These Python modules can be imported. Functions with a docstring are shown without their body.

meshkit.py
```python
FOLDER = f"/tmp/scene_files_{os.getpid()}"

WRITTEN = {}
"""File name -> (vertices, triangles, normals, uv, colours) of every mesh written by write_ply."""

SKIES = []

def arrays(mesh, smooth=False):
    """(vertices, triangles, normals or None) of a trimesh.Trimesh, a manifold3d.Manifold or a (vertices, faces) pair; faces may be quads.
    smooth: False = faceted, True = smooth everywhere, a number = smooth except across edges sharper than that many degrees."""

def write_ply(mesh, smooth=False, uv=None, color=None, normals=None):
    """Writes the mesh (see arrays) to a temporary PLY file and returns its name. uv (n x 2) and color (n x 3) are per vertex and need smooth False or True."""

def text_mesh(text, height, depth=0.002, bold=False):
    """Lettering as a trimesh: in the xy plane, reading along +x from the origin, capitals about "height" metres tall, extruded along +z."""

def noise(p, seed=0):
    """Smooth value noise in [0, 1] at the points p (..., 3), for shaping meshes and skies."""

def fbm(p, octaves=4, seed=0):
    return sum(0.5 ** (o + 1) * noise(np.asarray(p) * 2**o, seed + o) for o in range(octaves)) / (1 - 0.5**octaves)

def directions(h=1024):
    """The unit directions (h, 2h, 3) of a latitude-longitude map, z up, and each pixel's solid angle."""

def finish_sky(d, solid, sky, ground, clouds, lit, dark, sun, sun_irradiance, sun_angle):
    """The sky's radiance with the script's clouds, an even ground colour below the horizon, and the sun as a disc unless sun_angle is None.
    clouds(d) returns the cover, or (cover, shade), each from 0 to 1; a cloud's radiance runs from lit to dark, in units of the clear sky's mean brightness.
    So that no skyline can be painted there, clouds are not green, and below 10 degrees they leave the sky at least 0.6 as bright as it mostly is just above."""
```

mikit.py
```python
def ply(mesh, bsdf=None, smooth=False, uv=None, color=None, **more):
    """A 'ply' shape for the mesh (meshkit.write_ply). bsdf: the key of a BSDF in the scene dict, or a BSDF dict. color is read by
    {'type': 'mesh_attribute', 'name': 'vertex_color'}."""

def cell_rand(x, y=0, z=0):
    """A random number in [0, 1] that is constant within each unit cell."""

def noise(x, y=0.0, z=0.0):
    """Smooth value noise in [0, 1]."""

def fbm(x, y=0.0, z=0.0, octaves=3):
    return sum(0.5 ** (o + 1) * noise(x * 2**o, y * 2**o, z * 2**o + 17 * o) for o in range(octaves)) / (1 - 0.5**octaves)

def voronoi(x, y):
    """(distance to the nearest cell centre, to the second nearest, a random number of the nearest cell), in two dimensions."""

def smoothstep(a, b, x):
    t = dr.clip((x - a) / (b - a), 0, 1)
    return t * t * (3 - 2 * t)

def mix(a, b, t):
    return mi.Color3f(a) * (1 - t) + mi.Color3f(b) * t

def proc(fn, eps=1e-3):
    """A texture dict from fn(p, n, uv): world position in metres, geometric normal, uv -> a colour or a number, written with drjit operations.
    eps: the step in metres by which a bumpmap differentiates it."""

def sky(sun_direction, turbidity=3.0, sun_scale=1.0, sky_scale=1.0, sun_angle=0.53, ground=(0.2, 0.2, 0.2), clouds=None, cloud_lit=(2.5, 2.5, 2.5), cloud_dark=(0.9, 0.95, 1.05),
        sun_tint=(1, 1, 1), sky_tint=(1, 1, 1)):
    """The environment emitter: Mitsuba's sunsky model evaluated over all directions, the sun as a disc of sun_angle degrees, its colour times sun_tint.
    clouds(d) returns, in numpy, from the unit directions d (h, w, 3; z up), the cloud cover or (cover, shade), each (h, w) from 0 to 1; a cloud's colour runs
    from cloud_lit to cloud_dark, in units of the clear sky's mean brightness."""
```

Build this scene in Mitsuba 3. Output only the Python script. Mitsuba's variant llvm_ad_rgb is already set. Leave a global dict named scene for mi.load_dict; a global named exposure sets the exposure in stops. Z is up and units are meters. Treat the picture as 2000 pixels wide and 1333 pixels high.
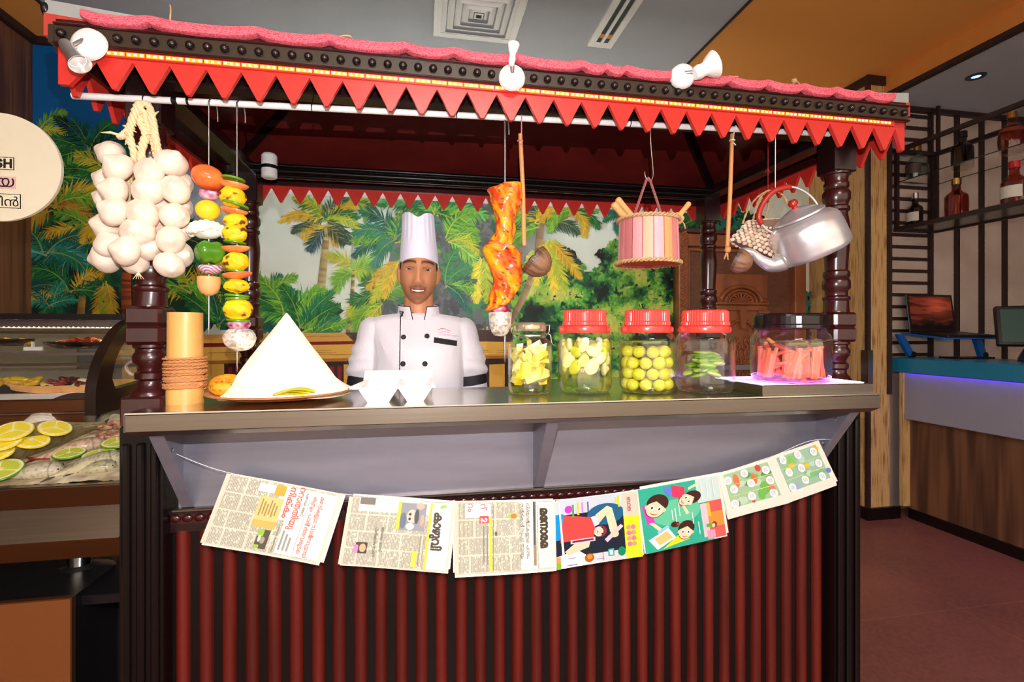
import math, glob
import numpy as np, trimesh, mitsuba as mi, mikit, meshkit, manifold3d
from shapely.geometry import Polygon, Point, LineString
from shapely import affinity
from mikit import ply, proc, noise, fbm, cell_rand, smoothstep
import drjit as dr

# ------------------------------------------------------------------ camera, light, exposure
T = mi.ScalarTransform4f
H = 1.35                                   # camera height; x runs along the stall front, y away from the camera
TH = math.radians(10.4)                    # the camera looks this much to the right of the room's axis
F, VY = 970.0, 649.0                       # focal length and horizon row for a 2000 x 1333 frame
exposure = 0.0
scene, labels = {}, {}
scene['camera'] = dict(type='perspective', fov=math.degrees(2 * math.atan(1000 / F)), fov_axis='x', near_clip=0.02, far_clip=60.0,
                       principal_point_offset_y=(666.5 - VY) / 1333.0,
                       to_world=T().look_at(origin=[0, 0, H], target=[math.sin(TH), math.cos(TH), H], up=[0, 0, 1]))
scene['room_light'] = dict(type='constant', sampling_weight=10.0, radiance=dict(type='rgb', value=[1.58, 1.31, 1.05]))
FLASH = [46.0, 46.0, 48.0]                 # the photographer's flash, just above the lens
scene['flash'] = dict(type='spot', sampling_weight=16.0, intensity=dict(type='rgb', value=[v * 0.15 for v in FLASH]), cutoff_angle=75.0, beam_width=62.0,
                      to_world=T().look_at(origin=[0.0, -0.02, H + 0.19], target=[math.sin(TH) * 2, math.cos(TH) * 2, H + 0.16], up=[0, 0, 1]))


def lin(c):
    c = np.asarray(c, float) / 255.0
    return np.where(c < 0.04045, c / 12.92, ((c + 0.055) / 1.055) ** 2.4)


def K(c):
    return c if isinstance(c, mi.Color3f) else mi.Color3f(*[float(x) for x in c])


def mix(a, b, t):
    return K(a) * (1 - t) + K(b) * t


def rgb(c):
    return dict(type='rgb', value=[float(x) for x in lin(c)])


def area(c, k, w=0.5):
    return dict(type='area', sampling_weight=w, radiance=dict(type='rgb', value=[float(x) * k for x in lin(c)]))


# ------------------------------------------------------------------ helpers
rng = np.random.default_rng(7)
CT, ST = math.cos(TH), math.sin(TH)


def ray(px, py):
    a, b = (px - 1000.0) / F, (VY - py) / F
    return np.array([a * CT + ST, -a * ST + CT, b])


def atY(px, py, Y):
    r = ray(px, py)
    p = r * (Y / r[1])
    return p + [0, 0, H]


def atZ(px, py, z):
    r = ray(px, py)
    return r * ((z - H) / r[2]) + [0, 0, H]


USED = {}


def numbered(name):
    n = USED.get(name, -1) + 1
    USED[name] = n
    return name if n == 0 else f'{name}_{n:03d}'


def thing(name, label=None, cat=None, group=None, kind=None):
    k = numbered(name)
    d = {}
    if label: d['label'] = label
    if cat: d['category'] = cat
    if group: d['group'] = group
    if kind: d['kind'] = kind
    labels[k] = d
    return k


def put(key, mesh, bsdf, smooth=30, color=None, uv=None, emit=None, to_world=None):
    more = {}
    if emit: more['emitter'] = emit
    if to_world is not None: more['to_world'] = to_world
    if color is not None:
        m = mesh
        scene[key] = ply(m, bsdf, smooth if smooth in (True, False) else False, uv=uv, color=color, **more)
    else:
        scene[key] = ply(mesh, bsdf, smooth, uv=uv, **more)
    return key


def part(parent, name, mesh, bsdf, smooth=30, label=None, kind=None, **k):
    key = numbered(parent + '__' + name)
    put(key, mesh, bsdf, smooth, **k)
    if label or kind:
        labels[key] = {}
        if label: labels[key]['label'] = label
        if kind: labels[key]['kind'] = kind
    return key


def single(name, mesh, bsdf, label, cat, group=None, smooth=30, kind=None, **k):
    key = thing(name, label, cat, group, kind)
    put(key, mesh, bsdf, smooth, **k)
    return key


def struct(name, mesh, bsdf, smooth=False, **k):
    labels[name] = {'kind': 'structure'}
    return put(name, mesh, bsdf, smooth, **k)


def cat(ms):
    ms = [m for m in ms if m is not None]
    return trimesh.util.concatenate(ms) if len(ms) > 1 else ms[0]


def bx(x0, x1, y0, y1, z0, z1, b=0.0):
    lo, hi = np.minimum([x0, y0, z0], [x1, y1, z1]), np.maximum([x0, y0, z0], [x1, y1, z1])
    if b <= 0:
        m = trimesh.creation.box(extents=hi - lo)
        m.apply_translation((lo + hi) / 2)
        return m
    b = min(b, 0.45 * (hi - lo).min())
    pts = []
    for sx in (0, 1):
        for sy in (0, 1):
            for sz in (0, 1):
                c = np.where([sx, sy, sz], hi, lo)
                d = np.where([sx, sy, sz], -b, b)
                for k in range(3):
                    q = c + d
                    q[k] = c[k]
                    pts.append(q)
    return trimesh.Trimesh(*hull(pts), process=False)


def hull(pts):
    h = manifold3d.Manifold.hull_points(np.asarray(pts, float))
    m = h.to_mesh()
    return np.array(m.vert_properties[:, :3], float), np.array(m.tri_verts)


def hullmesh(pts):
    return trimesh.Trimesh(*hull(pts), process=False)


def lathe(prof, n=32, center=(0, 0, 0), close=False):
    prof = np.asarray(prof, float)
    a = np.arange(n) * 2 * np.pi / n
    v = np.stack([prof[:, None, 0] * np.cos(a), prof[:, None, 0] * np.sin(a), np.repeat(prof[:, 1:2], n, 1)], -1).reshape(-1, 3)
    m = len(prof)
    i, j = np.meshgrid(np.arange(m if close else m - 1), np.arange(n), indexing='ij')
    i2, j2 = (i + 1) % m, (j + 1) % n
    q = np.stack([i * n + j, i * n + j2, i2 * n + j2, i2 * n + j], -1).reshape(-1, 4)
    f = np.vstack([q[:, [0, 1, 2]], q[:, [0, 2, 3]]])
    me = trimesh.Trimesh(v + np.asarray(center), f, process=False)
    ok = me.area_faces > 1e-12
    me.update_faces(ok)
    return me


def frames(path):
    p = np.asarray(path, float)
    t = np.gradient(p, axis=0)
    t /= np.linalg.norm(t, axis=1, keepdims=True) + 1e-12
    a = np.cross(t[0], [0, 0, 1.0] if abs(t[0][2]) < 0.9 else [1.0, 0, 0])
    A = []
    for k in range(len(p)):
        a = a - t[k] * (a @ t[k])
        a = a / (np.linalg.norm(a) + 1e-12)
        A.append(a)
    A = np.array(A)
    return p, t, A, np.cross(t, A)


def tube(path, r, n=8, cap=True, flat=1.0):
    p, t, A, B = frames(path)
    r = np.broadcast_to(np.asarray(r, float), (len(p),))
    a = np.arange(n) * 2 * np.pi / n
    v = p[:, None] + r[:, None, None] * (np.cos(a)[None, :, None] * A[:, None] + flat * np.sin(a)[None, :, None] * B[:, None])
    m = len(p)
    i, j = np.meshgrid(np.arange(m - 1), np.arange(n), indexing='ij')
    j2 = (j + 1) % n
    q = np.stack([i * n + j, i * n + j2, (i + 1) * n + j2, (i + 1) * n + j], -1).reshape(-1, 4)
    f = [q[:, [0, 1, 2]], q[:, [0, 2, 3]]]
    v = v.reshape(-1, 3)
    if cap:
        v = np.vstack([v, p[0], p[-1]])
        k = np.arange(n)
        f.append(np.stack([(k + 1) % n, k, np.full(n, m * n)], 1))
        f.append(np.stack([(m - 1) * n + k, (m - 1) * n + (k + 1) % n, np.full(n, m * n + 1)], 1))
    return trimesh.Trimesh(v, np.vstack(f), process=False)


def curve(pts, n=40):
    from scipy.interpolate import PchipInterpolator
    pts = np.asarray(pts, float)
    d = np.r_[0, np.cumsum(np.linalg.norm(np.diff(pts, axis=0), axis=1))]
    return PchipInterpolator(d, pts)(np.linspace(0, d[-1], n))


def ext_xz(poly, y0, y1):
    """A polygon in (x, z) extruded from y0 to y1."""
    g = poly if hasattr(poly, 'exterior') else Polygon(poly)
    m = trimesh.creation.extrude_polygon(g, y1 - y0, engine='earcut')
    v = m.vertices
    return trimesh.Trimesh(np.stack([v[:, 0], y0 + v[:, 2], v[:, 1]], 1), m.faces[:, ::-1], process=False)


def ext_yz(poly, x0, x1):
    g = poly if hasattr(poly, 'exterior') else Polygon(poly)
    m = trimesh.creation.extrude_polygon(g, x1 - x0, engine='earcut')
    v = m.vertices
    return trimesh.Trimesh(np.stack([x0 + v[:, 2], v[:, 0], v[:, 1]], 1), m.faces, process=False)


def ext_xy(poly, z0, z1):
    g = poly if hasattr(poly, 'exterior') else Polygon(poly)
    m = trimesh.creation.extrude_polygon(g, z1 - z0, engine='earcut')
    m.apply_translation([0, 0, z0])
    return m


def blob(c, r, sub=3, amp=0.0, freq=20.0, seed=0, rot=None):
    m = trimesh.creation.icosphere(subdivisions=sub)
    v = np.array(m.vertices)
    if amp:
        n = meshkit.fbm(v * freq + seed * 13.7, 3, seed) - 0.5
        v = v * (1 + amp * 2 * n[:, None])
    v = v * np.asarray(r, float)
    if rot is not None: v = v @ np.asarray(rot).T
    return trimesh.Trimesh(v + np.asarray(c, float), m.faces, process=False)


def rotm(axis, deg):
    return trimesh.transformations.rotation_matrix(math.radians(deg), axis)[:3, :3]


def euler(a, b, c):
    return trimesh.transformations.euler_matrix(a, b, c)[:3, :3]


def moved(m, d=(0, 0, 0), rot=None, about=(0, 0, 0)):
    v = np.array(m.vertices)
    if rot is not None: v = (v - about) @ np.asarray(rot).T + about
    return trimesh.Trimesh(v + np.asarray(d, float), m.faces, process=False)


def vcol(m, c):
    return np.tile(lin(c), (len(m.vertices), 1))


class MB:
    """Collects pieces, each with its own flat colour, for one mesh."""

    def __init__(s):
        s.v, s.f, s.c, s.n = [], [], [], 0

    def add(s, v, f, c):
        v = np.asarray(v, float)
        s.v.append(v); s.f.append(np.asarray(f, int) + s.n)
        c = np.asarray(c, float)
        s.c.append(np.tile(c, (len(v), 1)) if c.ndim == 1 else c)
        s.n += len(v)

    def mesh(s, m, c):
        s.add(m.vertices, m.faces, c if np.ndim(c) == 2 else lin(c))

    def out(s):
        return trimesh.Trimesh(np.vstack(s.v), np.vstack(s.f), process=False), np.vstack(s.c)


def hit(mesh, px, py):
    """Where the sight line of a pixel first meets a mesh."""
    o, d = np.array([0, 0, H]), ray(px, py)
    v, f = np.asarray(mesh.vertices), np.asarray(mesh.faces)
    a, e1, e2 = v[f[:, 0]], v[f[:, 1]] - v[f[:, 0]], v[f[:, 2]] - v[f[:, 0]]
    p = np.cross(d, e2); det = (e1 * p).sum(1); det = np.where(np.abs(det) < 1e-14, 1e-14, det)
    t = o - a; u = (t * p).sum(1) / det
    q = np.cross(t, e1); w = (q @ d) / det; s = (e2 * q).sum(1) / det
    ok = (u >= 0) & (w >= 0) & (u + w <= 1) & (s > 0)
    return o + d * s[ok].min() if ok.any() else None


FONTS = {}


def glyphs(text, malayalam=False, bold=0):
    """Shapely shape of a line of text, capitals one unit high, starting at the origin."""
    from PIL import Image, ImageDraw, ImageFont
    from shapely import box, union_all
    k = (text, malayalam, bold)
    if k in FONTS: return FONTS[k]
    found = glob.glob('/opt/blender-*/*/datafiles/fonts/' + ('NotoSansMalayalam*' if malayalam else 'Inter.woff2'))
    font = ImageFont.truetype(found[0], 64)
    x0, y0, x1, y1 = font.getbbox(text, anchor='ls', stroke_width=bold)
    im = Image.new('L', (x1 - x0 + 8, y1 - y0 + 8))
    ImageDraw.Draw(im).text((4 - x0, 4 - y0), text, 255, font, anchor='ls', stroke_width=bold)
    on = np.pad(np.asarray(im) > 127, ((0, 0), (1, 1))).astype(np.int8)
    rows, st = np.nonzero(np.diff(on, axis=1) == 1)
    en = np.nonzero(np.diff(on, axis=1) == -1)[1]
    g = union_all(box(st, -rows - 1, en, -rows)).buffer(0.5).buffer(-0.5).simplify(0.8)
    s = 1 / 46.0
    FONTS[k] = affinity.affine_transform(g, [s, 0, 0, s, -4 * s, (4 - y0) * s])
    return FONTS[k]


def tri2d(shape):
    out_v, out_f, n = [], [], 0
    for g in getattr(shape, 'geoms', [shape]):
        if g.geom_type != 'Polygon' or g.area < 1e-9: continue
        v, f = trimesh.creation.triangulate_polygon(g, engine='earcut')
        out_v.append(v); out_f.append(np.asarray(f) + n); n += len(v)
    return np.vstack(out_v), np.vstack(out_f)


# ------------------------------------------------------------------ materials
def mat(name, c, rough=0.5, metal=0.0, two=True, tex=None, **k):
    d = dict(type='principled', base_color=tex if tex is not None else rgb(c), roughness=float(rough), metallic=float(metal), **k)
    scene[name] = dict(type='twosided', bsdf=d) if two else d
    return name


VC = dict(type='mesh_attribute', name='vertex_color')
mat('vc_matte', 0, 0.75, tex=VC, specular=0.3)
mat('vc_semi', 0, 0.38, tex=VC)
mat('vc_gloss', 0, 0.16, tex=VC)
mat('vc_print', 0, 0.5, tex=VC, specular=0.25)
mat('stall_wood', (58, 14, 14), 0.22, tex=proc(lambda p, n, uv: mix(lin((66, 15, 14)), lin((34, 9, 9)), fbm(p.x * 14, p.y * 14, p.z * 3))), clearcoat=0.5, clearcoat_gloss=0.8)
mat('roof_wood', (110, 32, 28), 0.3, tex=proc(lambda p, n, uv: mix(lin((118, 34, 29)), lin((70, 20, 18)), fbm(p.x * 6, p.y * 6, p.z * 12))))
mat('stall_dark', (26, 9, 10), 0.25, clearcoat=0.4, clearcoat_gloss=0.7)
mat('black_wood', (15, 8, 8), 0.32, specular=0.35)
mat('slat_red', (84, 22, 17), 0.33, tex=proc(lambda p, n, uv: mix(lin((112, 30, 20)), lin((50, 15, 12)), fbm(p.x * 40, p.y * 9, p.z * 2.2))))
mat('valance_red', (206, 50, 42), 0.3)
mat('bead_board', (56, 44, 32), 0.35)
mat('bead_dark', (22, 11, 9), 0.12, clearcoat=0.8, clearcoat_gloss=0.95)
mat('steel', (196, 190, 180), 0.3, 1.0, tex=proc(lambda p, n, uv: K(lin((144, 134, 121))) * (0.86 + 0.22 * fbm(p.x * 5, p.y * 90, p.z * 160))))
mat('steel_top', (214, 210, 200), 0.17, 1.0)
mat('steel_dull', (150, 142, 132), 0.34, 1.0, tex=proc(lambda p, n, uv: K(lin((168, 164, 166))) * (0.8 + 0.3 * fbm(p.x * 6, p.y * 6, p.z * 40))))
mat('apron_steel', (150, 148, 156), 0.36, 0.45, tex=proc(lambda p, n, uv: K(lin((134, 131, 142))) * (0.82 + 0.3 * fbm(p.x * 4, p.y * 6, p.z * 30))))
mat('alu', (215, 214, 214), 0.22, 1.0)
mat('chrome', (225, 225, 225), 0.1, 1.0)
mat('white_plastic', (236, 234, 230), 0.35)
mat('white_paint', (246, 245, 240), 0.5)
mat('black_plastic', (18, 17, 20), 0.3)
mat('floor_tile', (104, 62, 54), 0.42, tex=proc(lambda p, n, uv: mix(lin((134, 78, 66)), lin((112, 66, 58)), fbm(p.x * 3, p.y * 3, 0.0, 4)) * (0.9 + 0.2 * noise(p.x * 90, p.y * 90))))
mat('grout', (86, 56, 48), 0.8)
mat('ceiling_grey', (172, 174, 180), 0.85)
mat('ceiling_orange', (226, 150, 70), 0.8)
mat('beam_orange', (206, 132, 58), 0.7)
mat('trim_dark', (44, 26, 24), 0.5)
mat('wood_wall', (110, 70, 44), 0.45, tex=proc(lambda p, n, uv: mix(lin((126, 82, 52)), lin((74, 44, 28)), smoothstep(0.3, 0.75, fbm(p.x * 30, p.y * 30, p.z * 1.1)))))
mat('bar_wood', (96, 62, 42), 0.5, tex=proc(lambda p, n, uv: mix(lin((112, 72, 48)), lin((70, 42, 30)), smoothstep(0.25, 0.75, fbm(p.x * 24, p.y * 24, p.z * 1.3)))))
mat('bamboo', (190, 150, 96), 0.55, tex=proc(lambda p, n, uv: mix(lin((202, 162, 104)), lin((146, 104, 58)), smoothstep(0.45, 0.85, fbm(p.x * 120, p.y * 120, p.z * 7)))))
mat('cream_wall', (196, 170, 150), 0.8, tex=proc(lambda p, n, uv: mix(lin((206, 184, 168)), lin((172, 150, 140)), fbm(p.x * 3, p.y * 3, p.z * 4))))
mat('teal_top', (28, 116, 150), 0.3)
mat('lilac_panel', (142, 138, 152), 0.42)
mat('glass_dark_edge', (30, 34, 36), 0.2)
scene['pane'] = dict(type='thindielectric', int_ior=1.5)
scene['pane_thin'] = dict(type='thindielectric', int_ior=1.33)


def tinted(name, c, ior=1.33):
    scene[name] = dict(type='thindielectric', int_ior=ior, specular_transmittance=rgb(c))
    return name


def wood(name, a, b, rough=0.45, sx=30, sz=3, **k):
    return mat(name, a, rough, tex=proc(lambda p, n, uv: mix(lin(a), lin(b), fbm(p.x * sx, p.y * sx, p.z * sz))), **k)
# ------------------------------------------------------------------ the room
struct('floor', bx(-3.2, 5.4, -4.5, 3.7, -0.12, -0.012), 'grout')
tile = ply(bx(-0.449, 0.449, -0.449, 0.449, -0.012, 0.0, 0.002), 'floor_tile')
for i in range(-6, 4):
    for j in range(-5, 2):
        x, y = 2.586 + 0.9 * i + 0.45, 1.986 + 0.9 * j + 0.45
        if -3.2 < x < 5.2: scene[numbered('floor__tile')] = {**tile, 'to_world': T().translate([x, y, 0])}
struct('wall_back', bx(-2.5, 3.3, 3.6, 3.75, 0, 3.2), 'white_paint')
struct('wall_left', bx(-2.5, -2.39, -1.3, 3.6, 0, 3.2), 'wood_wall')
ZC = H + 1.85
struct('ceiling', bx(-2.09, 1.80, -3.2, 3.75, ZC, ZC + 0.1), 'ceiling_grey')
struct('ceiling_left', bx(-2.5, -2.095, -3.2, 3.75, ZC - 0.006, ZC + 0.1), 'ceiling_orange')
struct('ceiling_right', bx(1.806, 3.42, -3.2, 3.75, ZC - 0.004, ZC + 0.1), 'ceiling_orange')
struct('ceiling_bar', bx(3.34, 5.4, -1.3, 3.3, ZC - 0.13, ZC + 0.1), 'ceiling_grey')
struct('beam', bx(3.30, 3.345, -1.3, 3.3, ZC - 0.13, ZC + 0.05), 'beam_orange')
struct('trim_1', bx(3.288, 3.335, -1.3, 3.2, ZC - 0.158, ZC - 0.128), 'trim_dark')
struct('trim_2', bx(-2.392, 3.16, 3.57, 3.6, ZC - 0.05, ZC - 0.004), 'trim_dark')
struct('trim_3', bx(-2.392, -2.35, -1.3, 3.58, ZC - 0.05, ZC - 0.006), 'trim_dark')
struct('shade_strip_4', bx(1.797, 1.809, -3.2, 3.6, ZC - 0.012, ZC), 'trim_dark')  # dark strip standing in for the shadow gap between the ceilings
struct('shade_strip_5', bx(-2.098, -2.086, -3.2, 3.6, ZC - 0.014, ZC), 'trim_dark')  # the same gap shade as a dark strip on the left
# bamboo veneered column in the corner
struct('wall_column', bx(3.16, 3.345, 3.05, 3.6, 0, ZC), 'bamboo')
struct('trim_6', cat([bx(3.148, 3.174, 3.038, 3.064, 0.085, ZC - 0.07), bx(3.32, 3.352, 3.035, 3.06, 0.9, ZC - 0.07)]), 'trim_dark')
struct('trim_7', cat([bx(3.145, 3.16, 3.035, 3.6, ZC - 0.07, ZC - 0.005), bx(3.145, 3.36, 3.035, 3.052, ZC - 0.07, ZC - 0.005)]), 'trim_dark')
struct('baseboard_column', cat([bx(3.14, 3.16, 3.03, 3.6, 0, 0.085), bx(3.14, 3.42, 3.03, 3.05, 0, 0.085)]), 'black_wood')
single('corner_guard', cat([bx(3.143, 3.149, 3.04, 3.09, 0.98, 1.22), bx(3.143, 3.185, 3.031, 3.038, 0.98, 1.22)]), 'steel', 'short steel guard on the outer corner of the bamboo column', 'corner guard')
# slatted cream wall behind the bar
struct('wall_right', bx(3.345, 5.4, 3.2, 3.35, 0, ZC - 0.1), 'cream_wall')
for k in range(-3, 20):
    z = H + 0.01 + 0.0915 * k
    if 0.85 < z < ZC - 0.14: part('wall_right', 'horizontal_slat', bx(3.36, 3.872, 3.185, 3.202, z - 0.012, z + 0.012), 'trim_dark', False)
for x in (3.872, 4.119, 4.356, 4.583, 4.82):
    part('wall_right', 'vertical_slat', bx(x - 0.016, x + 0.016, 3.178, 3.202, 0.7, ZC - 0.14), 'trim_dark', False)
struct('trim_8', bx(3.345, 5.4, 3.165, 3.2, ZC - 0.165, ZC - 0.13), 'trim_dark')
struct('wall_far_right', bx(5.4, 5.5, -1.3, 3.35, 0, ZC), 'wood_wall')

# ceiling fittings
d = thing('air_diffuser', 'square white ceiling air diffuser of nested rings beside the slot vent', 'air vent')
x0, y1, s = 0.075, 3.12, 0.51
def sq_ring(a, b, z0, z1, w):
    cx, cy = x0 + s / 2, y1 - s / 2
    P = lambda h, z: [[cx - h, cy - h, z], [cx + h, cy - h, z], [cx + h, cy + h, z], [cx - h, cy + h, z]]
    v = np.array(P(a, z0) + P(b, z1) + P(b - w, z1 + 0.002) + P(a - w, z0 + 0.002))
    f = []
    for r0, r1 in ((0, 4), (4, 8), (8, 12), (12, 0)):
        for k in range(4):
            k2 = (k + 1) % 4
            f += [[r0 + k, r0 + k2, r1 + k2], [r0 + k, r1 + k2, r1 + k]]
    return trimesh.Trimesh(v, f, process=False)
part(d, 'frame', sq_ring(s / 2, s / 2 - 0.04, ZC - 0.012, ZC - 0.014, 0.004), 'white_paint', False)
for k in range(5):
    a = s / 2 - 0.035 - 0.042 * k
    part(d, 'louvre', sq_ring(a, a - 0.032, ZC - 0.004, ZC - 0.024, 0.004), 'white_paint', False)
part(d, 'core', bx(x0 + s / 2 - 0.03, x0 + s / 2 + 0.03, y1 - s / 2 - 0.03, y1 - s / 2 + 0.03, ZC - 0.02, ZC - 0.001), 'black_plastic', False, label='dark inner grille')
d = thing('slot_diffuser', 'long narrow two-slot ceiling vent right of the square diffuser', 'air vent')
part(d, 'frame', cat([bx(1.052, 1.09, 1.6, 3.05, ZC - 0.014, ZC), bx(1.173, 1.211, 1.6, 3.05, ZC - 0.014, ZC), bx(1.123, 1.14, 1.6, 3.02, ZC - 0.014, ZC), bx(1.052, 1.211, 3.01, 3.05, ZC - 0.014, ZC)]), 'white_paint', False)
for xa, xb in ((1.09, 1.123), (1.14, 1.173)):
    part(d, 'slot', bx(xa, xb, 1.6, 3.01, ZC - 0.004, ZC - 0.001), 'black_plastic', False, label='dark slot')
    for yy in (2.55, 2.92): part(d, 'adjuster', bx(xa + 0.004, xb - 0.004, yy, yy + 0.035, ZC - 0.009, ZC - 0.003), 'beam_orange', False)
d = thing('recessed_downlight', 'small round blue glowing downlight in the bar ceiling', 'ceiling light')
cz = ZC - 0.13
part(d, 'ring', lathe([(0.026, -0.001), (0.03, -0.006), (0.052, -0.006), (0.056, 0.0)], 32, (3.67, 2.72, cz)), 'glass_dark_edge')
part(d, 'lamp', lathe([(0.0001, -0.003), (0.026, -0.003)], 24, (3.67, 2.72, cz)), 'white_plastic', emit=area((90, 130, 255), 5.0))
d = thing('ceiling_panel_light', 'square white ceiling panel light behind the photographer', 'ceiling light')
part(d, 'frame', cat([bx(-0.42, 1.02, -2.34, -1.62, ZC - 0.006, ZC), bx(-0.40, 1.0, -2.32, -1.64, ZC - 0.009, ZC - 0.006)]), 'white_paint', False)
part(d, 'diffuser', bx(-0.40, 1.0, -2.32, -1.64, ZC - 0.012, ZC - 0.009), 'white_plastic', False, emit=area((255, 246, 236), 44.0, 10.0))

# ------------------------------------------------------------------ the bar on the right
b = thing('bar_counter', 'bar counter with blue top, lilac front panel and wood base on the right', 'bar')
part(b, 'top', cat([bx(3.42, 4.05, -1.2, 3.17, H - 0.272, H - 0.19, 0.004), bx(3.42, 3.432, -1.2, 3.17, H - 0.292, H - 0.265, 0.003)]), 'teal_top', label='blue counter top')
part(b, 'front_panel', bx(3.45, 3.53, -1.2, 3.03, H - 0.63, H - 0.30, 0.003), 'lilac_panel', label='plain lilac white front panel')
part(b, 'base_panel', bx(3.50, 3.95, -1.2, 3.05, 0.07, H - 0.275), 'bar_wood', False, label='brown wood grain base panel')
part(b, 'end_post', bx(3.44, 3.50, 3.03, 3.06, 0.085, H - 0.28), 'bamboo', False)
part(b, 'plinth', bx(3.485, 3.9, -1.2, 3.03, 0, 0.07), 'black_wood', False)
part(b, 'light_strip', bx(3.434, 3.444, -1.2, 3.02, H - 0.282, H - 0.274), 'white_plastic', False, label='violet light strip under the top', emit=area((96, 56, 255), 18.0, 1.5))
# hanging bottle shelf
b = thing('bottle_shelf', 'dark framed hanging glass shelf over the bar with bottles', 'shelf')
X0, X1, Z0, Z1 = 3.5, 3.88, H + 0.772, H + 1.358
for z in (Z0, Z1):
    part(b, 'rail', cat([bx(X0, X0 + 0.025, -1.2, 3.16, z - 0.015, z + 0.015), bx(X1 - 0.025, X1, -1.2, 3.16, z - 0.015, z + 0.015), bx(X0, X1, 3.135, 3.16, z - 0.015, z + 0.015)]), 'trim_dark', False)
for x in (X0, X1 - 0.022): part(b, 'post', bx(x, x + 0.022, 3.13, 3.155, Z0, Z1), 'trim_dark', False)
for x in (X0, X1 - 0.02):
    for y in (-0.5, 3.12): part(b, 'hanger', bx(x, x + 0.02, y, y + 0.02, Z1, ZC - 0.13), 'trim_dark', False)
part(b, 'board', bx(X0 + 0.02, X1 - 0.02, -1.2, 3.14, Z0 - 0.006, Z0 + 0.006), 'glass_dark_edge', False)
part(b, 'glass_shelf', bx(X0 + 0.02, X1 - 0.02, -1.2, 3.14, H + 1.122, H + 1.124), 'pane', False)
part(b, 'glass_edge', cat([bx(X1 - 0.026, X1 - 0.022, -1.2, 3.14, H + 1.12, H + 1.126), bx(X0 + 0.016, X0 + 0.02, -1.2, 3.14, H + 1.12, H + 1.126)]), 'glass_dark_edge', False)
tinted('bottle_clear', (225, 235, 232), 1.5); tinted('bottle_amber', (214, 128, 70), 1.5); tinted('bottle_red', (214, 130, 100), 1.5); tinted('bottle_dark', (70, 66, 80), 1.5)
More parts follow.
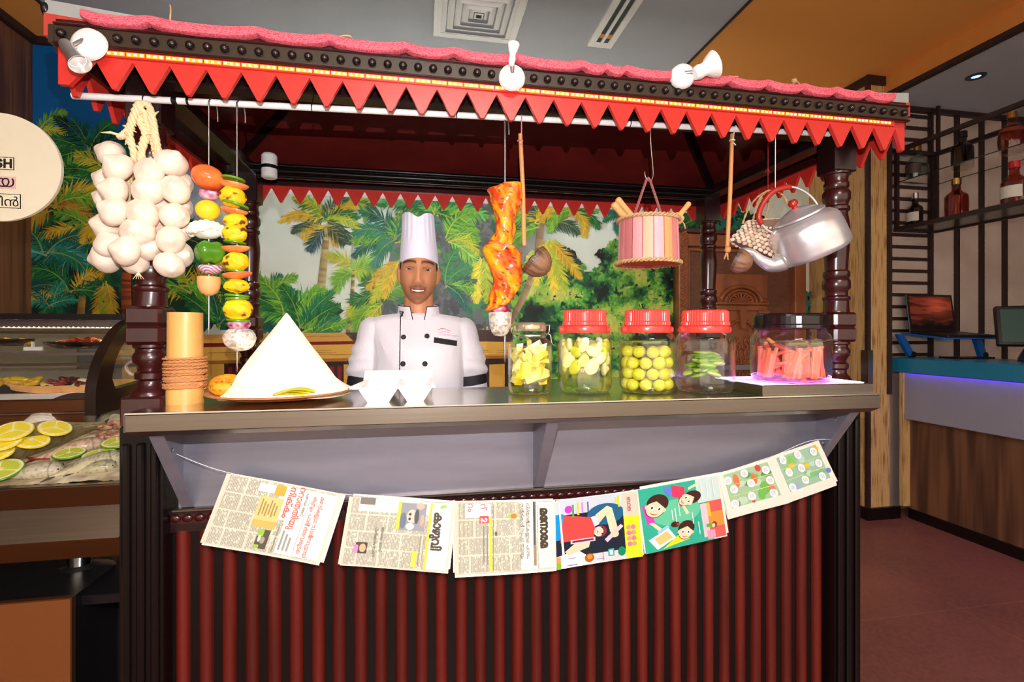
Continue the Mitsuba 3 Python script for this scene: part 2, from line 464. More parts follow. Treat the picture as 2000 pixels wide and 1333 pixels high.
mat('gold', (190, 150, 80), 0.3, 1.0); mat('label_white', (226, 220, 205), 0.6); mat('red_gloss', (190, 26, 30), 0.3); mat('label_dark', (70, 50, 46), 0.5)
mat('whisky', (140, 74, 34), 0.15); mat('whisky_red', (120, 50, 32), 0.15); mat('water_pale', (126, 128, 128), 0.15)
def bottle(px, y0, y1, X, zb, w, prof, glass, cap, liquid, lab, labelm=None, flat=1.0, lev=0.6):
    r = ray(px, y1); Y = r[1] * X / r[0]
    h = (y1 - y0) / F * (X / r[0])
    d = thing('liquor_bottle', lab, 'bottle')
    P = [(a * w, b * h) for a, b in prof]
    sc = lambda m: trimesh.Trimesh(np.array(m.vertices) * [1, flat, 1] + [X, Y, zb], m.faces, process=False)
    part(d, 'glass', sc(lathe([(0.001, 0.002)] + P, 28)), glass)
    pr = [(max(a * w - 0.004, 0.001), max(b * h, 0.006)) for a, b in prof if b < lev]
    part(d, 'liquor', sc(lathe([(0.001, 0.006)] + pr + [(pr[-1][0] * 0.97, lev * h), (0.001, lev * h)], 28)), liquid)
    ra, za = P[-1]
    part(d, 'cap', sc(lathe([(0.001, za + 0.03), (ra + 0.004, za + 0.03), (ra + 0.005, za - 0.012), (ra + 0.001, za - 0.014)], 20)), cap)
    if labelm:
        zc = 0.22 * h
        m = lathe([(w * 1.015, zc), (w * 1.015, zc + 0.26 * h)], 48)
        cen = m.triangles_center
        m.update_faces((cen[:, 0] < -0.35 * w))
        part(d, 'paper_label', sc(m), labelm)
STR = [(0.86, 0), (1, 0.03), (1, 0.55), (0.9, 0.63), (0.45, 0.72), (0.36, 0.78), (0.36, 0.93)]
RND = [(0.6, 0), (0.86, 0.06), (1.0, 0.28), (0.98, 0.45), (0.8, 0.62), (0.4, 0.72), (0.3, 0.77), (0.3, 0.9)]
ZA, ZB = H + 1.126, H + 0.779
bottle(1792, 290, 362, 3.68, ZA, 0.085, RND, 'bottle_clear', 'gold', 'bottle_clear', 'round clear glass bottle with gold stopper, upper shelf at the column end', 'label_dark', 0.7, 0.45)
bottle(1880, 262, 332, 3.68, ZA, 0.075, STR, 'bottle_dark', 'black_plastic', 'label_dark', 'dark squat bottle in the middle of the upper glass shelf', None, 0.7)
bottle(1977, 215, 296, 3.68, ZA, 0.08, RND, 'bottle_red', 'gold', 'whisky_red', 'red brown bottle with gold cap on the upper shelf at the right edge', None, 0.8)
bottle(1787, 367, 434, 3.68, ZB, 0.05, STR, 'bottle_dark', 'alu', 'label_dark', 'small dark bottle with silver neck on the lower shelf', 'label_white')
bottle(1868, 342, 421, 3.68, ZB, 0.075, STR, 'bottle_amber', 'gold', 'whisky', 'amber whisky bottle with gold cap on the lower shelf', None, 0.8)
bottle(1981, 302, 391, 3.68, ZB, 0.065, STR, 'bottle_red', 'red_gloss', 'whisky_red', 'whisky bottle with red cap and white label on the lower shelf', 'label_white')

# laptop on a blue folding stand, and the till screen
mat('stand_blue', (22, 92, 170), 0.35); mat('laptop_black', (24, 20, 26), 0.4)
ZT = H - 0.19
LX, LY, LZ = 3.79, 3.10, H - 0.004
d = thing('laptop_stand', 'blue folding stand under the laptop on the bar', 'laptop stand')
for s, ya in ((-1, 3.12), (1, 2.93)):
    x = LX + (-0.31 if s < 0 else 0.13)
    part(d, 'leg', hullmesh([[x + dx, ya + dy, LZ - 0.012] for dx in (0, 0.05) for dy in (-0.014, 0.014)] + [[x + 0.10 * (1 if s < 0 else 0.6) + dx, ya + dy, ZT + 0.012] for dx in (0, 0.06) for dy in (-0.014, 0.014)]), 'stand_blue')
    part(d, 'joint', moved(lathe([(0.0001, -0.018), (0.022, -0.018), (0.022, 0.018), (0.0001, 0.018)], 16), (x + 0.10 * (1 if s < 0 else 0.6) + 0.04, ya, ZT + 0.023), rotm([1, 0, 0], 90)), 'black_plastic')
part(d, 'foot_plate', bx(LX - 0.08, LX + 0.24, LY - 0.24, LY - 0.10, ZT, ZT + 0.012, 0.003), 'black_plastic')
def lap(m): return moved(m, (LX, LY, LZ))
part(d, 'tray', lap(moved(bx(-0.26, 0.23, -0.29, 0.03, -0.016, -0.006, 0.003), rot=rotm([1, 0, 0], 6))), 'stand_blue')
d = thing('laptop', 'open black laptop with a dark red sunset screen on the blue stand', 'laptop')
part(d, 'keyboard_base', lap(moved(bx(-0.205, 0.205, -0.27, 0.0, -0.005, 0.012, 0.004), rot=rotm([1, 0, 0], 6))), 'laptop_black')
part(d, 'lid', lap(moved(bx(-0.21, 0.21, -0.002, 0.008, 0.004, 0.290, 0.004), rot=rotm([1, 0, 0], -7))), 'laptop_black')
n = 24
gx, gz = np.meshgrid(np.linspace(-0.19, 0.19, n), np.linspace(0.025, 0.275, n))
v = np.stack([gx.ravel(), np.full(n * n, -0.0035), gz.ravel()], 1)
i, j = np.meshgrid(np.arange(n - 1), np.arange(n - 1), indexing='ij')
q = np.stack([i * n + j, i * n + j + 1, (i + 1) * n + j + 1, (i + 1) * n + j], -1).reshape(-1, 4)
sunset = proc(lambda p, nn, uv: mi.Color3f(0.16, 0.022, 0.010) * (0.25 + 1.5 * dr.exp(-dr.square((uv.x - 0.66) * 4) - dr.square((uv.y - 0.72) * 4)) + 0.6 * smoothstep(0.35, 0.6, fbm(uv.x * 3, uv.y * 14))) * smoothstep(0.2, 0.5, uv.y + 0.2 * fbm(uv.x * 5, uv.y * 3)))
scene['screen_dark'] = dict(type='twosided', bsdf=dict(type='principled', base_color=rgb((10, 8, 10)), roughness=0.2))
sm = lap(moved(trimesh.Trimesh(v, np.vstack([q[:, [0, 1, 2]], q[:, [0, 2, 3]]]), process=False), rot=rotm([1, 0, 0], -7)))
part(d, 'screen', sm, 'screen_dark', False, uv=np.stack([(gx.ravel() + 0.19) / 0.38, (gz.ravel() - 0.025) / 0.25], 1), emit=dict(type='area', sampling_weight=0.3, radiance=sunset), label='dark red sunset picture')
d = thing('till_screen', 'black touch screen till at the right end of the bar', 'monitor')
def til(m): return moved(m, (3.86, 2.50, ZT), rotm([0, 0, 1], -40))
part(d, 'bezel', til(moved(bx(-0.19, 0.19, -0.02, 0.02, 0.1, 0.37, 0.008), rot=rotm([1, 0, 0], -14))), 'black_plastic')
part(d, 'screen', til(moved(bx(-0.165, 0.165, -0.0215, -0.02, 0.125, 0.345), rot=rotm([1, 0, 0], -14))), 'screen_dark', False, emit=area((58, 84, 74), 0.5), label='dim green screen')
part(d, 'stand', til(hullmesh([[x, y, z] for x in (-0.08, 0.08) for y in (-0.05, 0.06) for z in (0, 0.02)] + [[x, y, 0.16] for x in (-0.04, 0.04) for y in (-0.06, -0.02)])), 'black_plastic')
# ------------------------------------------------------------------ the printed mural on the back wall
MY = 3.592
mural = thing('palm_mural', 'large printed wall mural of palms, a sky and a timber ledge behind the stall', 'wall mural')
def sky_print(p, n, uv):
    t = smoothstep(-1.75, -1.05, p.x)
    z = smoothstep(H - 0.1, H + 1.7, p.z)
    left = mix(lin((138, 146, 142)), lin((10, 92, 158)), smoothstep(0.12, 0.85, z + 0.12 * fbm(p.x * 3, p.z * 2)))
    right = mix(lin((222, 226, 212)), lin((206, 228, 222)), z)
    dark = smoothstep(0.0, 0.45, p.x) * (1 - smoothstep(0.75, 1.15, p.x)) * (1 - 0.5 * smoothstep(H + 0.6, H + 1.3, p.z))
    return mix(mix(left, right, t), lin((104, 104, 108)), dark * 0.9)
mat('mural_sky', 0, 0.5, tex=proc(sky_print), specular=0.25)
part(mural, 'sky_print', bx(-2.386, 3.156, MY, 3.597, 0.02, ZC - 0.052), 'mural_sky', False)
PXM = 0.0037


class Print(MB):
    """Flat printed shapes on the wall, each laid a hair above the one before."""
    layer = 0

    def poly2(s, v2, f, c):
        s.add(np.stack([v2[:, 0], np.full(len(v2), MY - 0.0004 - 0.00004 * Print.layer), v2[:, 1]], 1), f, c)

    def fan(s, pts, c):
        v, f = trimesh.creation.triangulate_polygon(Polygon(pts).buffer(0), engine='earcut')
        s.poly2(np.asarray(v), np.asarray(f), lin(c)); Print.layer += 1


def w2(px, py):
    p = atY(px, py, MY)
    return np.array([p[0], p[2]])


def frond(pr, base, ang, L, droop, w, c1, c2, n=26, tipc=None, hang=0.6):
    """A palm leaf: a bending midrib with leaflets. Angles in degrees from +x, up positive."""
    a = math.radians(ang)
    t = np.linspace(0, 1, n)
    da = np.radians(droop) * (1 if math.cos(a) >= 0 else -1)
    th = a - da * t ** 1.3
    step = L / (n - 1)
    pts = np.vstack([[0, 0], np.cumsum(np.stack([np.cos(th), np.sin(th)], 1)[:-1] * step, 0)]) + base
    c1, c2 = lin(c1), lin(c2)
    tc = lin(tipc) if tipc is not None else c2
    V, Fc, C = [], [], []
    k = 0
    for i in range(2, n):
        prof = math.sin(math.pi * min(1, 0.12 + 0.9 * t[i])) ** 0.6
        for sd in (-1, 1):
            q = th[i] + sd * math.radians(52 - 22 * t[i]) + rng.normal(0, 0.10)
            d = np.array([math.cos(q), math.sin(q)])
            d = d + hang * np.array([0, -1.0]) * (0.35 + 0.5 * rng.random())
            d /= np.linalg.norm(d)
            ln = w * prof * rng.uniform(0.75, 1.15)
            nrm = np.array([-d[1], d[0]])
            b = pts[i]
            wd = step * 0.55
            V += [b - nrm * wd * 0.6, b + d * ln * 0.5 - nrm * wd * 0.75, b + d * ln, b + d * ln * 0.5 + nrm * wd * 0.75, b + nrm * wd * 0.6]
            Fc += [[k, k + 1, k + 4], [k + 1, k + 3, k + 4], [k + 1, k + 2, k + 3]]
            u = rng.random() ** 1.2
            col = (c1 * (1 - u) + c2 * u) * rng.uniform(0.65, 1.2)
            te = col * 0.45 + tc * 0.55
            C += [col, (col + te) / 2, te, (col + te) / 2, col]
            k += 5
    pr.poly2(np.array(V), np.array(Fc), np.array(C))
    Print.layer += 1
    nr = np.stack([-np.sin(th), np.cos(th)], 1)
    ww = (0.010 * (1 - t) + 0.002)[:, None] * (L / 0.4) ** 0.5
    rib = np.vstack([pts - nr * ww * 0.5, pts + nr * ww * 0.5])
    f = [[i, i + 1, n + i + 1] for i in range(n - 1)] + [[i, n + i + 1, n + i] for i in range(n - 1)]
    pr.poly2(rib, np.array(f), (c2 * 0.7 + lin((200, 190, 90)) * 0.3)); Print.layer += 1


def trunk(pr, pts, w0, w1, c1, c2):
    P = curve([np.r_[w2(*p), 0] for p in pts], 24)[:, :2]
    t = np.gradient(P, axis=0); t /= np.linalg.norm(t, axis=1, keepdims=True)
    nr = np.stack([-t[:, 1], t[:, 0]], 1)
    w = np.linspace(w0, w1, 24)[:, None] * PXM / 2
    c1, c2 = lin(c1), lin(c2)
    for i in range(23):
        v = np.array([P[i] - nr[i] * w[i], P[i] + nr[i] * w[i], P[i + 1] + nr[i + 1] * w[i + 1], P[i + 1] - nr[i + 1] * w[i + 1]])
        u = rng.random()
        s_ = np.array([0.55, 1.15, 1.15, 0.55])[:, None]
        pr.poly2(v, np.array([[0, 1, 2], [0, 2, 3]]), (c1 * u + c2 * (1 - u)) * s_)
    Print.layer += 1


GD, GM, GL, YL, OR, TL, DK = (14, 62, 40), (34, 120, 50), (128, 178, 48), (206, 186, 48), (196, 140, 44), (20, 104, 92), (22, 30, 26)


def palm(name, px, py, R, angs, cols, tr=None, w=None, droop=70, **k):
    pr = Print()
    if tr: trunk(pr, tr[0], tr[1], tr[2], tr[3], tr[4])
    base = w2(px, py)
    for i, a in enumerate(angs):
        c1, c2 = cols[i % len(cols)]
        frond(pr, base + rng.normal(0, 0.01, 2), a + rng.normal(0, 4), R * PXM * rng.uniform(0.85, 1.12), droop * rng.uniform(0.7, 1.2), (w or R * 0.32) * PXM, c1, c2, **k)
    m, c = pr.out()
    part(mural, name, m, 'vc_print', False, color=c)


def clumps(name, poly, n, size, cols, base=None, unused_option=True):
    """Printed broad-leaved foliage: many small leaf shapes in tufts, coloured by noise."""
    pr = Print()
    g = Polygon(poly)
    if base is not None: pr.fan([w2(*p) for p in Polygon(poly).buffer(-6).exterior.coords], base)
    lo, hi = np.array(g.bounds[:2]), np.array(g.bounds[2:])
    pts = lo + rng.random((n * 3, 2)) * (hi - lo)
    from shapely import contains_xy
    pts = pts[contains_xy(g, pts[:, 0], pts[:, 1])][:n]
    nv = meshkit.fbm(np.c_[pts * 0.028, np.zeros(len(pts))], 3, 5)
    nv2 = meshkit.noise(np.c_[pts * 0.07, np.ones(len(pts))], 9)
    V, Fc, C = [], [], []
    cols = [lin(c) for c in cols]
    k = 0
    order = np.argsort(nv)
    for q in order:
        b = w2(*pts[q]); a = rng.random() * 6.28
        s_ = size * PXM * rng.uniform(0.5, 1.2)
        u = np.clip((nv[q] - 0.3) / 0.4 + rng.normal(0, 0.18) + 0.25 * (nv2[q] - 0.5), 0, 0.999) * (len(cols) - 1)
        i = int(u); col = cols[i] * (1 - u + i) + cols[min(i + 1, len(cols) - 1)] * (u - i)
        ang = a + np.array([0, 0.9, 2.2, 3.14, 4.1, 5.4])
        rr = s_ * np.array([1, 0.5, 0.55, 1.0, 0.5, 0.5])
        V += list(b + np.stack([np.cos(ang), np.sin(ang)], 1) * rr[:, None])
        Fc += [[k, k + 1, k + 2], [k, k + 2, k + 3], [k, k + 3, k + 4], [k, k + 4, k + 5]]
        C += [col * rng.uniform(0.8, 1.2)] * 6
        k += 6
    pr.poly2(np.array(V), np.array(Fc), np.array(C)); Print.layer += 1
    m, c = pr.out()
    part(mural, name, m, 'vc_print', False, color=c, kind='stuff')


# left of the stall
clumps('undergrowth', [(66, 330), (120, 300), (200, 290), (262, 330), (330, 420), (472, 470), (472, 640), (66, 640)], 1500, 13, [DK, GD, (16, 70, 60), GM], (26, 48, 40))
FA = [200, 170, 140, 110, 80, 50, 20, -10, -35, 215]
palm('palm_leaf_print', 70, 262, 60, [60, 30, 5, -20, -50], [(GM, GL), (GL, YL)], droop=60)
palm('palm_print', 172, 300, 78, [165, 140, 118, 95, 72, 48, 25, 190, 0], [(GD, TL), (GD, GM), (DK, GD)], droop=50)
palm('palm_print', 120, 345, 70, [170, 145, 60, 30, 0, -30, 200], [(GM, GL), (GD, GM)], droop=70)
palm('palm_print', 212, 350, 80, [180, 150, 120, 80, 45, 15, -15], [(GD, TL), (GD, GM), (GM, YL)], droop=60)
palm('palm_print', 108, 408, 82, [185, 160, 135, 100, 60, 30, 0, 205], [(OR, YL), (GM, GL), (OR, (170, 110, 40)), (YL, OR)], droop=95, w=32)
palm('palm_print', 190, 470, 88, [175, 150, 118, 90, 62, 30, 0, -20, 200], [(GD, TL), (YL, OR), (GM, GL), (DK, TL)], ([(168, 480), (164, 545), (158, 618)], 8, 12, (176, 134, 62), (110, 76, 40)), droop=80)
palm('palm_print', 92, 500, 76, [185, 160, 100, 55, 25, -5], [(GD, TL), (TL, (60, 150, 140)), (GM, TL)], droop=80)
palm('palm_print', 262, 505, 70, [190, 165, 135, 100, 60, 30, 0], [(GD, GM), (OR, (160, 90, 40)), (DK, GD)], ([(250, 520), (247, 560), (250, 622)], 14, 17, (190, 92, 44), (120, 54, 30)), droop=85)
palm('palm_print', 140, 570, 70, [200, 170, 140, 110, 70, 40, 10], [(GD, GM), (YL, OR), (TL, GD)], ([(228, 560), (222, 618)], 8, 10, (40, 30, 26), (60, 44, 30)), droop=80)
palm('palm_leaf_print', 208, 548, 62, [255, 268, 282], [(YL, OR), (YL, GL), (OR, YL)], droop=10, w=22, hang=0.2)
palm('palm_leaf_print', 190, 420, 60, [250, 265, 285], [(YL, (200, 150, 30)), (OR, YL)], droop=10, w=20, hang=0.2)
palm('palm_leaf_print', 100, 600, 45, [150, 120, 90, 60, 30], [(TL, (40, 150, 120)), (GD, TL)], droop=60)
palm('palm_print', 372, 570, 80, [170, 140, 110, 75, 45, 15], [(YL, OR), (GM, GL), (YL, GL)], droop=80)
palm('palm_leaf_print', 428, 640, 92, [128, 112, 96, 82, 66, 50], [(GD, GM), (GM, (90, 170, 40)), (GD, TL)], droop=30, w=16, hang=0.1)
palm('palm_print', 345, 470, 60, [190, 150, 110, 70, 30, 0], [(GD, TL), (DK, GD)], droop=70)
# behind the stall
palm('palm_print', 700, 398, 40, [195, 165, 135, 105, 75, 45, 15, -15, -40], [(GD, GM), (YL, OR), (GM, GL)], ([(698, 400), (692, 460), (686, 520)], 3, 4, (190, 190, 170), (150, 160, 150)), droop=95)
palm('palm_print', 634, 432, 74, [182, 160, 128, 104, 82, 60, 38, 14, -12], [(GD, (60, 84, 76)), (OR, YL), (GD, GM), (YL, GL)], ([(640, 440), (634, 500), (626, 578)], 11, 15, (206, 194, 130), (128, 104, 62)), droop=75, w=21)
palm('palm_leaf_print', 634, 440, 54, [200, 225, 300, 318], [(OR, YL), (GD, (50, 80, 100)), (YL, OR), ((40, 64, 60), GD)], droop=18, w=26, hang=0.3)
clumps('undergrowth', [(506, 580), (560, 560), (610, 590), (660, 600), (660, 648), (506, 648)], 400, 11, [DK, GD, (20, 84, 72), (40, 110, 90)], (24, 34, 32))
palm('palm_leaf_print', 516, 590, 66, [120, 100, 78, 60], [(GD, TL), (GM, GL)], droop=40, w=22)
palm('palm_leaf_print', 560, 622, 88, [150, 128, 100, 66, 40], [(GM, (120, 190, 50)), (GD, GM), (GM, GL)], droop=62, w=30, hang=0.3)
palm('palm_leaf_print', 588, 645, 96, [96, 78, 60, 42, 24], [(GD, GM), ((60, 150, 50), GL), (TL, GM)], droop=34, w=26, hang=0.15)
palm('palm_leaf_print', 612, 655, 70, [50, 30, 15], [(GM, TL), (GM, GL)], droop=40, w=18)
clumps('undergrowth', [(770, 420), (830, 380), (1000, 400), (1010, 740), (880, 745), (700, 645), (745, 560)], 800, 11, [(60, 62, 66), (82, 84, 88), (40, 84, 66), (60, 120, 80)], (98, 98, 104))
palm('palm_print', 690, 530, 54, [185, 160, 130, 60, 30, 5, -25, 205], [(GL, (150, 200, 70)), (GM, GL), (GL, YL)], ([(690, 520), (688, 585), (680, 650)], 6, 8, (206, 190, 110), (90, 84, 60)), droop=85, w=24)
palm('palm_print', 746, 592, 74, [190, 168, 145, 205, 225, 100, 60], [(GM, GL), (GL, YL), (GD, GM)], droop=75, w=32)
palm('palm_print', 772, 470, 86, [185, 165, 140, 115, 90, 65, 45, 25, 205], [(GD, TL), (GM, GL), ((50, 110, 120), GM)], droop=80, w=28)
palm('palm_leaf_print', 780, 510, 80, [215, 232, 248], [(YL, OR), (GL, YL), (OR, YL)], droop=16, w=26, hang=0.3)
palm('palm_print', 850, 420, 110, [150, 110, 80, 55, 30, 8, -15], [(GD, GM), (GM, (110, 190, 90)), (GM, GL)], droop=75, w=32)
palm('palm_print', 872, 470, 78, [40, 18, -6, 70], [(GM, GL), (GL, YL), (GM, (150, 200, 80))], droop=95, w=30)
palm('palm_leaf_print', 938, 505, 92, [252, 266, 280], [(GL, YL), (YL, (220, 210, 70)), (YL, GL)], droop=14, w=26, hang=0.25)
palm('palm_print', 868, 560, 70, [60, 35, 10, 90, -20], [((50, 130, 90), GM), (GD, TL), (GM, GL)], droop=60, w=22)
palm('palm_leaf_print', 942, 640, 60, [250, 272, 290], [(YL, OR), (OR, YL)], droop=10, w=16, hang=0.2)
palm('palm_leaf_print', 800, 400, 60, [120, 60, 30, 150], [(GD, TL), (GM, (110, 170, 120))], droop=60, w=20)
clumps('broadleaf_print', [(1000, 570), (1030, 500), (1075, 470), (1120, 492), (1150, 536), (1176, 512), (1162, 494), (1200, 470), (1262, 490), (1335, 440), (1335, 760), (1000, 760)], 8000, 7.0,
       [(8, 14, 18), (12, 40, 34), (24, 96, 52), (64, 152, 56), (140, 192, 70), (190, 190, 90)], (14, 28, 26))
palm('palm_print', 1052, 440, 95, [175, 150, 122, 96, 70, 45, 20, 200], [(GD, (70, 90, 70)), (GM, GL), (OR, YL)], ([(1054, 440), (1050, 500), (1030, 560), (990, 640)], 16, 12, (120, 100, 90), (170, 140, 90)), droop=75, w=30)
palm('palm_leaf_print', 1070, 470, 100, [285, 300, 315, 255], [(YL, (220, 200, 50)), (YL, GL), (OR, YL)], droop=14, w=28, hang=0.3)
palm('palm_print', 1112, 410, 84, [165, 130, 95, 62, 35, 8, -18, 195], [(OR, YL), (GM, GL), (GD, GM)], droop=90, w=26)
palm('palm_leaf_print', 1222, 420, 50, [200, 180, 160, 225], [(TL, (20, 80, 90)), (GM, TL)], droop=60, w=18)
palm('palm_leaf_print', 1350, 430, 60, [200, 170, 140, 110, 60, 20, -10], [(GD, GM), (TL, GD)], droop=70, w=22)
clumps('broadleaf_print', [(1340, 440), (1420, 400), (1500, 430), (1500, 470), (1340, 470)], 260, 9, [DK, GD, GM, TL], (22, 40, 34))
clumps('broadleaf_print', [(1564, 575), (1574, 568), (1584, 580), (1584, 760), (1564, 760)], 160, 7, [DK, (20, 60, 50), (60, 110, 96)], (22, 40, 40))
# the printed timber ledge
pr = Print()
def strip(x0, y0, x1, y1, x2, y2, x3, y3, c): pr.fan([w2(x0, y0), w2(x1, y1), w2(x2, y2), w2(x3, y3)], c)
strip(335, 655, 1000, 645, 1000, 664, 335, 672, (206, 150, 70))
strip(335, 672, 1000, 662, 1000, 668, 335, 680, (112, 26, 20))
strip(335, 680, 1000, 666, 1000, 700, 335, 710, (216, 164, 70))
strip(335, 706, 1000, 694, 1000, 702, 335, 714, (160, 100, 40))
strip(335, 712, 1000, 700, 1000, 800, 335, 800, (44, 22, 18))
for xa, xb in ((340, 440), (610, 640), (672, 700), (900, 930), (955, 985)): strip(xa, 712, xb, 711, xb, 800, xa, 800, (204, 150, 62))
for xa in (448, 462, 600, 645, 660, 940): strip(xa, 716, xa + 8, 716, xa + 8, 800, xa, 800, (128, 26, 24))
strip(674, 650, 1000, 644, 1000, 668, 690, 666, (66, 46, 44))
for k in range(40):
    xa, ya = rng.uniform(400, 980), rng.choice([658, 690, 694, 686])
    strip(xa, ya - 1, xa + 60, ya - 2, xa + 60, ya - 1, xa, ya, (176, 120, 50))
m, c = pr.out()
part(mural, 'ledge_print', m, 'vc_print', False, color=c, label='printed timber ledge')

# ------------------------------------------------------------------ carved wooden door panel standing against the mural
wood('carved_wood', (150, 84, 42), (104, 52, 26), 0.4, 18, 3)
wood('carved_dark', (104, 58, 34), (80, 42, 26), 0.45, 60, 60)
DY = 3.50
pa, pb = atY(1320, 452, DY), atY(1566, 452, DY)
xl, xr, zt = pa[0], pb[0], pa[2]
d = thing('carved_door', 'carved brown wooden door panel with an arched centre behind the tray jar', 'carved door')
part(d, 'panel', bx(xl + 0.02, xr - 0.02, DY, 3.578, 0.05, zt - 0.03), 'carved_dark', False)
def zz(py): return atY(1450, py, DY)[2]
def xx(px): return atY(px, 600, DY)[0]
fr = 0.055
part(d, 'frame_stile', bx(xl, xl + 0.075, DY - 0.05, DY + 0.01, 0.02, zt, 0.006), 'carved_wood')
part(d, 'frame_stile', bx(xr - 0.10, xr, DY - 0.05, DY + 0.01, 0.02, zt, 0.006), 'carved_wood')
part(d, 'frame_rail', bx(xl, xr, DY - 0.055, DY + 0.01, zt - 0.02, zt + 0.015, 0.006), 'stall_wood', label='dark top rail')
part(d, 'frame_rail', bx(xl + 0.075, xr - 0.10, DY - 0.04, DY + 0.01, zt - 0.115, zt - 0.02, 0.006), 'carved_wood')
part(d, 'inner_moulding', cat([bx(xl + 0.085, xl + 0.105, DY - 0.025, DY, 0.05, zt - 0.13, 0.004), bx(xl + 0.085, xr - 0.11, DY - 0.025, DY, zt - 0.15, zt - 0.125, 0.004)]), 'carved_wood')
rope = []
for k in range(44):
    z = zt - 0.02 - 0.045 * k
    if z > 0.1: rope.append(moved(bx(xl + 0.012, xl + 0.062, DY - 0.062, DY - 0.046, z - 0.011, z + 0.011, 0.005), rot=rotm([0, 1, 0], -38), about=(xl + 0.037, DY, z)))
part(d, 'rope_carving', cat(rope), 'carved_wood')
# the raised arch
cx = (xx(1398) + xx(1490)) / 2; zi = zz(592); hw = (xx(1494) - xx(1396)) / 2
part(d, 'field', bx(cx - hw - 0.02, cx + hw + 0.02, DY - 0.012, DY, 0.1, zz(536), 0.003), 'carved_wood')
arch = []
for r, wdt in ((hw * 0.80, 0.028), (hw * 0.62, 0.016), (hw * 0.46, 0.014)):
    a = np.linspace(0, np.pi, 30)
    arch.append(tube(np.stack([cx + r * np.cos(a), np.full(30, DY - 0.02), zi + 0.72 * r * np.sin(a)], 1), wdt * 0.6, 8))
for s in (-1, 1):
    arch.append(tube([[cx + s * hw * 0.78, DY - 0.02, zi + 0.02], [cx + s * hw * 1.05, DY - 0.02, zi + 0.015]], 0.017, 8))
part(d, 'arch', cat(arch), 'carved_wood', True)
fan_ = [tube([[cx, DY - 0.016, zi], [cx + 0.40 * hw * math.cos(a), DY - 0.02, zi + 0.30 * hw * math.sin(a)]], [0.004, 0.011], 6) for a in np.linspace(0.15, np.pi - 0.15, 9)]
part(d, 'fan_carving', cat(fan_), 'carved_wood', True)
part(d, 'cornice', cat([bx(cx - hw - 0.01, cx + hw + 0.01, DY - 0.045, DY, zi - 0.018, zi + 0.004, 0.004), bx(cx - hw * 0.98, cx + hw * 0.98, DY - 0.03, DY, zi - 0.062, zi - 0.02, 0.004)]), 'carved_wood')
part(d, 'keystone', hullmesh([[cx + x, y, z] for x, z in ((-0.03, zi - 0.055), (0.03, zi - 0.055), (-0.018, zi - 0.2), (0.018, zi - 0.2)) for y in (DY - 0.05, DY)]), 'carved_wood')
for s in (-1, 1):
    x = cx + s * hw * 0.86
    col = [bx(x - 0.035, x + 0.035, DY - 0.035, DY, 0.45, zi - 0.13, 0.006)] + [bx(x - 0.045, x + 0.045, DY - 0.045, DY, z, z + 0.022, 0.004) for z in (zi - 0.085, zi - 0.115, zi - 0.145)]
    part(d, 'pilaster', cat(col), 'carved_wood')
a = np.linspace(0, np.pi, 30)
part(d, 'inner_arch', tube(np.stack([cx + hw * 0.62 * np.cos(a), np.full(30, DY - 0.018), zi - 0.30 + hw * 0.75 * np.sin(a)], 1), 0.012, 8), 'carved_wood', True)
def spiral(x, z, r, turns, a0, sgn):
    t = np.linspace(0, 1, 26)
    aa = a0 + sgn * turns * 2 * np.pi * t
    rr = r * (1 - 0.85 * t)
    return tube(np.stack([x + rr * np.cos(aa), np.full(26, DY - 0.018), z + rr * np.sin(aa)], 1), np.linspace(0.009, 0.005, 26), 6)
scr = []
for k in range(8):
    z = zi - 0.30 - 0.105 * k
    for s in (-1, 1):
        scr.append(spiral(cx + s * hw * 0.34, z, 0.052, 1.3, (1.6 if k % 2 else -1.6), s * (1 if k % 2 else -1)))
        scr.append(spiral(cx + s * hw * 0.12, z - 0.045, 0.034, 1.1, (-1.2 if k % 2 else 1.2), -s))
part(d, 'scroll_carving', cat(scr), 'carved_wood', True)
part(d, 'steel_band', bx(xl + 0.02, xr - 0.02, DY - 0.06, DY - 0.05, zz(722), zz(712)), 'steel_dull', False)

# ------------------------------------------------------------------ round sign at the left edge
mat('sign_cream', (255, 244, 212), 0.6); mat('sign_black', (34, 30, 28), 0.6); mat('sign_pink', (246, 200, 196), 0.6)
SY = 1.95
c0 = atY(-4, 326, SY); rad = 106 / F * (SY / ray(-4, 326)[1])
d = thing('round_sign', 'round cream sign with black lettering hanging at the left edge', 'sign')
circ = Point(c0[0], c0[2]).buffer(rad, quad_segs=32)
part(d, 'board', ext_xz(affinity.scale(circ, 1.02, 1.0), SY, SY + 0.012), 'sign_cream', False)
part(d, 'hanger', cat([tube([[c0[0] - 0.1, SY + 0.006, c0[2] + rad * 0.9], [c0[0] - 0.1, SY + 0.006, ZC]], 0.002, 6), tube([[c0[0] - 0.15, SY + 0.006, c0[2] + rad * 0.6], [c0[0] - 0.15, SY + 0.006, ZC]], 0.002, 6)]), 'black_plastic')
def lay(shape, y, x, z, s, tilt=0.0):
    v, f = tri2d(shape)
    v = v * s
    ct, st = math.cos(tilt), math.sin(tilt)
    return trimesh.Trimesh(np.stack([x + v[:, 0] * ct - v[:, 1] * st, np.full(len(v), y), z + v[:, 0] * st + v[:, 1] * ct], 1), f, process=False)
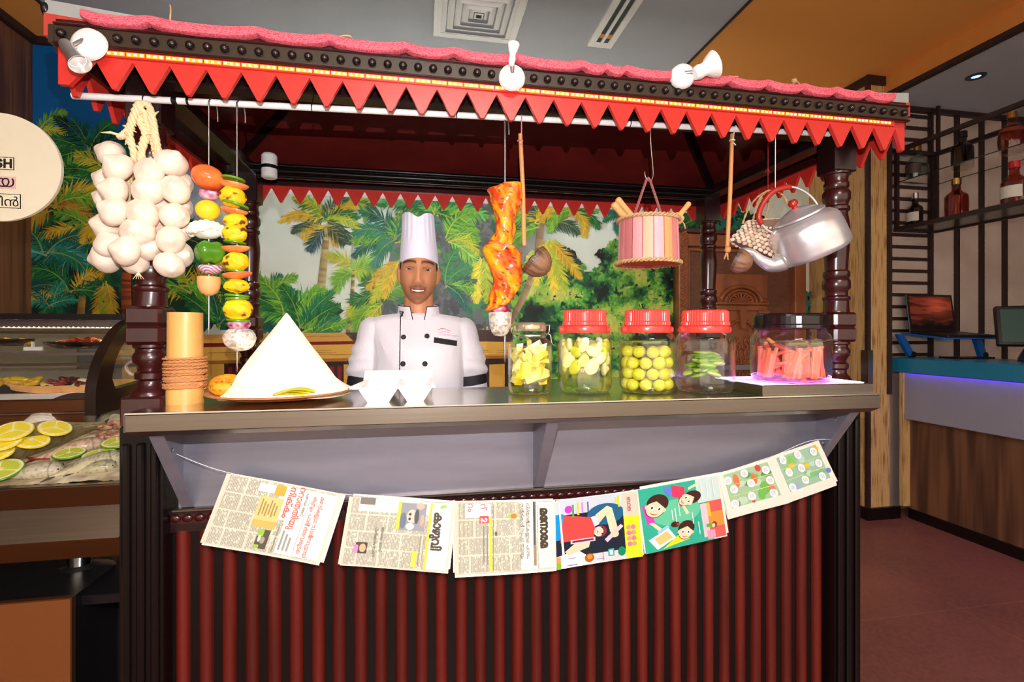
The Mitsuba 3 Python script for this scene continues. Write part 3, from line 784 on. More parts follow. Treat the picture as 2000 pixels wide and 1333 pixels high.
def signline(txt, mal, pxr, pytop, pybot, back):
    p1, p0 = atY(pxr, pytop, SY), atY(pxr, pybot, SY)
    h = p1[2] - p0[2]
    g = glyphs(txt, mal, 0 if mal else 3)
    x0, y0, x1, y1 = g.bounds
    s = h * 0.74 / (y1 - y0)
    w = (x1 - x0) * s + h * 0.24
    m = lambda q, y0_, y1_: ext_xz([(p1[0] - w + q, p0[2] + q), (p1[0] - q, p0[2] + q), (p1[0] - q, p1[2] - q), (p1[0] - w + q, p1[2] - q)], y0_, y1_)
    part(d, 'lettering_frame', m(0, SY - 0.001, SY), 'sign_pink' if back else 'sign_black', False)
    part(d, 'lettering_panel', m(0.0022, SY - 0.0015, SY - 0.0009), 'sign_pink' if back else 'sign_cream', False)
    part(d, 'lettering', lay(g, SY - 0.0022, p1[0] - h * 0.12 - x1 * s, p0[2] + h * 0.13 - y0 * s, s), 'sign_black', False)
signline('FRESH', False, 28, 308, 333, False)
signline('\u0d2f', True, 32, 346, 370, True)
signline('\u0d2e\u0d40\u0d7b', True, 41, 380, 408, False)
# ------------------------------------------------------------------ the food stall
stall = thing('food_stall', 'dark red wooden food stall with hip roof, turned posts and red zigzag valance', 'food stall')
XL, XR, YF, YB = -0.84, 1.53, 1.343, 2.385          # eaves
PX = (-0.705, 1.397); PYF, PYB = 1.47, 2.24         # posts
def post_prof():
    zs = [(0.045, -0.172), (0.045, -0.160), (0.038, -0.150), (0.030, -0.140), (0.030, -0.128), (0.036, -0.122), (0.036, -0.108), (0.029, -0.102), (0.031, -0.090), (0.040, -0.078), (0.041, -0.062),
          (0.034, -0.052), (0.034, -0.044), (0.040, -0.040), (0.040, -0.033)]
    up = [(0.040, 0.066), (0.038, 0.074), (0.037, 0.105), (0.041, 0.110), (0.041, 0.118), (0.034, 0.124), (0.034, 0.140), (0.042, 0.150), (0.042, 0.172), (0.036, 0.182), (0.040, 0.190), (0.040, 0.204), (0.034, 0.210),
          (0.035, 0.24), (0.041, 0.33), (0.040, 0.36), (0.034, 0.40), (0.034, 0.408), (0.040, 0.414), (0.040, 0.424), (0.034, 0.43), (0.036, 0.44), (0.042, 0.452), (0.042, 0.474), (0.034, 0.486), (0.038, 0.494), (0.038, 0.506), (0.034, 0.512), (0.036, 0.530), (0.036, 0.54)]
    return [(r, z + H) for r, z in zs], [(r, z + H) for r, z in up]
lo_, up_ = post_prof()
for x in PX:
    for y in (PYF, PYB):
        p = part(stall, 'post', lathe(up_, 28, (x, y, 0)), 'stall_wood', 40)
        part(p, 'foot_turning', lathe(lo_, 28, (x, y, 0)), 'stall_wood', 40)
        w = 0.044
        part(p, 'block', cat([bx(x - w, x + w, y - w, y + w, H - 0.033, H + 0.017, 0.008), bx(x - w, x + w, y - w, y + w, H + 0.017, H + 0.067, 0.008)]), 'stall_wood')
        part(p, 'capital', bx(x - 0.042, x + 0.042, y - 0.042, y + 0.042, H + 0.54, H + 0.665, 0.004), 'stall_dark')
        part(p, 'collar', lathe([(0.034, H + 0.532), (0.043, H + 0.534), (0.043, H + 0.541), (0.034, H + 0.543)], 28, (x, y, 0)), 'stall_wood')
        part(p, 'base_block', bx(x - 0.05, x + 0.05, y - 0.05, y + 0.05, H - 0.245, H - 0.166, 0.006), 'stall_wood')
        # the square lower post with flutes
        z1 = H - 0.245
        part(p, 'pilaster', cat([bx(x - 0.05, x + 0.05, y - 0.045, y + 0.05, 0, z1)] + [bx(x + o - 0.009, x + o + 0.009, y - 0.056, y - 0.044, 0.09, z1 - 0.04, 0.004) for o in (-0.033, 0, 0.033)] + [bx(x - 0.056, x + 0.056, y - 0.058, y + 0.05, 0, 0.09, 0.004)]), 'black_wood')
# lintels
for a in ((PX[0] - .04, PX[1] + .04, PYF - .03, PYF + .03), (PX[0] - .04, PX[1] + .04, PYB - .03, PYB + .03), (PX[0] - .03, PX[0] + .03, PYF, PYB), (PX[1] - .03, PX[1] + .03, PYF, PYB)):
    part(stall, 'lintel', bx(*a, H + 0.655, H + 0.70, 0.004), 'stall_dark')
part(stall, 'lintel_moulding', cat([tube([[PX[0], PYB - 0.035, H + z], [PX[1], PYB - 0.035, H + z]], r, 10) for z, r in ((0.692, 0.009), (0.668, 0.012), (0.648, 0.007))]), 'black_wood', True)
# roof
zr0, zr1 = H + 0.715, H + 1.02
rx0, rx1, ry = XL + 0.55, XR - 0.55, (YF + YB) / 2
C4 = [[XL, YF + 0.02, zr0], [XR, YF + 0.02, zr0], [XR, YB, zr0], [XL, YB, zr0]]
R2 = [[rx0, ry, zr1], [rx1, ry, zr1]]
for q in ([C4[0], C4[1], R2[1], R2[0]], [C4[2], C4[3], R2[0], R2[1]], [C4[1], C4[2], R2[1]], [C4[3], C4[0], R2[0]]):
    q = np.array(q)
    part(stall, 'roof_panel', hullmesh(np.vstack([q, q + [0, 0, 0.016]])), 'roof_wood', False)
for a, b_ in ((0, 0), (1, 1), (2, 1), (3, 0)):
    part(stall, 'hip_rafter', tube([np.array(C4[a]) + [0, 0, -0.01], np.array(R2[b_]) + [0, 0, -0.01]], 0.022, 4), 'stall_dark', False)
part(stall, 'eave_soffit', cat([bx(XL, XR, YF + 0.03, PYF - 0.02, H + 0.70, H + 0.71), bx(XL, XR, PYB + 0.02, YB - 0.02, H + 0.70, H + 0.71), bx(XL + 0.01, PX[0], PYF, PYB, H + 0.70, H + 0.71), bx(PX[1], XR - 0.01, PYF, PYB, H + 0.70, H + 0.71)]), 'stall_dark', False)
# fascia
fa = part(stall, 'fascia', cat([bx(XL - 0.005, XR + 0.005, YF, YF + 0.03, H + 0.655, H + 0.738), bx(XL - 0.005, XL + 0.02, YF, YB, H + 0.655, H + 0.738), bx(XR - 0.02, XR + 0.005, YF, YB, H + 0.655, H + 0.738), bx(XL, XR, YB - 0.02, YB + 0.005, H + 0.655, H + 0.738)]), 'stall_wood', False)
part(stall, 'cornice', cat([bx(XL - 0.004, XR + 0.006, YF - 0.016, YF + 0.002, H + 0.672, H + 0.679, 0.003), bx(XL - 0.004, XR + 0.006, YF - 0.014, YF + 0.002, H + 0.719, H + 0.725, 0.002)]), 'stall_wood')
bb = part(stall, 'bead_board', cat([bx(XL - 0.003, XR + 0.005, YF - 0.008, YF, H + 0.678, H + 0.720), bx(XL - 0.016, XL - 0.004, YF - 0.008, YB, H + 0.678, H + 0.720)]), 'bead_board', False)
bead = ply(trimesh.creation.icosphere(subdivisions=2, radius=0.0105), 'bead_dark', True)
for k in range(61):
    x = XL + 0.014 + 0.0390 * k
    scene[numbered(bb + '__bead')] = {**bead, 'to_world': T().translate([x, YF - 0.0125, H + 0.6985])}
# light strip
ls = part(stall, 'light_strip', bx(XL + 0.10, XR - 0.045, YF - 0.006, YF - 0.0005, H + 0.657, H + 0.673), 'valance_red', False)
mat('led_tape', (250, 176, 40), 0.4)
segs = np.arange(XL + 0.104, XR - 0.06, 0.0425)
for x in segs:
    part(ls, 'segment', bx(x, x + 0.039, YF - 0.0075, YF - 0.0055, H + 0.660, H + 0.6695), 'led_tape', False, emit=None)
part(ls, 'led', cat([bx(x + o, x + o + 0.006, YF - 0.0085, YF - 0.0074, H + 0.6625, H + 0.667) for x in segs for o in (0.003, 0.0165, 0.030)]), 'white_plastic', False, kind='stuff', emit=area((255, 222, 150), 2.6))
# zigzag valances
P_ = 0.0807
tooth_r = ply(ext_xz([(-P_ / 2, 0.0), (P_ / 2, 0.0), (0.004, -0.068), (-0.004, -0.068)], -0.006, 0.006), 'valance_red', False)
def valance(p0, p1, first, label=None):
    p0, p1 = np.array(p0, float), np.array(p1, float)
    L = np.linalg.norm(p1 - p0); u = (p1 - p0) / L
    ang = math.degrees(math.atan2(u[1], u[0]))
    va = numbered(stall + '__valance')
    M = T().translate([p0[0], p0[1], 0]).rotate([0, 0, 1], ang)
    scene[va] = ply(bx(0, L, -0.006, 0.006, H + 0.650, H + 0.672), 'valance_red', False, to_world=M)
    x = first
    while x + P_ / 2 <= L + 1e-6:
        if x - P_ / 2 >= -1e-6: scene[numbered(va + '__tooth')] = {**tooth_r, 'to_world': M @ T().translate([x, 0, H + 0.6505])}
        x += P_
    a = first - P_ / 2
    a = a - P_ * math.floor(a / P_)
    e = L - (a + P_ * math.floor((L - a) / P_))
    ends = [([(0, 0.01), (a, 0.01), (a, 0), (a * 0.3, -0.066), (0, -0.066)], a), ([(L - e, 0.01), (L, 0.01), (L, -0.066), (L - e * 0.3, -0.066), (L - e, 0)], e)]
    for pts, w in ends:
        if w > 0.012: part(va, 'end_piece', moved(ext_xz(pts, -0.006, 0.006), (0, 0, H + 0.6505)), 'valance_red', False, to_world=M)
valance((XL, YF + 0.006), (XR, YF + 0.006), 0.116)
valance((XL, YB), (XR, YB), 0.06)
valance((XL, YF + 0.012), (XL, YB), 0.05)
valance((XR, YF + 0.012), (XR, YB), 0.07)
# pale rounded roof edge that rises towards the corners
xs = np.linspace(XL - 0.035, XR + 0.03, 60)
zc = 0.727 + 0.044 * np.clip((XL + 0.52 - xs) / 0.55, 0, 1) ** 1.15 + 0.034 * np.clip((xs - XR + 0.45) / 0.48, 0, 1) ** 1.15
mat('trim_grey', (160, 160, 155), 0.4); mat('coral_board', (186, 62, 50), 0.5)
def strip_x(xs, zlo, zhi, y0, y1):
    n = len(xs); v = []
    for x, a, b in zip(xs, zlo, zhi): v += [[x, y0, a], [x, y1, a], [x, y1, b], [x, y0, b]]
    f = []
    for i in range(n - 1):
        for k in range(4):
            a, b = 4 * i + k, 4 * i + (k + 1) % 4
            f += [[a, b, b + 4], [a, b + 4, a + 4]]
    f += [[0, 2, 1], [0, 3, 2], [4 * n - 4, 4 * n - 3, 4 * n - 2], [4 * n - 4, 4 * n - 2, 4 * n - 1]]
    return trimesh.Trimesh(v, f, process=False)
part(stall, 'roof_edge', strip_x(xs, H + zc - 0.018, H + zc + 0.017, YF + 0.012, YF + 0.06), 'trim_grey')
part(stall, 'roof_edge_cap', cat([blob((XL - 0.036, YF + 0.036, H + zc[0] - 0.002), (0.014, 0.03, 0.022), 2)]), 'black_plastic', True)
part(stall, 'roof_edge_board', strip_x(xs, H + 0.700 + 0 * zc, H + zc - 0.017, YF + 0.008, YF + 0.05), 'coral_board', False)
# reeded front panel
FX0, FX1, FY = PX[0] + 0.048, PX[1] - 0.048, 1.475
fp = part(stall, 'front_panel', bx(FX0, FX1, FY, FY + 0.02, 0, H - 0.49), 'black_wood', False)
npan = 35; pit = (FX1 - FX0) / npan
a = np.linspace(0, np.pi, 9)
slat = ply(ext_xy(Polygon([(0.0175 * math.cos(t), -0.0175 * math.sin(t)) for t in a]), 0.09, H - 0.53), 'slat_red', 40)
for k in range(npan):
    scene[numbered(fp + '__slat')] = {**slat, 'to_world': T().translate([FX0 + pit * (k + 0.5), FY + 0.001, 0])}
part(fp, 'skirting', bx(FX0, FX1, FY - 0.02, FY + 0.002, 0, 0.09, 0.004), 'black_wood')
part(fp, 'rail', cat([bx(FX0, FX1, FY - 0.012, FY + 0.002, H - 0.535, H - 0.512), bx(FX0, FX1, FY - 0.02, FY + 0.002, H - 0.483, H - 0.474)]), 'stall_dark', False)
bm = part(stall, 'bead_moulding', bx(FX0, FX1, FY - 0.012, FY + 0.002, H - 0.514, H - 0.48), 'stall_wood', False)
egg = ply(blob((0, 0, 0), (0.0135, 0.007, 0.0105), 2), 'stall_wood', True)
ne = int((FX1 - FX0) / 0.0295)
for k in range(ne):
    scene[numbered(bm + '__bead')] = {**egg, 'to_world': T().translate([FX0 + 0.0145 + 0.0295 * k, FY - 0.014, H - 0.497])}
part(stall, 'side_panel', cat([bx(x - 0.012, x + 0.012, PYF + 0.05, PYB - 0.05, 0, H - 0.25) for x in PX]), 'black_wood', False)

# ------------------------------------------------------------------ the stainless counter
ctr = thing('steel_counter', 'stainless steel serving counter across the stall front with folded apron below', 'counter')
CX0, CX1, CY = -0.660, 1.350, 1.264
zt, zb = H - 0.1845, H - 0.2285
top_poly = Polygon([(CX0, CY), (CX1, CY), (CX1, 1.887), (0.42, 1.887), (0.42, 1.652), (CX0, 1.652)])
part(ctr, 'top', ext_xy(top_poly, zt - 0.004, zt), 'steel_top', False)
part(ctr, 'front_edge', bx(CX0, CX1, CY - 0.002, CY + 0.004, zb, zt - 0.0035, 0.0018), 'steel')
part(ctr, 'edge_bevel', hullmesh([[x, y, z] for x, y, z in ((CX0, CY, zb), (CX1, CY, zb), (CX0 + 0.012, CY + 0.02, zb - 0.013), (CX1 - 0.012, CY + 0.02, zb - 0.013), (CX0, CY + 0.004, zb + 0.002), (CX1, CY + 0.004, zb + 0.002), (CX0 + 0.012, CY + 0.026, zb - 0.011), (CX1 - 0.012, CY + 0.026, zb - 0.011))]), 'steel_dull', False)
part(ctr, 'end_edge', cat([bx(CX0 - 0.002, CX0 + 0.003, CY, 1.652, zb, zt - 0.003), bx(CX1 - 0.003, CX1 + 0.002, CY, 1.88, zb, zt - 0.003)]), 'steel', False)
part(ctr, 'underside', bx(CX0 + 0.01, CX1 - 0.01, CY + 0.02, 1.65, zb - 0.012, zb - 0.006), 'apron_steel', False)
AX0, AX1, AY = -0.635, 1.322, 1.462
part(ctr, 'apron', bx(AX0, AX1, AY, AY + 0.01, H - 0.472, zb - 0.01), 'apron_steel', False, label='brushed steel apron panel')
part(ctr, 'ledge', bx(AX0 - 0.01, AX1 + 0.01, AY - 0.018, AY + 0.012, H - 0.476, H - 0.468, 0.002), 'steel')
def gusset(x, fl):
    m = ext_yz([(CY + 0.03, zb - 0.012), (AY, zb - 0.012), (AY, H - 0.468)], x - 0.002, x + 0.002)
    p0, p1 = np.array([x, CY + 0.03, zb - 0.014]), np.array([x, AY - 0.006, H - 0.466])
    flange = hullmesh([p + [dx, dy, 0] for p in (p0, p1) for dx in (0, fl) for dy in (0, 0.004)])
    part(ctr, 'gusset', cat([m, flange]), 'apron_steel', False)
gusset(AX0 + 0.01, 0.03); gusset(0.335, 0.03); gusset(AX1 - 0.01, -0.03)
scr_ = [blob((AX0 + 0.0135, y, z), (0.002, 0.006, 0.006), 1) for y, z in ((1.40, H - 0.30), (1.43, H - 0.37))] + [blob((AX1 - 0.0135, y, z), (0.002, 0.006, 0.006), 1) for y, z in ((1.38, H - 0.28), (1.43, H - 0.37))]
for m in scr_: part(ctr, 'screw', m, 'chrome', True)

# ------------------------------------------------------------------ pink foam strip along the roof edge
nx = 420
xs = np.linspace(XL + 0.055, XR - 0.052, nx)
ties = np.array([0.0, 0.062, 0.17, 0.245, 0.33, 0.385, 0.46, 0.545, 0.575, 0.60, 0.67, 0.745, 0.80, 0.855, 0.905, 0.955, 1.0])
u = (xs - xs[0]) / (xs[-1] - xs[0])
i = np.clip(np.searchsorted(ties, u, side='right') - 1, 0, len(ties) - 2)
s_ = (u - ties[i]) / (ties[i + 1] - ties[i])
wl = ties[i + 1] - ties[i]
dip = np.sin(np.pi * s_)
pinch = np.exp(-np.minimum(s_, 1 - s_) * wl / 0.004)
zb_ = H + 0.724 + 0.013 * (1 - dip) ** 1.5 - 0.003 * dip + 0.004 * pinch
ztop = zb_ + 0.027 - 0.008 * pinch
yo = YF - 0.006 - 0.010 * dip
nn = 10
V = []
for k in range(nx):
    a = np.linspace(0, 2 * np.pi, nn, endpoint=False)
    zc_, hh = (zb_[k] + ztop[k]) / 2, (ztop[k] - zb_[k]) / 2
    ca, sa = np.cos(a), np.sin(a)
    V.append(np.stack([np.full(nn, xs[k]), yo[k] + 0.013 * np.sign(ca) * np.abs(ca) ** 0.5, zc_ + hh * np.sign(sa) * np.abs(sa) ** 0.45], 1))
V = np.vstack(V)
q, j = np.meshgrid(np.arange(nx - 1), np.arange(nn), indexing='ij'); j2 = (j + 1) % nn
f = np.stack([q * nn + j, (q + 1) * nn + j, (q + 1) * nn + j2, q * nn + j2], -1).reshape(-1, 4)
fm = trimesh.Trimesh(V, np.vstack([f[:, [0, 1, 2]], f[:, [0, 2, 3]], [[0, k, k + 1] for k in range(1, nn - 1)], [[(nx - 1) * nn, (nx - 1) * nn + k + 1, (nx - 1) * nn + k] for k in range(1, nn - 1)]]), process=False)
mat('foam_pink', (226, 96, 110), 0.9, tex=proc(lambda p, n, uv: mix(lin((236, 108, 120)), lin((196, 66, 82)), smoothstep(0.35, 0.8, noise(p.x * 420, p.y * 420, p.z * 420)))))
single('foam_strip', fm, 'foam_pink', 'long wavy pink foam strip tied along the top edge of the stall roof', 'foam strip', smooth=40)
wood('straw', (214, 180, 130), (160, 120, 80), 0.7, 60, 60)
for px, py, dx, dz, lab in ((332, 50, 0.0, 0.05, 'short pale tie end standing on the foam strip near its left end'), (648, 78, 0.05, 0.012, 'frayed straw twist lying on the foam strip left of the middle spotlight'), (1412, 160, 0.05, 0.02, 'thin straw twist on the foam strip beside the right spotlight'), (1560, 172, 0.07, -0.02, 'looped wire and straw knot standing up on the foam strip near the right end')):
    p = atY(px, py, YF - 0.005)
    p[2] = min(p[2], H + 0.758)
    pts = [p + [0, 0, -0.012], p + [dx * 0.3, 0, 0.008], p + [dx * 0.7 + 0.003, -0.003, dz * 0.6 + 0.006], p + [dx, 0, dz]]
    mm = [tube(curve(pts, 14), 0.0022, 6)]
    if 'looped' in lab: mm.append(tube(curve([p + [-0.03, 0, -0.006], p + [-0.018, 0, 0.012], p + [-0.004, 0, 0.018], p + [0.004, 0, 0.004]], 14), 0.0018, 6)); mm.append(blob(p + [-0.016, 0, 0.02], (0.008, 0.008, 0.007), 2, 0.3, 6))
    single('straw_tie', cat(mm), 'straw', lab, 'tie', smooth=True)

# ------------------------------------------------------------------ spotlights on the fascia
mat('lamp_white', (240, 238, 232), 0.35); mat('lamp_silver', (232, 230, 226), 0.22, 0.9)
def align(d):
    d = np.asarray(d, float); d = d / np.linalg.norm(d)
    a = np.cross([0, 1.0, 0] if abs(d[1]) < 0.9 else [1.0, 0, 0], d); a /= np.linalg.norm(a)
    return np.stack([a, np.cross(d, a), d], 1)
def spotlight(base, bdir, br, joint, hd, hm, lab, power, hl=0.085, hr=(0.012, 0.030)):
    """A round ceiling rose facing bdir, an arm, and a flared head whose mouth looks along hd."""
    d = thing('spotlight', lab, 'spotlight')
    B = align(bdir)
    rose = lathe([(0.0001, 0.026), (br * 0.55, 0.025), (br * 0.9, 0.016), (br, 0.006), (br, 0.0), (0.0001, 0.0)], 36)
    part(d, 'rose', moved(rose, base, B), 'lamp_white', 50)
    base, joint = np.array(base, float), np.array(joint, float)
    part(d, 'arm', tube([base + np.array(bdir) / np.linalg.norm(bdir) * 0.02, joint], 0.006, 10), 'lamp_silver', True)
    Hm = align(hd)
    head = lathe([(0.0001, -0.02), (hr[0] * 0.9, -0.018), (hr[0] * 1.15, -0.004), (hr[0], 0.008), (hr[0] * 1.15, 0.02), (hr[1] * 0.72, hl * 0.55), (hr[1], hl), (hr[1] - 0.0015, hl), (hr[1] * 0.68, hl * 0.55), (0.0001, hl * 0.4)], 32)
    part(d, 'head', moved(head, joint, Hm), hm, 50)
    c = joint + Hm[:, 2] * hl * 0.72
    part(d, 'bulb', moved(lathe([(0.0001, 0.006), (hr[1] * 0.5, 0.003), (hr[1] * 0.76, 0)], 20), c, Hm), 'white_plastic', 40, emit=area((255, 240, 214), power))
    return joint
p = atY(178, 90, YF - 0.018)
spotlight(p, (-0.1, -1.0, 0.12), 0.038, atY(134, 95, YF - 0.055), (0.60, -0.25, -0.78), 'lamp_silver', 'spotlight with silver head and white rose at the left corner of the stall roof', 25, 0.052, (0.013, 0.023))
p = atY(1000, 150, YF - 0.02)
spotlight(p + [0, 0.004, -0.004], (-0.1, -1, 0.12), 0.036, p + [-0.006, -0.035, 0.030], (0.12, 0.1, 1.0), 'lamp_white', 'white spotlight turned upwards on the middle of the roof edge', 12, 0.04, (0.008, 0.016))
p = atY(1333, 150, YF - 0.02)
spotlight(p + [0, 0.004, 0.0], (-0.25, -1, 0.1), 0.036, p + [0.034, -0.036, 0.0], (0.85, -0.2, 0.42), 'lamp_white', 'white spotlight turned sideways on the right half of the roof edge', 12, 0.045, (0.018, 0.038))
# small lamp inside, on the left back post
ip = atY(526, 325, PYB - 0.07)
d = thing('spotlight', 'small white cylinder spotlight inside the stall at the left back post', 'spotlight')
part(d, 'head', lathe([(0.0001, 0.05), (0.024, 0.05), (0.03, 0.042), (0.03, -0.045), (0.022, -0.05), (0.0001, -0.05)], 28, ip), 'lamp_white')
part(d, 'band', lathe([(0.0305, -0.012), (0.0318, -0.010), (0.0318, 0.000), (0.0305, 0.002)], 28, ip), 'black_plastic')
part(d, 'bracket', tube([ip + [-0.01, 0.02, -0.01], ip + [-0.03, 0.07, -0.005]], 0.009, 10), 'black_plastic', True)

# added light, unseen behind the back eave, to brighten the mural
d = thing('added_mural_light', 'added unseen light on the back eave of the stall, brightening the mural', 'lamp')
part(d, 'housing', cat([bx(PX[0], PX[1], YB + 0.008, YB + 0.014, H + 0.625, H + 0.70), bx(PX[0], PX[1], YB + 0.008, YB + 0.05, H + 0.695, H + 0.70)]), 'white_paint', False)
part(d, 'tube', bx(PX[0] + 0.03, PX[1] - 0.03, YB + 0.018, YB + 0.04, H + 0.645, H + 0.667, 0.004), 'white_plastic', False, emit=area((255, 250, 240), 105.0, 10.0))

# ------------------------------------------------------------------ hanging pipe
hp = thing('hanging_pipe', 'white pipe hung on wires under the front of the stall roof', 'pipe')
pl, pr_ = np.array([*atY(142, 187, 1.43)]), np.array([*atY(1620, 262, 1.40)])
def pipe_at(x): return pl + (pr_ - pl) * ((x - pl[0]) / (pr_[0] - pl[0]))
part(hp, 'pipe', tube([pl, pr_], 0.0085, 16), 'white_plastic', 40)
part(hp, 'tape', tube([pipe_at(-0.635), pipe_at(-0.622)], 0.009, 16), 'black_plastic', 40)
part(hp, 'tape', tube([pipe_at(-0.60), pipe_at(-0.594)], 0.009, 16), 'black_plastic', 40)
for x in (-0.70, -0.29, 0.1, 0.26, 0.62, 1.02, 1.15):
    q = pipe_at(x)
    part(hp, 'wire_tie', cat([tube([q + [0, -0.010, -0.004], q + [0.004, -0.004, 0.03], [x + 0.006, 1.42, H + 0.70]], 0.0012, 5), tube([q + [0.008 * math.cos(t) * 0 + 0.0, 0.0097 * math.cos(t), 0.0097 * math.sin(t)] for t in np.linspace(0, 6.28, 12)], 0.0012, 5)]), 'black_plastic', True)
# ------------------------------------------------------------------ things hanging from the pipe
mat('garlic', (236, 214, 190), 0.5, tex=VC, sheen=0.2)
mat('straw_pale', (232, 206, 160), 0.7)
HY = 1.415


def at_hang(px, py, Y=HY):
    return atY(px, py, Y)


def garlic_bulb(c, r, axis, seed):
    """A clove-ribbed bulb with a root plate at one end and a short neck at the other."""
    m = trimesh.creation.icosphere(subdivisions=3)
    v = np.array(m.vertices)
    ph = np.arctan2(v[:, 1], v[:, 0]); z = v[:, 2]
    rr = 1 + 0.012 * np.cos(7 * ph + seed) * (1 - z ** 2) ** 0.5 + 0.06 * np.cos(2 * ph + seed * 1.7) * (1 - z ** 2)
    neck = np.clip((z - 0.72) / 0.28, 0, 1)
    rad = np.stack([v[:, 0] * rr, v[:, 1] * rr, z * 0.86 + 0.22 * neck ** 2], 1)
    rad[:, :2] *= (1 - 0.25 * neck)[:, None]
    rad[:, 2] += 0.10 * np.exp(-((z + 1) / 0.16) ** 2)
    B = align(axis)
    w = (rad * r) @ B.T + np.asarray(c)
    rs = np.random.default_rng(seed)
    a, b = lin((236, 220, 200)), lin((204, 162, 134))
    t = np.clip(0.10 + 0.3 * np.clip(np.cos(7 * ph + seed + 0.5) - 0.6, 0, 1) + 0.6 * np.clip(-z - 0.85, 0, 1) * 4 + 0.5 * (meshkit.fbm(v * [3, 3, 1.0] + seed, 3) - 0.45), 0, 0.9)[:, None]
    return trimesh.Trimesh(w, m.faces, process=False), a * (1 - t) + b * t


def braid(lab, bulbs, ropes, seed, roots=()):
    d = thing('garlic_string', lab, 'garlic')
    ms = []
    for k, pts in enumerate(ropes):
        P = curve([at_hang(x, y, Y) for x, y, Y in pts], 40)
        th = np.linspace(0, 26, 40)
        for o in (0, 2.1, 4.2):
            off = np.stack([np.cos(th + o), np.sin(th + o), 0 * th], 1) * 0.0046
            ms.append(tube(P + off, np.random.default_rng(seed + k).uniform(0.0042, 0.0066, 40), 6))
        for t in range(3, 38, 5):
            q = P[t]; rs = np.random.default_rng(seed * 91 + t + k)
            e = q + rs.normal(0, 0.014, 3) * [1, 0.6, 1]
            ms.append(tube([q, (q + e) / 2 + [0, -0.004, 0.003], e], [0.004, 0.0035, 0.001], 5))
    part(d, 'plaited_stem', cat(ms), 'straw_pale', True)
    for k, (px, py, rp, Y, ax) in enumerate(bulbs):
        c = at_hang(px, py, Y)
        r = rp / F * (Y / ray(px, py)[1])
        m, col = garlic_bulb(c, r, ax, seed * 50 + k)
        part(d, 'bulb', m, 'garlic', True, color=col)
    for px, py in roots:
        q = at_hang(px, py, 1.40)
        part(d, 'dry_roots', cat([tube([q, q + [x, 0, -0.018]], [0.0016, 0.0006], 4) for x in (-0.012, -0.005, 0.001, 0.007, 0.013)]), 'straw_pale', True)


A1, A2, A3, A4 = (-1, -0.3, 0.4), (-0.7, -0.7, 0.1), (0.2, -1, 0.1), (0.8, -0.5, -0.1)
braid('left string of the garlic bunch, its bulbs nearest the palm mural', [
    (218, 302, 27, 1.44, A1), (232, 328, 28, 1.39, (-0.5, -0.6, 0.5)), (206, 352, 22, 1.46, A1), (224, 373, 27, 1.39, A2), (204, 388, 20, 1.46, A1), (224, 414, 28, 1.38, (-0.6, -0.5, 0.3)),
    (212, 442, 29, 1.43, A2), (246, 364, 18, 1.47, A4), (218, 478, 29, 1.42, (-0.3, -0.5, 0.8)), (247, 490, 28, 1.37, (-0.9, -0.8, 0.2)), (208, 504, 29, 1.44, (-1, -0.2, -0.2)), (264, 514, 24, 1.42, (0.5, -0.4, -0.7)), (240, 450, 20, 1.47, A3)],
    [[(272, 200, 1.42), (258, 236, 1.405), (252, 262, 1.40), (262, 300, 1.41), (256, 330, 1.43)], [(256, 250, 1.41), (244, 262, 1.40), (234, 268, 1.40)], [(256, 330, 1.44), (246, 400, 1.45), (240, 470, 1.45)]], 1, [(270, 532)])
braid('middle string of the garlic bunch hanging in front of the left post', [
    (292, 337, 27, 1.385, A3), (290, 372, 29, 1.38, (-0.2, -1, 0)), (312, 402, 22, 1.43, A4), (279, 418, 29, 1.38, (0.1, -1, 0.1)), (301, 436, 20, 1.43, A4), (269, 453, 29, 1.38, (0.1, -1, -0.05)), (289, 483, 26, 1.41, A4), (300, 360, 20, 1.43, A4)],
    [[(276, 202, 1.42), (272, 235, 1.42), (284, 262, 1.415), (276, 300, 1.405), (282, 330, 1.40)], [(284, 330, 1.43), (292, 400, 1.43), (286, 470, 1.43)]], 2)
braid('right string of the garlic bunch, its bulbs nearest the tomato skewer', [
    (335, 319, 28, 1.40, (0.6, -0.5, 0.6)), (342, 371, 27, 1.385, A3), (352, 360, 24, 1.44, A4), (341, 422, 26, 1.385, A4), (353, 404, 22, 1.44, A4), (334, 469, 26, 1.385, (0.4, -0.9, -0.2)), (352, 450, 24, 1.44, A4), (331, 518, 26, 1.385, (0.5, -0.7, -0.5)), (350, 497, 26, 1.43, A4), (324, 350, 16, 1.44, A3), (322, 400, 16, 1.44, A3), (320, 450, 16, 1.44, A3)],
    [[(278, 200, 1.42), (290, 206, 1.42), (298, 235, 1.42), (304, 270, 1.415), (312, 312, 1.41)], [(280, 215, 1.425), (292, 250, 1.425), (308, 310, 1.42)], [(322, 330, 1.44), (336, 420, 1.44), (332, 500, 1.43)]], 3)

# skewers with food
mat('tomato', (226, 86, 40), 0.14, tex=VC); mat('food_gloss', 0, 0.2, tex=VC); mat('food_matte', 0, 0.6, tex=VC)


def fcol(m, a, b, freq=30.0, seed=0, lo=0.35, hi=0.7, spots=None, ns=60.0):
    v = np.asarray(m.vertices)
    t = np.clip((meshkit.fbm(v * freq, 3, seed) - lo) / (hi - lo), 0, 1)[:, None]
    c = lin(a) * (1 - t) + lin(b) * t
    if spots is not None:
        k = np.clip((meshkit.fbm(v * ns, 3, seed + 5) - 0.62) / 0.08, 0, 1)[:, None]
        c = c * (1 - k) + lin(spots) * k
    return c


def pxr(px, py, rp, Y=HY): return rp / F * (Y / ray(px, py)[1])


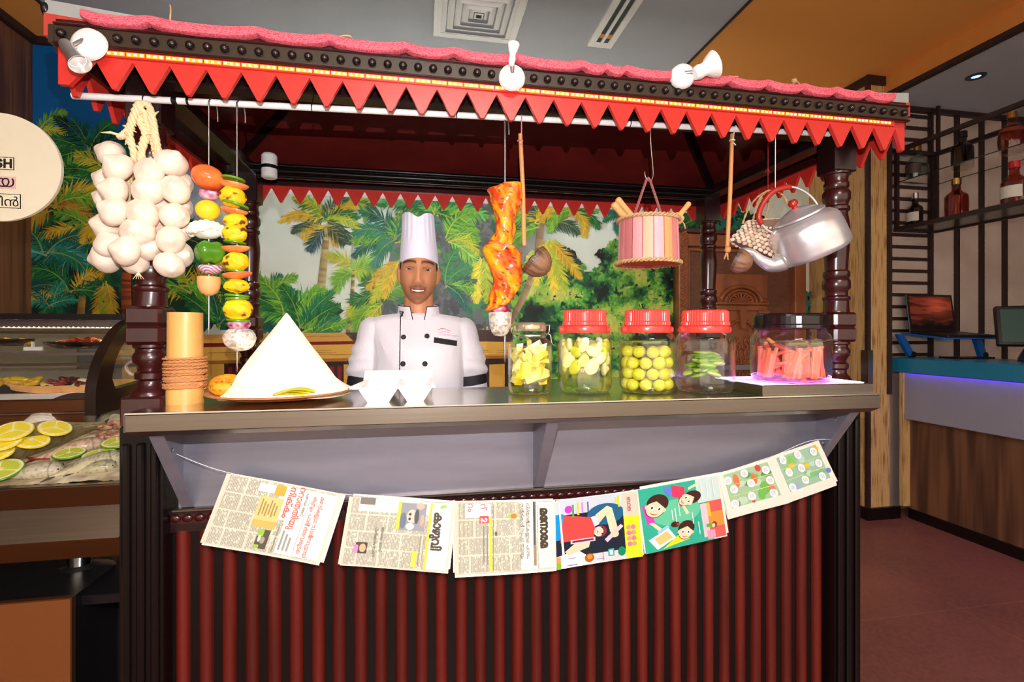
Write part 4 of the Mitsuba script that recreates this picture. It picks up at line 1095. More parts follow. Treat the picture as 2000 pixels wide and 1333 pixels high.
def skewer_hook(d, px, py_top, py_bot, r=0.0022):
    q = at_hang(px, py_bot)
    x = q[0]; pp = pipe_at(x)
    HYY = HY
    e = np.array([x, HYY, q[2]])
    pts = [e, [x, HYY, pp[2] - 0.03], [x, HYY - 0.001, pp[2]], [x + 0.004, pp[1], pp[2] + 0.011], [x + 0.010, pp[1] + 0.011, pp[2]], [x + 0.014, pp[1] + 0.010, pp[2] - 0.045]]
    part(d, 'rod', tube(curve(pts, 50), r, 8), 'steel_dull', True)
    part(d, 'point', tube([e, e + [0, 0, -0.001], e + [0, 0, -0.014]], [r, r, 0.0003], 8), 'steel_dull', True)


def wedge(c, R, ang0=0, tilt=0.0, span=(math.pi, 2 * math.pi), thick=0.5, seed=0):
    """A fruit wedge: half lens, flat cut side up."""
    m = blob((0, 0, 0), (1, 0.75, 1), 3, 0.03, 3, seed)
    v = np.array(m.vertices)
    v[:, 2] = np.where(v[:, 2] > 0, v[:, 2] * 0.06, v[:, 2] * thick)
    v = v * R
    return trimesh.Trimesh(v @ rotm([0, 1, 0], math.degrees(tilt)).T @ rotm([0, 0, 1], ang0).T + np.asarray(c), m.faces, process=False)


s1 = thing('vegetable_skewer', 'long skewer with tomato, cauliflower and green pepper hanging left of the paneer skewer', 'skewer')
skewer_hook(s1, 408, 196, 645)
c = at_hang(406, 347); m = blob(c, np.array([1.08, 1.0, 0.88]) * pxr(406, 347, 27), 4, 0.03, 1.5, 3, rotm([0, 1, 0], 20))
part(s1, 'tomato', m, 'food_gloss', True, color=fcol(m, (222, 74, 34), (236, 130, 60), 16))
c = at_hang(409, 376); m = wedge(c, pxr(409, 376, 20), 10, 0.1, seed=3, thick=0.8)
part(s1, 'onion_wedge', m, 'food_gloss', True, color=fcol(m, (150, 36, 90), (224, 190, 210), 70))
c = at_hang(406, 411); r = pxr(406, 411, 21.5); m = blob(c, np.array([1, 1, 0.92]) * r, 4, 0.02, 30, 1)
part(s1, 'lemon', m, 'food_gloss', True, color=fcol(m, (240, 200, 40), (246, 214, 90), 20))
cf = []
c0 = at_hang(404, 452); rr = pxr(404, 452, 30)
g = np.random.default_rng(11)
for k in range(70):
    a, e = g.uniform(0, 6.28), g.uniform(-0.15, 1.0)
    rad = math.sqrt(max(0, 1 - max(e, 0) ** 2))
    cf.append(blob(c0 + np.array([math.cos(a) * rad, 0.8 * math.sin(a) * rad, 0.66 * e - 0.10]) * rr, rr * g.uniform(0.15, 0.25), 2, 0.14, 4, k))
cf.append(blob(c0 + [0, 0, 0.0], np.array([0.9, 0.75, 0.5]) * rr, 3))
m = cat(cf)
part(s1, 'cauliflower', m, 'food_matte', True, color=fcol(m, (246, 242, 230), (216, 206, 170), 60, 0, 0.45, 0.8))
c = at_hang(410, 494); r = pxr(410, 494, 26)
pm = trimesh.creation.icosphere(subdivisions=4); v = np.array(pm.vertices); ph = np.arctan2(v[:, 1], v[:, 0])
v *= (1 + 0.10 * np.cos(4 * ph + 0.8) * (1 - v[:, 2] ** 2) ** 0.5)[:, None]
v[:, 2] *= 0.95; v[:, 2] += np.where(v[:, 2] < 0, 0.25, 0.35) * np.exp(-(np.hypot(v[:, 0], v[:, 1]) / 0.36) ** 2) * np.sign(-v[:, 2])
v[:, :2] *= (1 + 0.12 * v[:, 2:3])
m = trimesh.Trimesh(v * r + c, pm.faces, process=False)
part(s1, 'green_pepper', m, 'food_gloss', True, color=fcol(m, (70, 124, 20), (112, 160, 40), 18))
c = at_hang(411, 524); m = blob(c + [0, 0, 0], np.array([1, 0.9, 0.6]) * pxr(411, 524, 21), 3); v = np.array(m.vertices); v[:, 2] = np.minimum(v[:, 2], c[2] + 0.006)
m = trimesh.Trimesh(v, m.faces, process=False)
th = (np.hypot(v[:, 0] - c[0], v[:, 2] - c[2] + 0.02) * 900) % 6.28
k = (0.5 + 0.5 * np.sin(th))[:, None]
part(s1, 'onion_half', m, 'food_gloss', True, color=lin((150, 30, 84)) * (1 - k) + lin((236, 214, 226)) * k)
c = at_hang(408, 558); r = pxr(408, 558, 20)
m = moved(lathe([(0.0001, 0.85), (0.93, 0.85), (1.0, 0.78), (1.02, 0.3), (0.94, -0.3), (0.7, -0.75), (0.3, -0.98), (0.0001, -1.02)], 28), (0, 0, 0)); m.apply_scale(r); m.apply_translation(c)
part(s1, 'potato_half', m, 'food_matte', 40, color=None) if False else part(s1, 'potato_half', m, mat('potato', (222, 164, 100), 0.55), 50)

s2 = thing('paneer_skewer', 'long skewer of yellow paneer, tomato wedges and lime hanging beside the left back post', 'skewer')
skewer_hook(s2, 463, 200, 716)
def pan(px, py, rx, rz, seed, tilt=0):
    c = at_hang(px, py); m = blob((0, 0, 0), np.array([rx, rx * 0.8, rz]) * pxr(px, py, 1.0), 4, 0.16, 1.6, seed)
    m = moved(m, c, rotm([0, 1, 0], tilt))
    part(s2, 'paneer', m, 'food_matte', True, color=fcol(m, (250, 206, 14), (240, 176, 6), 30, seed, spots=(96, 46, 16), ns=55.0))
def tom(px, py, w, tilt, seed=0, col=((226, 110, 60), (240, 160, 84))):
    c = at_hang(px, py); m = wedge(c, pxr(px, py, w), 0, tilt, thick=0.42, seed=seed)
    part(s2, 'tomato_wedge', m, 'food_gloss', True, color=fcol(m, *col, 40))
def lime(px, py, w, tilt, th=3.0):
    c = at_hang(px, py); r = pxr(px, py, w)
    m = moved(lathe([(0.0001, -0.1 * r), (0.95 * r, -0.1 * r), (r, -0.04 * r), (r, 0.04 * r), (0.95 * r, 0.1 * r), (0.0001, 0.1 * r)], 28), c, rotm([0, 1, 0], tilt))
    v = np.array(m.vertices) - c; e = np.linalg.norm(v, axis=1) / r
    k = np.clip((e - 0.85) / 0.1, 0, 1)[:, None]
    part(s2, 'lime_slice', m, 'food_gloss', False, color=lin((206, 220, 96)) * (1 - k) + lin((96, 150, 20)) * k)
lime(456, 350, 21, 8); tom(457, 359, 27, 0.14, 1)
pan(455, 385, 24, 21, 2, 15); lime(460, 400, 24, 14); tom(458, 410, 25, 0.16, 3)
pan(460, 432, 22, 14, 4); pan(459, 456, 23, 20, 5, -10); lime(459, 474, 20, 6); tom(460, 483, 26, -0.05, 6)
pan(461, 512, 23, 19, 7); lime(462, 530, 18, 4); tom(463, 534, 27, -0.10, 8)
pan(462, 559, 22, 15, 9); lime(463, 578, 22, 4); lime(463, 584, 21, -3)
pan(465, 605, 26, 22, 10); lime(465, 626, 21, 3)
c = at_hang(467, 634); m = blob(c, np.array([1, 0.9, 0.55]) * pxr(467, 634, 21), 3, 0.03, 3, 4)
part(s2, 'onion_half', m, 'food_gloss', True, color=fcol(m, (140, 24, 70), (232, 200, 214), 60))
c = at_hang(468, 662); r = pxr(468, 662, 29)
m = blob((0, 0, 0), (1, 0.95, 0.85), 4, 0.06, 5, 6); v = np.array(m.vertices); v[:, 2] = np.minimum(v[:, 2], 0.62 + 0.05 * np.sin(9 * np.arctan2(v[:, 1], v[:, 0])))
m = trimesh.Trimesh(v * r + c, m.faces, process=False)
mat('foil', (226, 216, 196), 0.3, 0.45, tex=proc(lambda p, n, uv: mix(lin((250, 244, 232)), lin((196, 182, 156)), smoothstep(0.4, 0.7, fbm(p.x * 130, p.y * 130, p.z * 130)))))
part(s2, 'foil_cup', m, 'foil', False, label='crumpled silver foil cup')

s3 = thing('meat_skewer', 'thick skewer with two twisted orange marinated meat pieces hanging right of the chef', 'skewer')
skewer_hook(s3, 986, 240, 700, 0.0034)
def meat(segs, seed, dy=0.0):
    prof = np.array(segs, float)
    P = np.array([at_hang(x, y, HY - 0.008) for x, y, w in prof]); R_ = np.array([pxr(x, y, w) for x, y, w in prof])
    n = 70; t = np.linspace(0, 1, len(prof)); tt = np.linspace(0, 1, n)
    from scipy.interpolate import PchipInterpolator
    Pc = PchipInterpolator(t, P)(tt); Rc = PchipInterpolator(t, R_)(tt)
    na = 40
    a = np.linspace(0, 2 * np.pi, na, endpoint=False)
    V = []
    for i in range(n):
        tw = 5.0 * tt[i] + seed
        rad = Rc[i] * (1 + 0.13 * np.cos(2 * a + tw) + 0.07 * np.cos(3 * a - 2 * tw) + 0.05 * np.cos(5 * a + 3.1 * tw))
        V.append(np.stack([Pc[i, 0] + rad * np.cos(a), Pc[i, 1] + 0.8 * rad * np.sin(a), np.full(na, Pc[i, 2]) + 0.18 * Rc[i] * np.cos(a + tw * 0.6)], 1))
    V = np.vstack(V)
    nz = meshkit.fbm(V * 55, 3, seed) - 0.5
    V[:, 0] += nz * 0.008; V[:, 1] -= (meshkit.fbm(V * 45 + 9, 3, seed) - 0.5) * 0.012
    q, j = np.meshgrid(np.arange(n - 1), np.arange(na), indexing='ij'); j2 = (j + 1) % na
    f = np.stack([q * na + j, (q + 1) * na + j, (q + 1) * na + j2, q * na + j2], -1).reshape(-1, 4)
    V = np.vstack([V, Pc[0] + [0, 0, -0.004], Pc[-1]])
    k = np.arange(na)
    F_ = np.vstack([f[:, [0, 1, 2]], f[:, [0, 2, 3]], np.stack([k, (k + 1) % na, np.full(na, n * na)], 1), np.stack([(n - 1) * na + (k + 1) % na, (n - 1) * na + k, np.full(na, n * na + 1)], 1)])
    m = trimesh.Trimesh(V, F_, process=False)
    ang = np.r_[np.tile(a, n), 0, 0]
    hh = np.r_[np.repeat(tt, na), 0, 1]
    st = meshkit.fbm(np.c_[np.cos(ang - 3 * hh) * 3, np.sin(ang - 3 * hh) * 3, hh * 4 + seed], 4, seed)
    st2 = meshkit.fbm(V * 60, 3, seed + 3)
    k1 = np.clip((st - 0.42) / 0.2, 0, 1)[:, None]
    c = lin((206, 62, 24)) * (1 - k1) + lin((244, 160, 20)) * k1
    k3 = (np.clip((st2 - 0.55) / 0.15, 0, 1) * 0.7)[:, None]
    c = c * (1 - k3) + lin((226, 120, 60)) * k3
    k2 = np.clip((meshkit.fbm(V * 120, 2, seed + 8) - 0.68) / 0.06, 0, 1)[:, None]
    c = c * (1 - k2) + lin((60, 24, 16)) * k2
    top = np.clip((0.10 - hh) / 0.06, 0, 1)[:, None]
    c = c * (1 - top) + (lin((224, 140, 110)) * st[:, None] + lin((90, 40, 40)) * (1 - st[:, None])) * top
    part(s3, 'meat', m, 'food_gloss', True, color=c)
meat([(988, 364, 24), (987, 370, 31), (988, 392, 30), (986, 415, 26), (987, 435, 21), (986, 455, 21), (982, 470, 20), (972, 484, 22), (958, 494, 16)], 1)
meat([(986, 486, 34), (985, 492, 37), (985, 510, 34), (987, 535, 28), (988, 555, 23), (984, 572, 22), (978, 586, 20), (970, 596, 18), (956, 606, 10)], 4)
c = at_hang(977, 604, HY); m = blob(c, np.array([1, 0.9, 0.55]) * pxr(977, 604, 18), 3, 0.05, 3, 4)
part(s3, 'onion_piece', m, 'food_gloss', True, color=fcol(m, (150, 20, 60), (226, 150, 180), 50))
c = at_hang(977, 635, HY); r = pxr(977, 635, 22)
m = moved(lathe([(0.0001, 1.1), (0.98, 1.12), (1.04, 1.04), (1.0, 0.6), (0.95, 0.0), (0.78, -0.6), (0.45, -0.98), (0.0001, -1.05)], 36), (0, 0, 0))
m = m.subdivide(); v = np.array(m.vertices); v *= (1 + 0.10 * (meshkit.fbm(v * 3.5, 3, 2) - 0.5))[:, None]
m = trimesh.Trimesh(v * r + c, m.faces, process=False)
part(s3, 'foil_cup', m, 'foil', False, label='crumpled silver foil cup')

# coconut shell ladles
wood('bamboo_stick', (214, 156, 96), (178, 116, 66), 0.5, 40, 8); mat('coconut', (120, 84, 64), 0.45, tex=VC)
def ladle(lab, p_top, p_bot, cup, r, axis, tie):
    d = thing('coconut_ladle', lab, 'ladle')
    a, b = at_hang(*p_top), at_hang(*p_bot)
    part(d, 'handle', tube([a, a * 0.5 + b * 0.5 + [0.002, 0, 0], b], [0.0062, 0.0066, 0.0066], 10), 'bamboo_stick', True)
    c = at_hang(*cup, HY - 0.012)
    m = trimesh.creation.icosphere(subdivisions=4); v = np.array(m.vertices)
    outer = v * [1, 1, 1.18]
    keep = v[:, 2] > -0.25
    # an open half shell: fold the far side inwards
    w = np.where((v[:, 2] < -0.2)[:, None], outer * [0.93, 0.93, -0.75] + [0, 0, -0.32], outer)
    w = w * (1 + 0.02 * np.sin(40 * np.arctan2(v[:, 1], v[:, 0]) + 5 * v[:, 2]))[:, None]
    B = align(axis)
    W = (w * r) @ B.T + c
    st = meshkit.fbm(np.c_[np.arctan2(v[:, 1], v[:, 0]) * 8, v[:, 2] * 2, v[:, 2] * 0], 3, 2)[:, None]
    col = lin((48, 28, 20)) * (1 - st) + lin((158, 116, 84)) * st
    col *= np.clip(1.2 - 0.5 * (v[:, 2:3] < 0.1), 0.5, 1.2)
    part(d, 'shell', trimesh.Trimesh(W, m.faces, process=False), 'coconut', True, color=col)
    q = pipe_at(a[0])
    part(d, 'tie', cat([tube(curve([a + [0, -0.006, -0.02], a + [0.003, -0.004, 0.0], q + [0.002, -0.010, 0.0], q + [0.004, 0, 0.0105], q + [0.004, 0.010, 0]], 20), 0.0018, 6), tube([a + [0, -0.007, -0.03], a + [0.006, -0.009, -0.038]], 0.0016, 5), tube([a + 0.008 * np.array([math.cos(t), math.sin(t), 0]) + [0, 0, -0.02] for t in np.linspace(0, 6.3, 14)], 0.0016, 5)]), tie, True)
    if 'knot' in lab:
        part(d, 'lashing', cat([blob(b + [0, -0.004, 0.006], (0.010, 0.009, 0.011), 2, 0.3, 5), tube([b, b + [-0.010, 0, -0.024]], [0.004, 0.002], 6), tube([b, b + [0.004, 0, -0.026]], [0.004, 0.002], 6)]), 'bamboo_stick', True)
mat('tie_pink', (226, 110, 120), 0.6)
ladle('bamboo ladle with dark coconut shell cup hanging right of the meat skewer', (1016, 262), (1024, 480), (1044, 508), 0.045, (0.75, -0.15, -0.7), 'tie_pink')
ladle('bamboo ladle with ribbed coconut shell and knot hanging left of the kettle', (1430, 262), (1420, 492), (1440, 509), 0.038, (0.7, -0.55, -0.45), 'white_paint')

# basket of wooden sticks on an S hook
bk = thing('wood_basket', 'round pink and tan slatted wooden basket hanging from a steel hook', 'basket')
c = at_hang(1266, 470); zt_, zb_ = at_hang(1266, 431)[2], at_hang(1266, 515)[2]
rt, rb_ = pxr(1266, 470, 56), pxr(1266, 470, 58.5)
COLS = [(222, 150, 150), (214, 132, 128), (226, 164, 130), (232, 160, 104), (228, 166, 172), (190, 110, 108)]
for k in range(6): mat(f'stave_{k}', COLS[k], 0.55, tex=(lambda cc: proc(lambda p, n, uv: K(lin(cc)) * (0.82 + 0.3 * fbm(p.x * 90, p.y * 90, p.z * 6))))(COLS[k]))
ns = 18
order = [3, 0, 4, 5, 0, 1, 2, 3, 4, 1, 5, 0, 2, 4, 3, 1, 4, 2]
for k in range(ns):
    a0, a1 = 2 * np.pi * (k + 0.05) / ns - 0.1, 2 * np.pi * (k + 0.95) / ns - 0.1
    pts = []
    for a in np.linspace(a0, a1, 4):
        for rr, z in ((rt, zt_), (rb_, zb_), (rt - 0.005, zt_), (rb_ - 0.005, zb_)): pts.append([c[0] + rr * math.cos(a), c[1] + rr * math.sin(a), z])
    part(bk, 'stave', hullmesh(pts), f'stave_{order[k]}', False)
part(bk, 'lining', lathe([(rb_ - 0.006, zb_ + 0.006), (rt - 0.006, zt_ - 0.002), (rt - 0.008, zt_ - 0.002), (rb_ - 0.008, zb_ + 0.008)], 36, (c[0], c[1], 0), True), 'stave_5')
part(bk, 'base', lathe([(0.0001, zb_ + 0.008), (rb_ - 0.006, zb_ + 0.008), (rb_ - 0.006, zb_ + 0.002), (0.0001, zb_ + 0.002)], 36, (c[0], c[1], 0)), mat('basket_base', (196, 84, 56), 0.6), 30)
for rr, z in ((rt + 0.003, zt_), (rb_ + 0.003, zb_)):
    t = np.linspace(0, 2 * np.pi, 220)
    part(bk, 'braided_rim', cat([tube(np.stack([c[0] + (rr + 0.0035 * np.cos(22 * t + o)) * np.cos(t), c[1] + (rr + 0.0035 * np.cos(22 * t + o)) * np.sin(t), z + 0.0035 * np.sin(22 * t + o)], 1), 0.0034, 6) for o in (0, np.pi)]), 'straw', True)
hk = at_hang(1266, 352)
hp_ = []
for s in (-1, 1):
    e = np.array([c[0] + s * rt * 0.62, c[1] + 0.0, zt_ - 0.01])
    P = np.linspace(hk + [s * 0.006, 0, 0], e, 30)
    for o in (0, 2.1, 4.2):
        th = np.linspace(0, 30, 30) + o
        hp_.append(tube(P + np.stack([np.cos(th), np.sin(th), 0 * th], 1) * 0.0025, 0.0024, 5))
hp_.append(tube([hk + [-0.007, 0, -0.002], hk + [0, 0, 0.006], hk + [0.007, 0, -0.002]], 0.0048, 8))
part(bk, 'rope_handle', cat(hp_), mat('rope_maroon', (150, 86, 84), 0.7), True)
for s in (0.25, -0.45): part(bk, 'loose_twig', tube(curve([[c[0] + rt * 0.9, c[1] - rt * 0.4, zt_], [c[0] + rt * 1.08, c[1] - rt * 0.45, zt_ - 0.012], [c[0] + rt * 1.12, c[1] - rt * 0.5, zt_ - 0.028 - 0.01 * s]], 8), 0.0015, 5), 'straw', True)
q = pipe_at(hk[0])
single('s_hook', tube(curve([q + [0.022, 0.012, 0.004], q + [0.012, 0.004, 0.011], q + [0, -0.010, 0.004], q + [-0.002, -0.012, -0.03], hk + [0.014, 0, 0.05], hk + [0.016, 0, 0.02], hk + [0.006, 0, -0.0045], hk + [-0.006, 0, 0.004], hk + [-0.012, 0, 0.026]], 60), 0.0026, 8), 'steel', 'bent steel hook that holds the slatted basket on the pipe', 'hook', smooth=True)
wood('pale_wood', (232, 182, 116), (206, 146, 84), 0.5, 50, 10)
def stick(lab, p0, p1, r, extra=None):
    a, b = at_hang(*p0), at_hang(*p1)
    b = b + (b - a) * 0.25
    ms = [tube([a + (b - a) * t for t in (0, 0.02, 0.06, 0.3, 0.7, 1)], np.array([0.55, 0.85, 1, 0.92, 1.05, 1]) * r, 12)]
    if extra is not None: ms += extra
    single('wooden_stick', cat(ms), 'pale_wood', lab, 'wooden stick', smooth=True)
stick('upper of the two pale wooden sticks leaning out of the basket to the left', (1205, 388, HY + 0.012), (1238, 428, HY + 0.03), 0.0105)
stick('lower of the two pale wooden sticks leaning out of the basket to the left', (1197, 398, HY - 0.03), (1226, 430, HY - 0.01), 0.0105)
a = at_hang(1347, 396, HY - 0.01); e = at_hang(1318, 432, HY - 0.01)
stick('pale wooden whisk with knobbed head leaning out of the basket to the right', (1347, 396, HY - 0.01), (1318, 432, HY - 0.01), 0.0085,
      [blob(e + np.array([math.cos(t), 0.3 * math.sin(t), math.sin(t) * 0.6]) * 0.016 + [0.0, -0.004, 0.008], (0.013, 0.010, 0.011), 2) for t in np.linspace(0, 5.2, 6)])

# woven bag
bag = thing('woven_bag', 'small coarse woven straw bag with rope straps hanging behind the kettle spout', 'bag')
BYY = HY + 0.06
bc = at_hang(1468, 472, BYY)
def bagpt(u, v):
    """u across, v up, on the front of the bag; the bag tilts and hangs a little askew."""
    P = [at_hang(1424, 470, BYY), at_hang(1545, 530, BYY), at_hang(1540, 425, BYY), at_hang(1462, 432, BYY)]
    return (P[0] * (1 - u) * (1 - v) + P[1] * u * (1 - v) + P[2] * u * v + P[3] * (1 - u) * v)
V, Fc, C, k = [], [], [], 0
mb = MB()
nu, nv_ = 13, 9
for side in (-1, 1):
    for iu in range(nu):
        for iv in range(nv_):
            u, v = (iu + 0.5 + (0.25 if iv % 2 else -0.25)) / nu, (iv + 0.5) / nv_
            if not (0 <= u <= 1): continue
            q = bagpt(u, v) + [0, side * 0.028 * math.sin(math.pi * min(max(u, .02), .98)) ** 0.5 * (0.6 + 0.4 * (1 - v)), 0]
            col = (200, 174, 152) if rng.random() < 0.5 else (226, 200, 176)
            mb.mesh(blob(q, (0.0085, 0.0048, 0.0062), 2, 0.1, 3, iu * 9 + iv, rotm([0, 1, 0], 30 if (iu + iv) % 2 else -20)), col)
m, cc = mb.out()
part(bag, 'weave', m, 'vc_matte', True, color=cc, kind='stuff')
body = hullmesh([bagpt(u, v) + [0, s * 0.024 * math.sin(math.pi * min(max(u, .05), .95)) ** .5, 0] for u in np.linspace(0.03, 0.97, 7) for v in (0.04, 0.5, 0.96) for s in (-1, 1)])
part(bag, 'lining', body, mat('bag_dark', (120, 96, 80), 0.9), False)
tk = at_hang(1500, 372, BYY)
st = []
for (a_, dy) in (((1443, 440), -0.02), ((1478, 436), 0.02), ((1500, 432), 0.02), ((1530, 402), -0.02)):
    e = at_hang(*a_, BYY) + [0, dy, 0]
    P = curve([tk, tk * 0.55 + e * 0.45 + [(-0.012 if a_[0] < 1490 else 0.010), 0, 0.012], e], 20)
    for o in (0, 3.14):
        th = np.linspace(0, 22, 20) + o
        st.append(tube(P + np.stack([np.cos(th), np.sin(th), 0 * th], 1) * 0.0018, 0.0022, 5))
part(bag, 'strap', cat(st), 'straw', True)
tp = at_hang(1500, 330, BYY)
part(bag, 'red_string', cat([tube([tk, tp, [tp[0], BYY, H + 0.655]], 0.0012, 5), tube([tp, tp + [-0.012, 0, -0.014]], 0.001, 5), tube([tp, tp + [0.008, 0, -0.012]], 0.001, 5)]), mat('string_red', (170, 30, 34), 0.6), True)

# aluminium kettle hanging by its handle
mat('kettle_alu', (230, 228, 230), 0.3, 0.72, tex=proc(lambda p, n, uv: K(lin((236, 234, 236))) * (0.84 + 0.28 * fbm(p.x * 14, p.y * 14, p.z * 30))))
mat('handle_red', (170, 38, 26), 0.3)
kt = thing('kettle', 'dented aluminium kettle with red handle hanging tilted at the right post', 'kettle')
kc = at_hang(1577, 462, HY - 0.02)
KR = rotm([0, 1, 0], -27) @ rotm([0, 0, 1], -14)
def kx(m): return moved(m, kc, KR)
W = 0.109
part(kt, 'body', kx(lathe([(0.0001, -0.062), (W * 0.93, -0.062), (W * 0.99, -0.055), (W * 1.01, -0.045), (W, 0.0), (W * 0.98, 0.030), (W * 0.93, 0.045), (W * 0.80, 0.058), (W * 0.66, 0.064), (W * 0.64, 0.068), (0.0001, 0.068)], 56)), 'kettle_alu', 40)
part(kt, 'lid', kx(lathe([(W * 0.70, 0.066), (W * 0.70, 0.072), (W * 0.64, 0.075), (W * 0.45, 0.086), (W * 0.2, 0.098), (0.0001, 0.100)], 48)), 'kettle_alu', 40)
part(kt, 'knob', kx(lathe([(0.008, 0.098), (0.008, 0.106), (0.014, 0.110), (0.015, 0.120), (0.009, 0.127), (0.0001, 0.128)], 24)), 'handle_red', 50)
sp = curve([(-W * 0.92, 0, -0.040), (-W * 1.22, 0, -0.036), (-W * 1.48, 0, -0.004), (-W * 1.62, 0, 0.030), (-W * 1.86, 0, 0.050)], 30)
part(kt, 'spout', kx(tube(sp, np.interp(np.linspace(0, 1, 30), [0, 0.3, 0.7, 1], [0.030, 0.022, 0.013, 0.0105]), 18)), 'kettle_alu', True)
part(kt, 'spout_mount', kx(blob((-W * 0.94, 0, -0.034), (0.016, 0.034, 0.030), 3)), 'kettle_alu', True)
ha = curve([(-W * 0.80, 0, 0.055), (-W * 1.0, 0, 0.085), (-W * 1.05, 0, 0.115), (-W * 0.82, 0, 0.154), (-W * 0.30, 0, 0.178), (W * 0.10, 0, 0.168), (W * 0.42, 0, 0.135), (W * 0.58, 0, 0.095), (W * 0.62, 0, 0.062)], 80)
part(kt, 'handle_wire', kx(tube(ha, 0.0036, 10)), 'kettle_alu', True)
part(kt, 'handle_grip', kx(tube(ha[12:52], 0.0085, 14)), 'handle_red', True)
for s in ((-W * 0.80, 0.055), (W * 0.62, 0.062)):
    part(kt, 'handle_lug', kx(cat([blob((s[0], 0, s[1]), (0.012, 0.009, 0.010), 2), tube([(s[0], -0.014, s[1]), (s[0], 0.014, s[1])], 0.004, 8)])), 'kettle_alu', True)
hp0 = kx(trimesh.Trimesh([ha[40]], [[0, 0, 0]], process=False)).vertices[0]
q = pipe_at(hp0[0])
part(kt, 'string', tube([hp0 + [0, 0, 0.008], [hp0[0], q[1], q[2]]], 0.0013, 5), 'white_paint', True)
# ------------------------------------------------------------------ things on the counter
ZTOP = H - 0.1845
# bamboo mug
bmx, bmy = -0.603, 1.425
rr = 0.0415
d = thing('bamboo_mug', 'tall pale bamboo tube wrapped in coir rope at the left counter end', 'mug')
zt_ = atY(360, 611, bmy)[2]
wood('bamboo_tube', (234, 182, 104), (196, 136, 64), 0.42, 26, 3)
part(d, 'tube', lathe([(0.0001, ZTOP), (rr * 1.02, ZTOP), (rr * 1.03, ZTOP + 0.03), (rr * 0.985, ZTOP + 0.06), (rr * 0.96, zt_ - 0.002), (rr * 0.945, zt_), (rr * 0.80, zt_), (rr * 0.78, zt_ - 0.005), (rr * 0.78, ZTOP + 0.04), (0.0001, ZTOP + 0.035)], 40, (bmx, bmy, 0)), 'bamboo_tube', 40)
n = 900; t = np.linspace(0, 1, n); a = t * 2 * np.pi * 14.5
zr = ZTOP + 0.037 + t * 0.082 + 0.002 * np.sin(a * 0.31)
rp = rr * 1.05 + 0.0025 + 0.0012 * np.sin(a * 0.53)
P = np.stack([bmx + rp * np.cos(a), bmy + rp * np.sin(a), zr], 1)
th = np.arange(n) * 1.0
part(d, 'rope_wrap', cat([tube(P + np.stack([np.cos(a) * np.cos(th + o), np.sin(a) * np.cos(th + o), np.sin(th + o)], 1) * 0.0016, 0.0021, 5) for o in (0, np.pi)]), mat('coir', (196, 132, 80), 0.8), True)
kn = [bmx + rr * 1.05, bmy - 0.02, ZTOP + 0.05]
part(d, 'rope_end', cat([blob(kn, (0.007, 0.006, 0.006), 2, 0.2, 4)]), 'coir', True)
# plate with the cone dosa
px_, py_ = -0.375, 1.463
mat('plate_wood', (206, 140, 88), 0.45, tex=proc(lambda p, n, uv: mix(lin((212, 146, 92)), lin((160, 96, 56)), fbm(p.x * 30, p.y * 6, p.z * 30))))
R_ = 0.186
plate = single('wooden_plate', lathe([(0.0001, ZTOP), (0.075, ZTOP), (0.085, ZTOP + 0.003), (0.14, ZTOP + 0.010), (R_, ZTOP + 0.022), (R_ + 0.001, ZTOP + 0.025), (R_ - 0.004, ZTOP + 0.026), (0.14, ZTOP + 0.015), (0.09, ZTOP + 0.010), (0.0001, ZTOP + 0.009)], 64, (px_, py_, 0)), 'plate_wood', 'round brown wooden plate under the cone dosa', 'plate', smooth=40)
# conical dosa: a rolled sheet with an overlapping edge
nz_, na = 40, 90
za, z0 = atY(562, 612, py_)[2], ZTOP + 0.016
V = []
for i in range(nz_):
    t = i / (nz_ - 1)
    z = z0 + (za - z0) * t
    base = 0.146 * (1 - t) ** 0.98 + 0.002
    flare = 0.020 * max(0, 1 - t / 0.22) ** 2
    for j in range(na):
        a = 2 * np.pi * 1.14 * j / (na - 1) - 0.9
        r = base * (1 + 0.030 * np.sin(2 * a + 3 * t) + 0.02 * math.sin(5 * a + 7 * t)) + flare * (1 + 0.5 * math.sin(3 * a)) + 0.010 * (j / (na - 1)) * (1 - t)
        V.append([px_ + 0.006 + r * math.cos(a) + 0.004 * t, py_ + 0.90 * r * math.sin(a), z + 0.006 * math.sin(3 * a) * (1 - t)])
V = np.array(V)
i, j = np.meshgrid(np.arange(nz_ - 1), np.arange(na - 1), indexing='ij')
q = np.stack([i * na + j, i * na + j + 1, (i + 1) * na + j + 1, (i + 1) * na + j], -1).reshape(-1, 4)
fo = np.vstack([q[:, [0, 1, 2]], q[:, [0, 2, 3]]])
dm = trimesh.Trimesh(V, fo, process=False); dm.fix_normals
nr = np.array(trimesh.Trimesh(V, fo, process=True).vertices)
V2 = V.copy(); V2[:, :2] = (V[:, :2] - [px_, py_]) * 0.985 + [px_, py_]
m2 = trimesh.Trimesh(V2, fo[:, ::-1], process=False)
edge = []
for j0 in (0, na - 1):
    for i0 in range(nz_ - 1):
        a_, b_ = i0 * na + j0, (i0 + 1) * na + j0
        edge += [[a_, b_, b_ + len(V)], [a_, b_ + len(V), a_ + len(V)]]
for j0 in range(na - 1):
    edge += [[j0, j0 + 1, j0 + 1 + len(V)], [j0, j0 + 1 + len(V), j0 + len(V)]]
dosa = trimesh.Trimesh(np.vstack([V, V2]), np.vstack([fo, fo[:, ::-1] + len(V), edge]), process=False)
tz = (np.vstack([V, V2])[:, 2] - z0) / (za - z0)
k = np.clip(0.9 * np.abs(meshkit.fbm(np.vstack([V, V2]) * 25, 3, 4) - 0.5), 0, 1)[:, None]
dc = lin((255, 250, 234)) * (1 - k) + lin((246, 214, 150)) * k
single('cone_dosa', dosa, 'food_matte', 'tall pale cone-shaped rolled dosa standing on the wooden plate', 'dosa', smooth=True, color=dc)
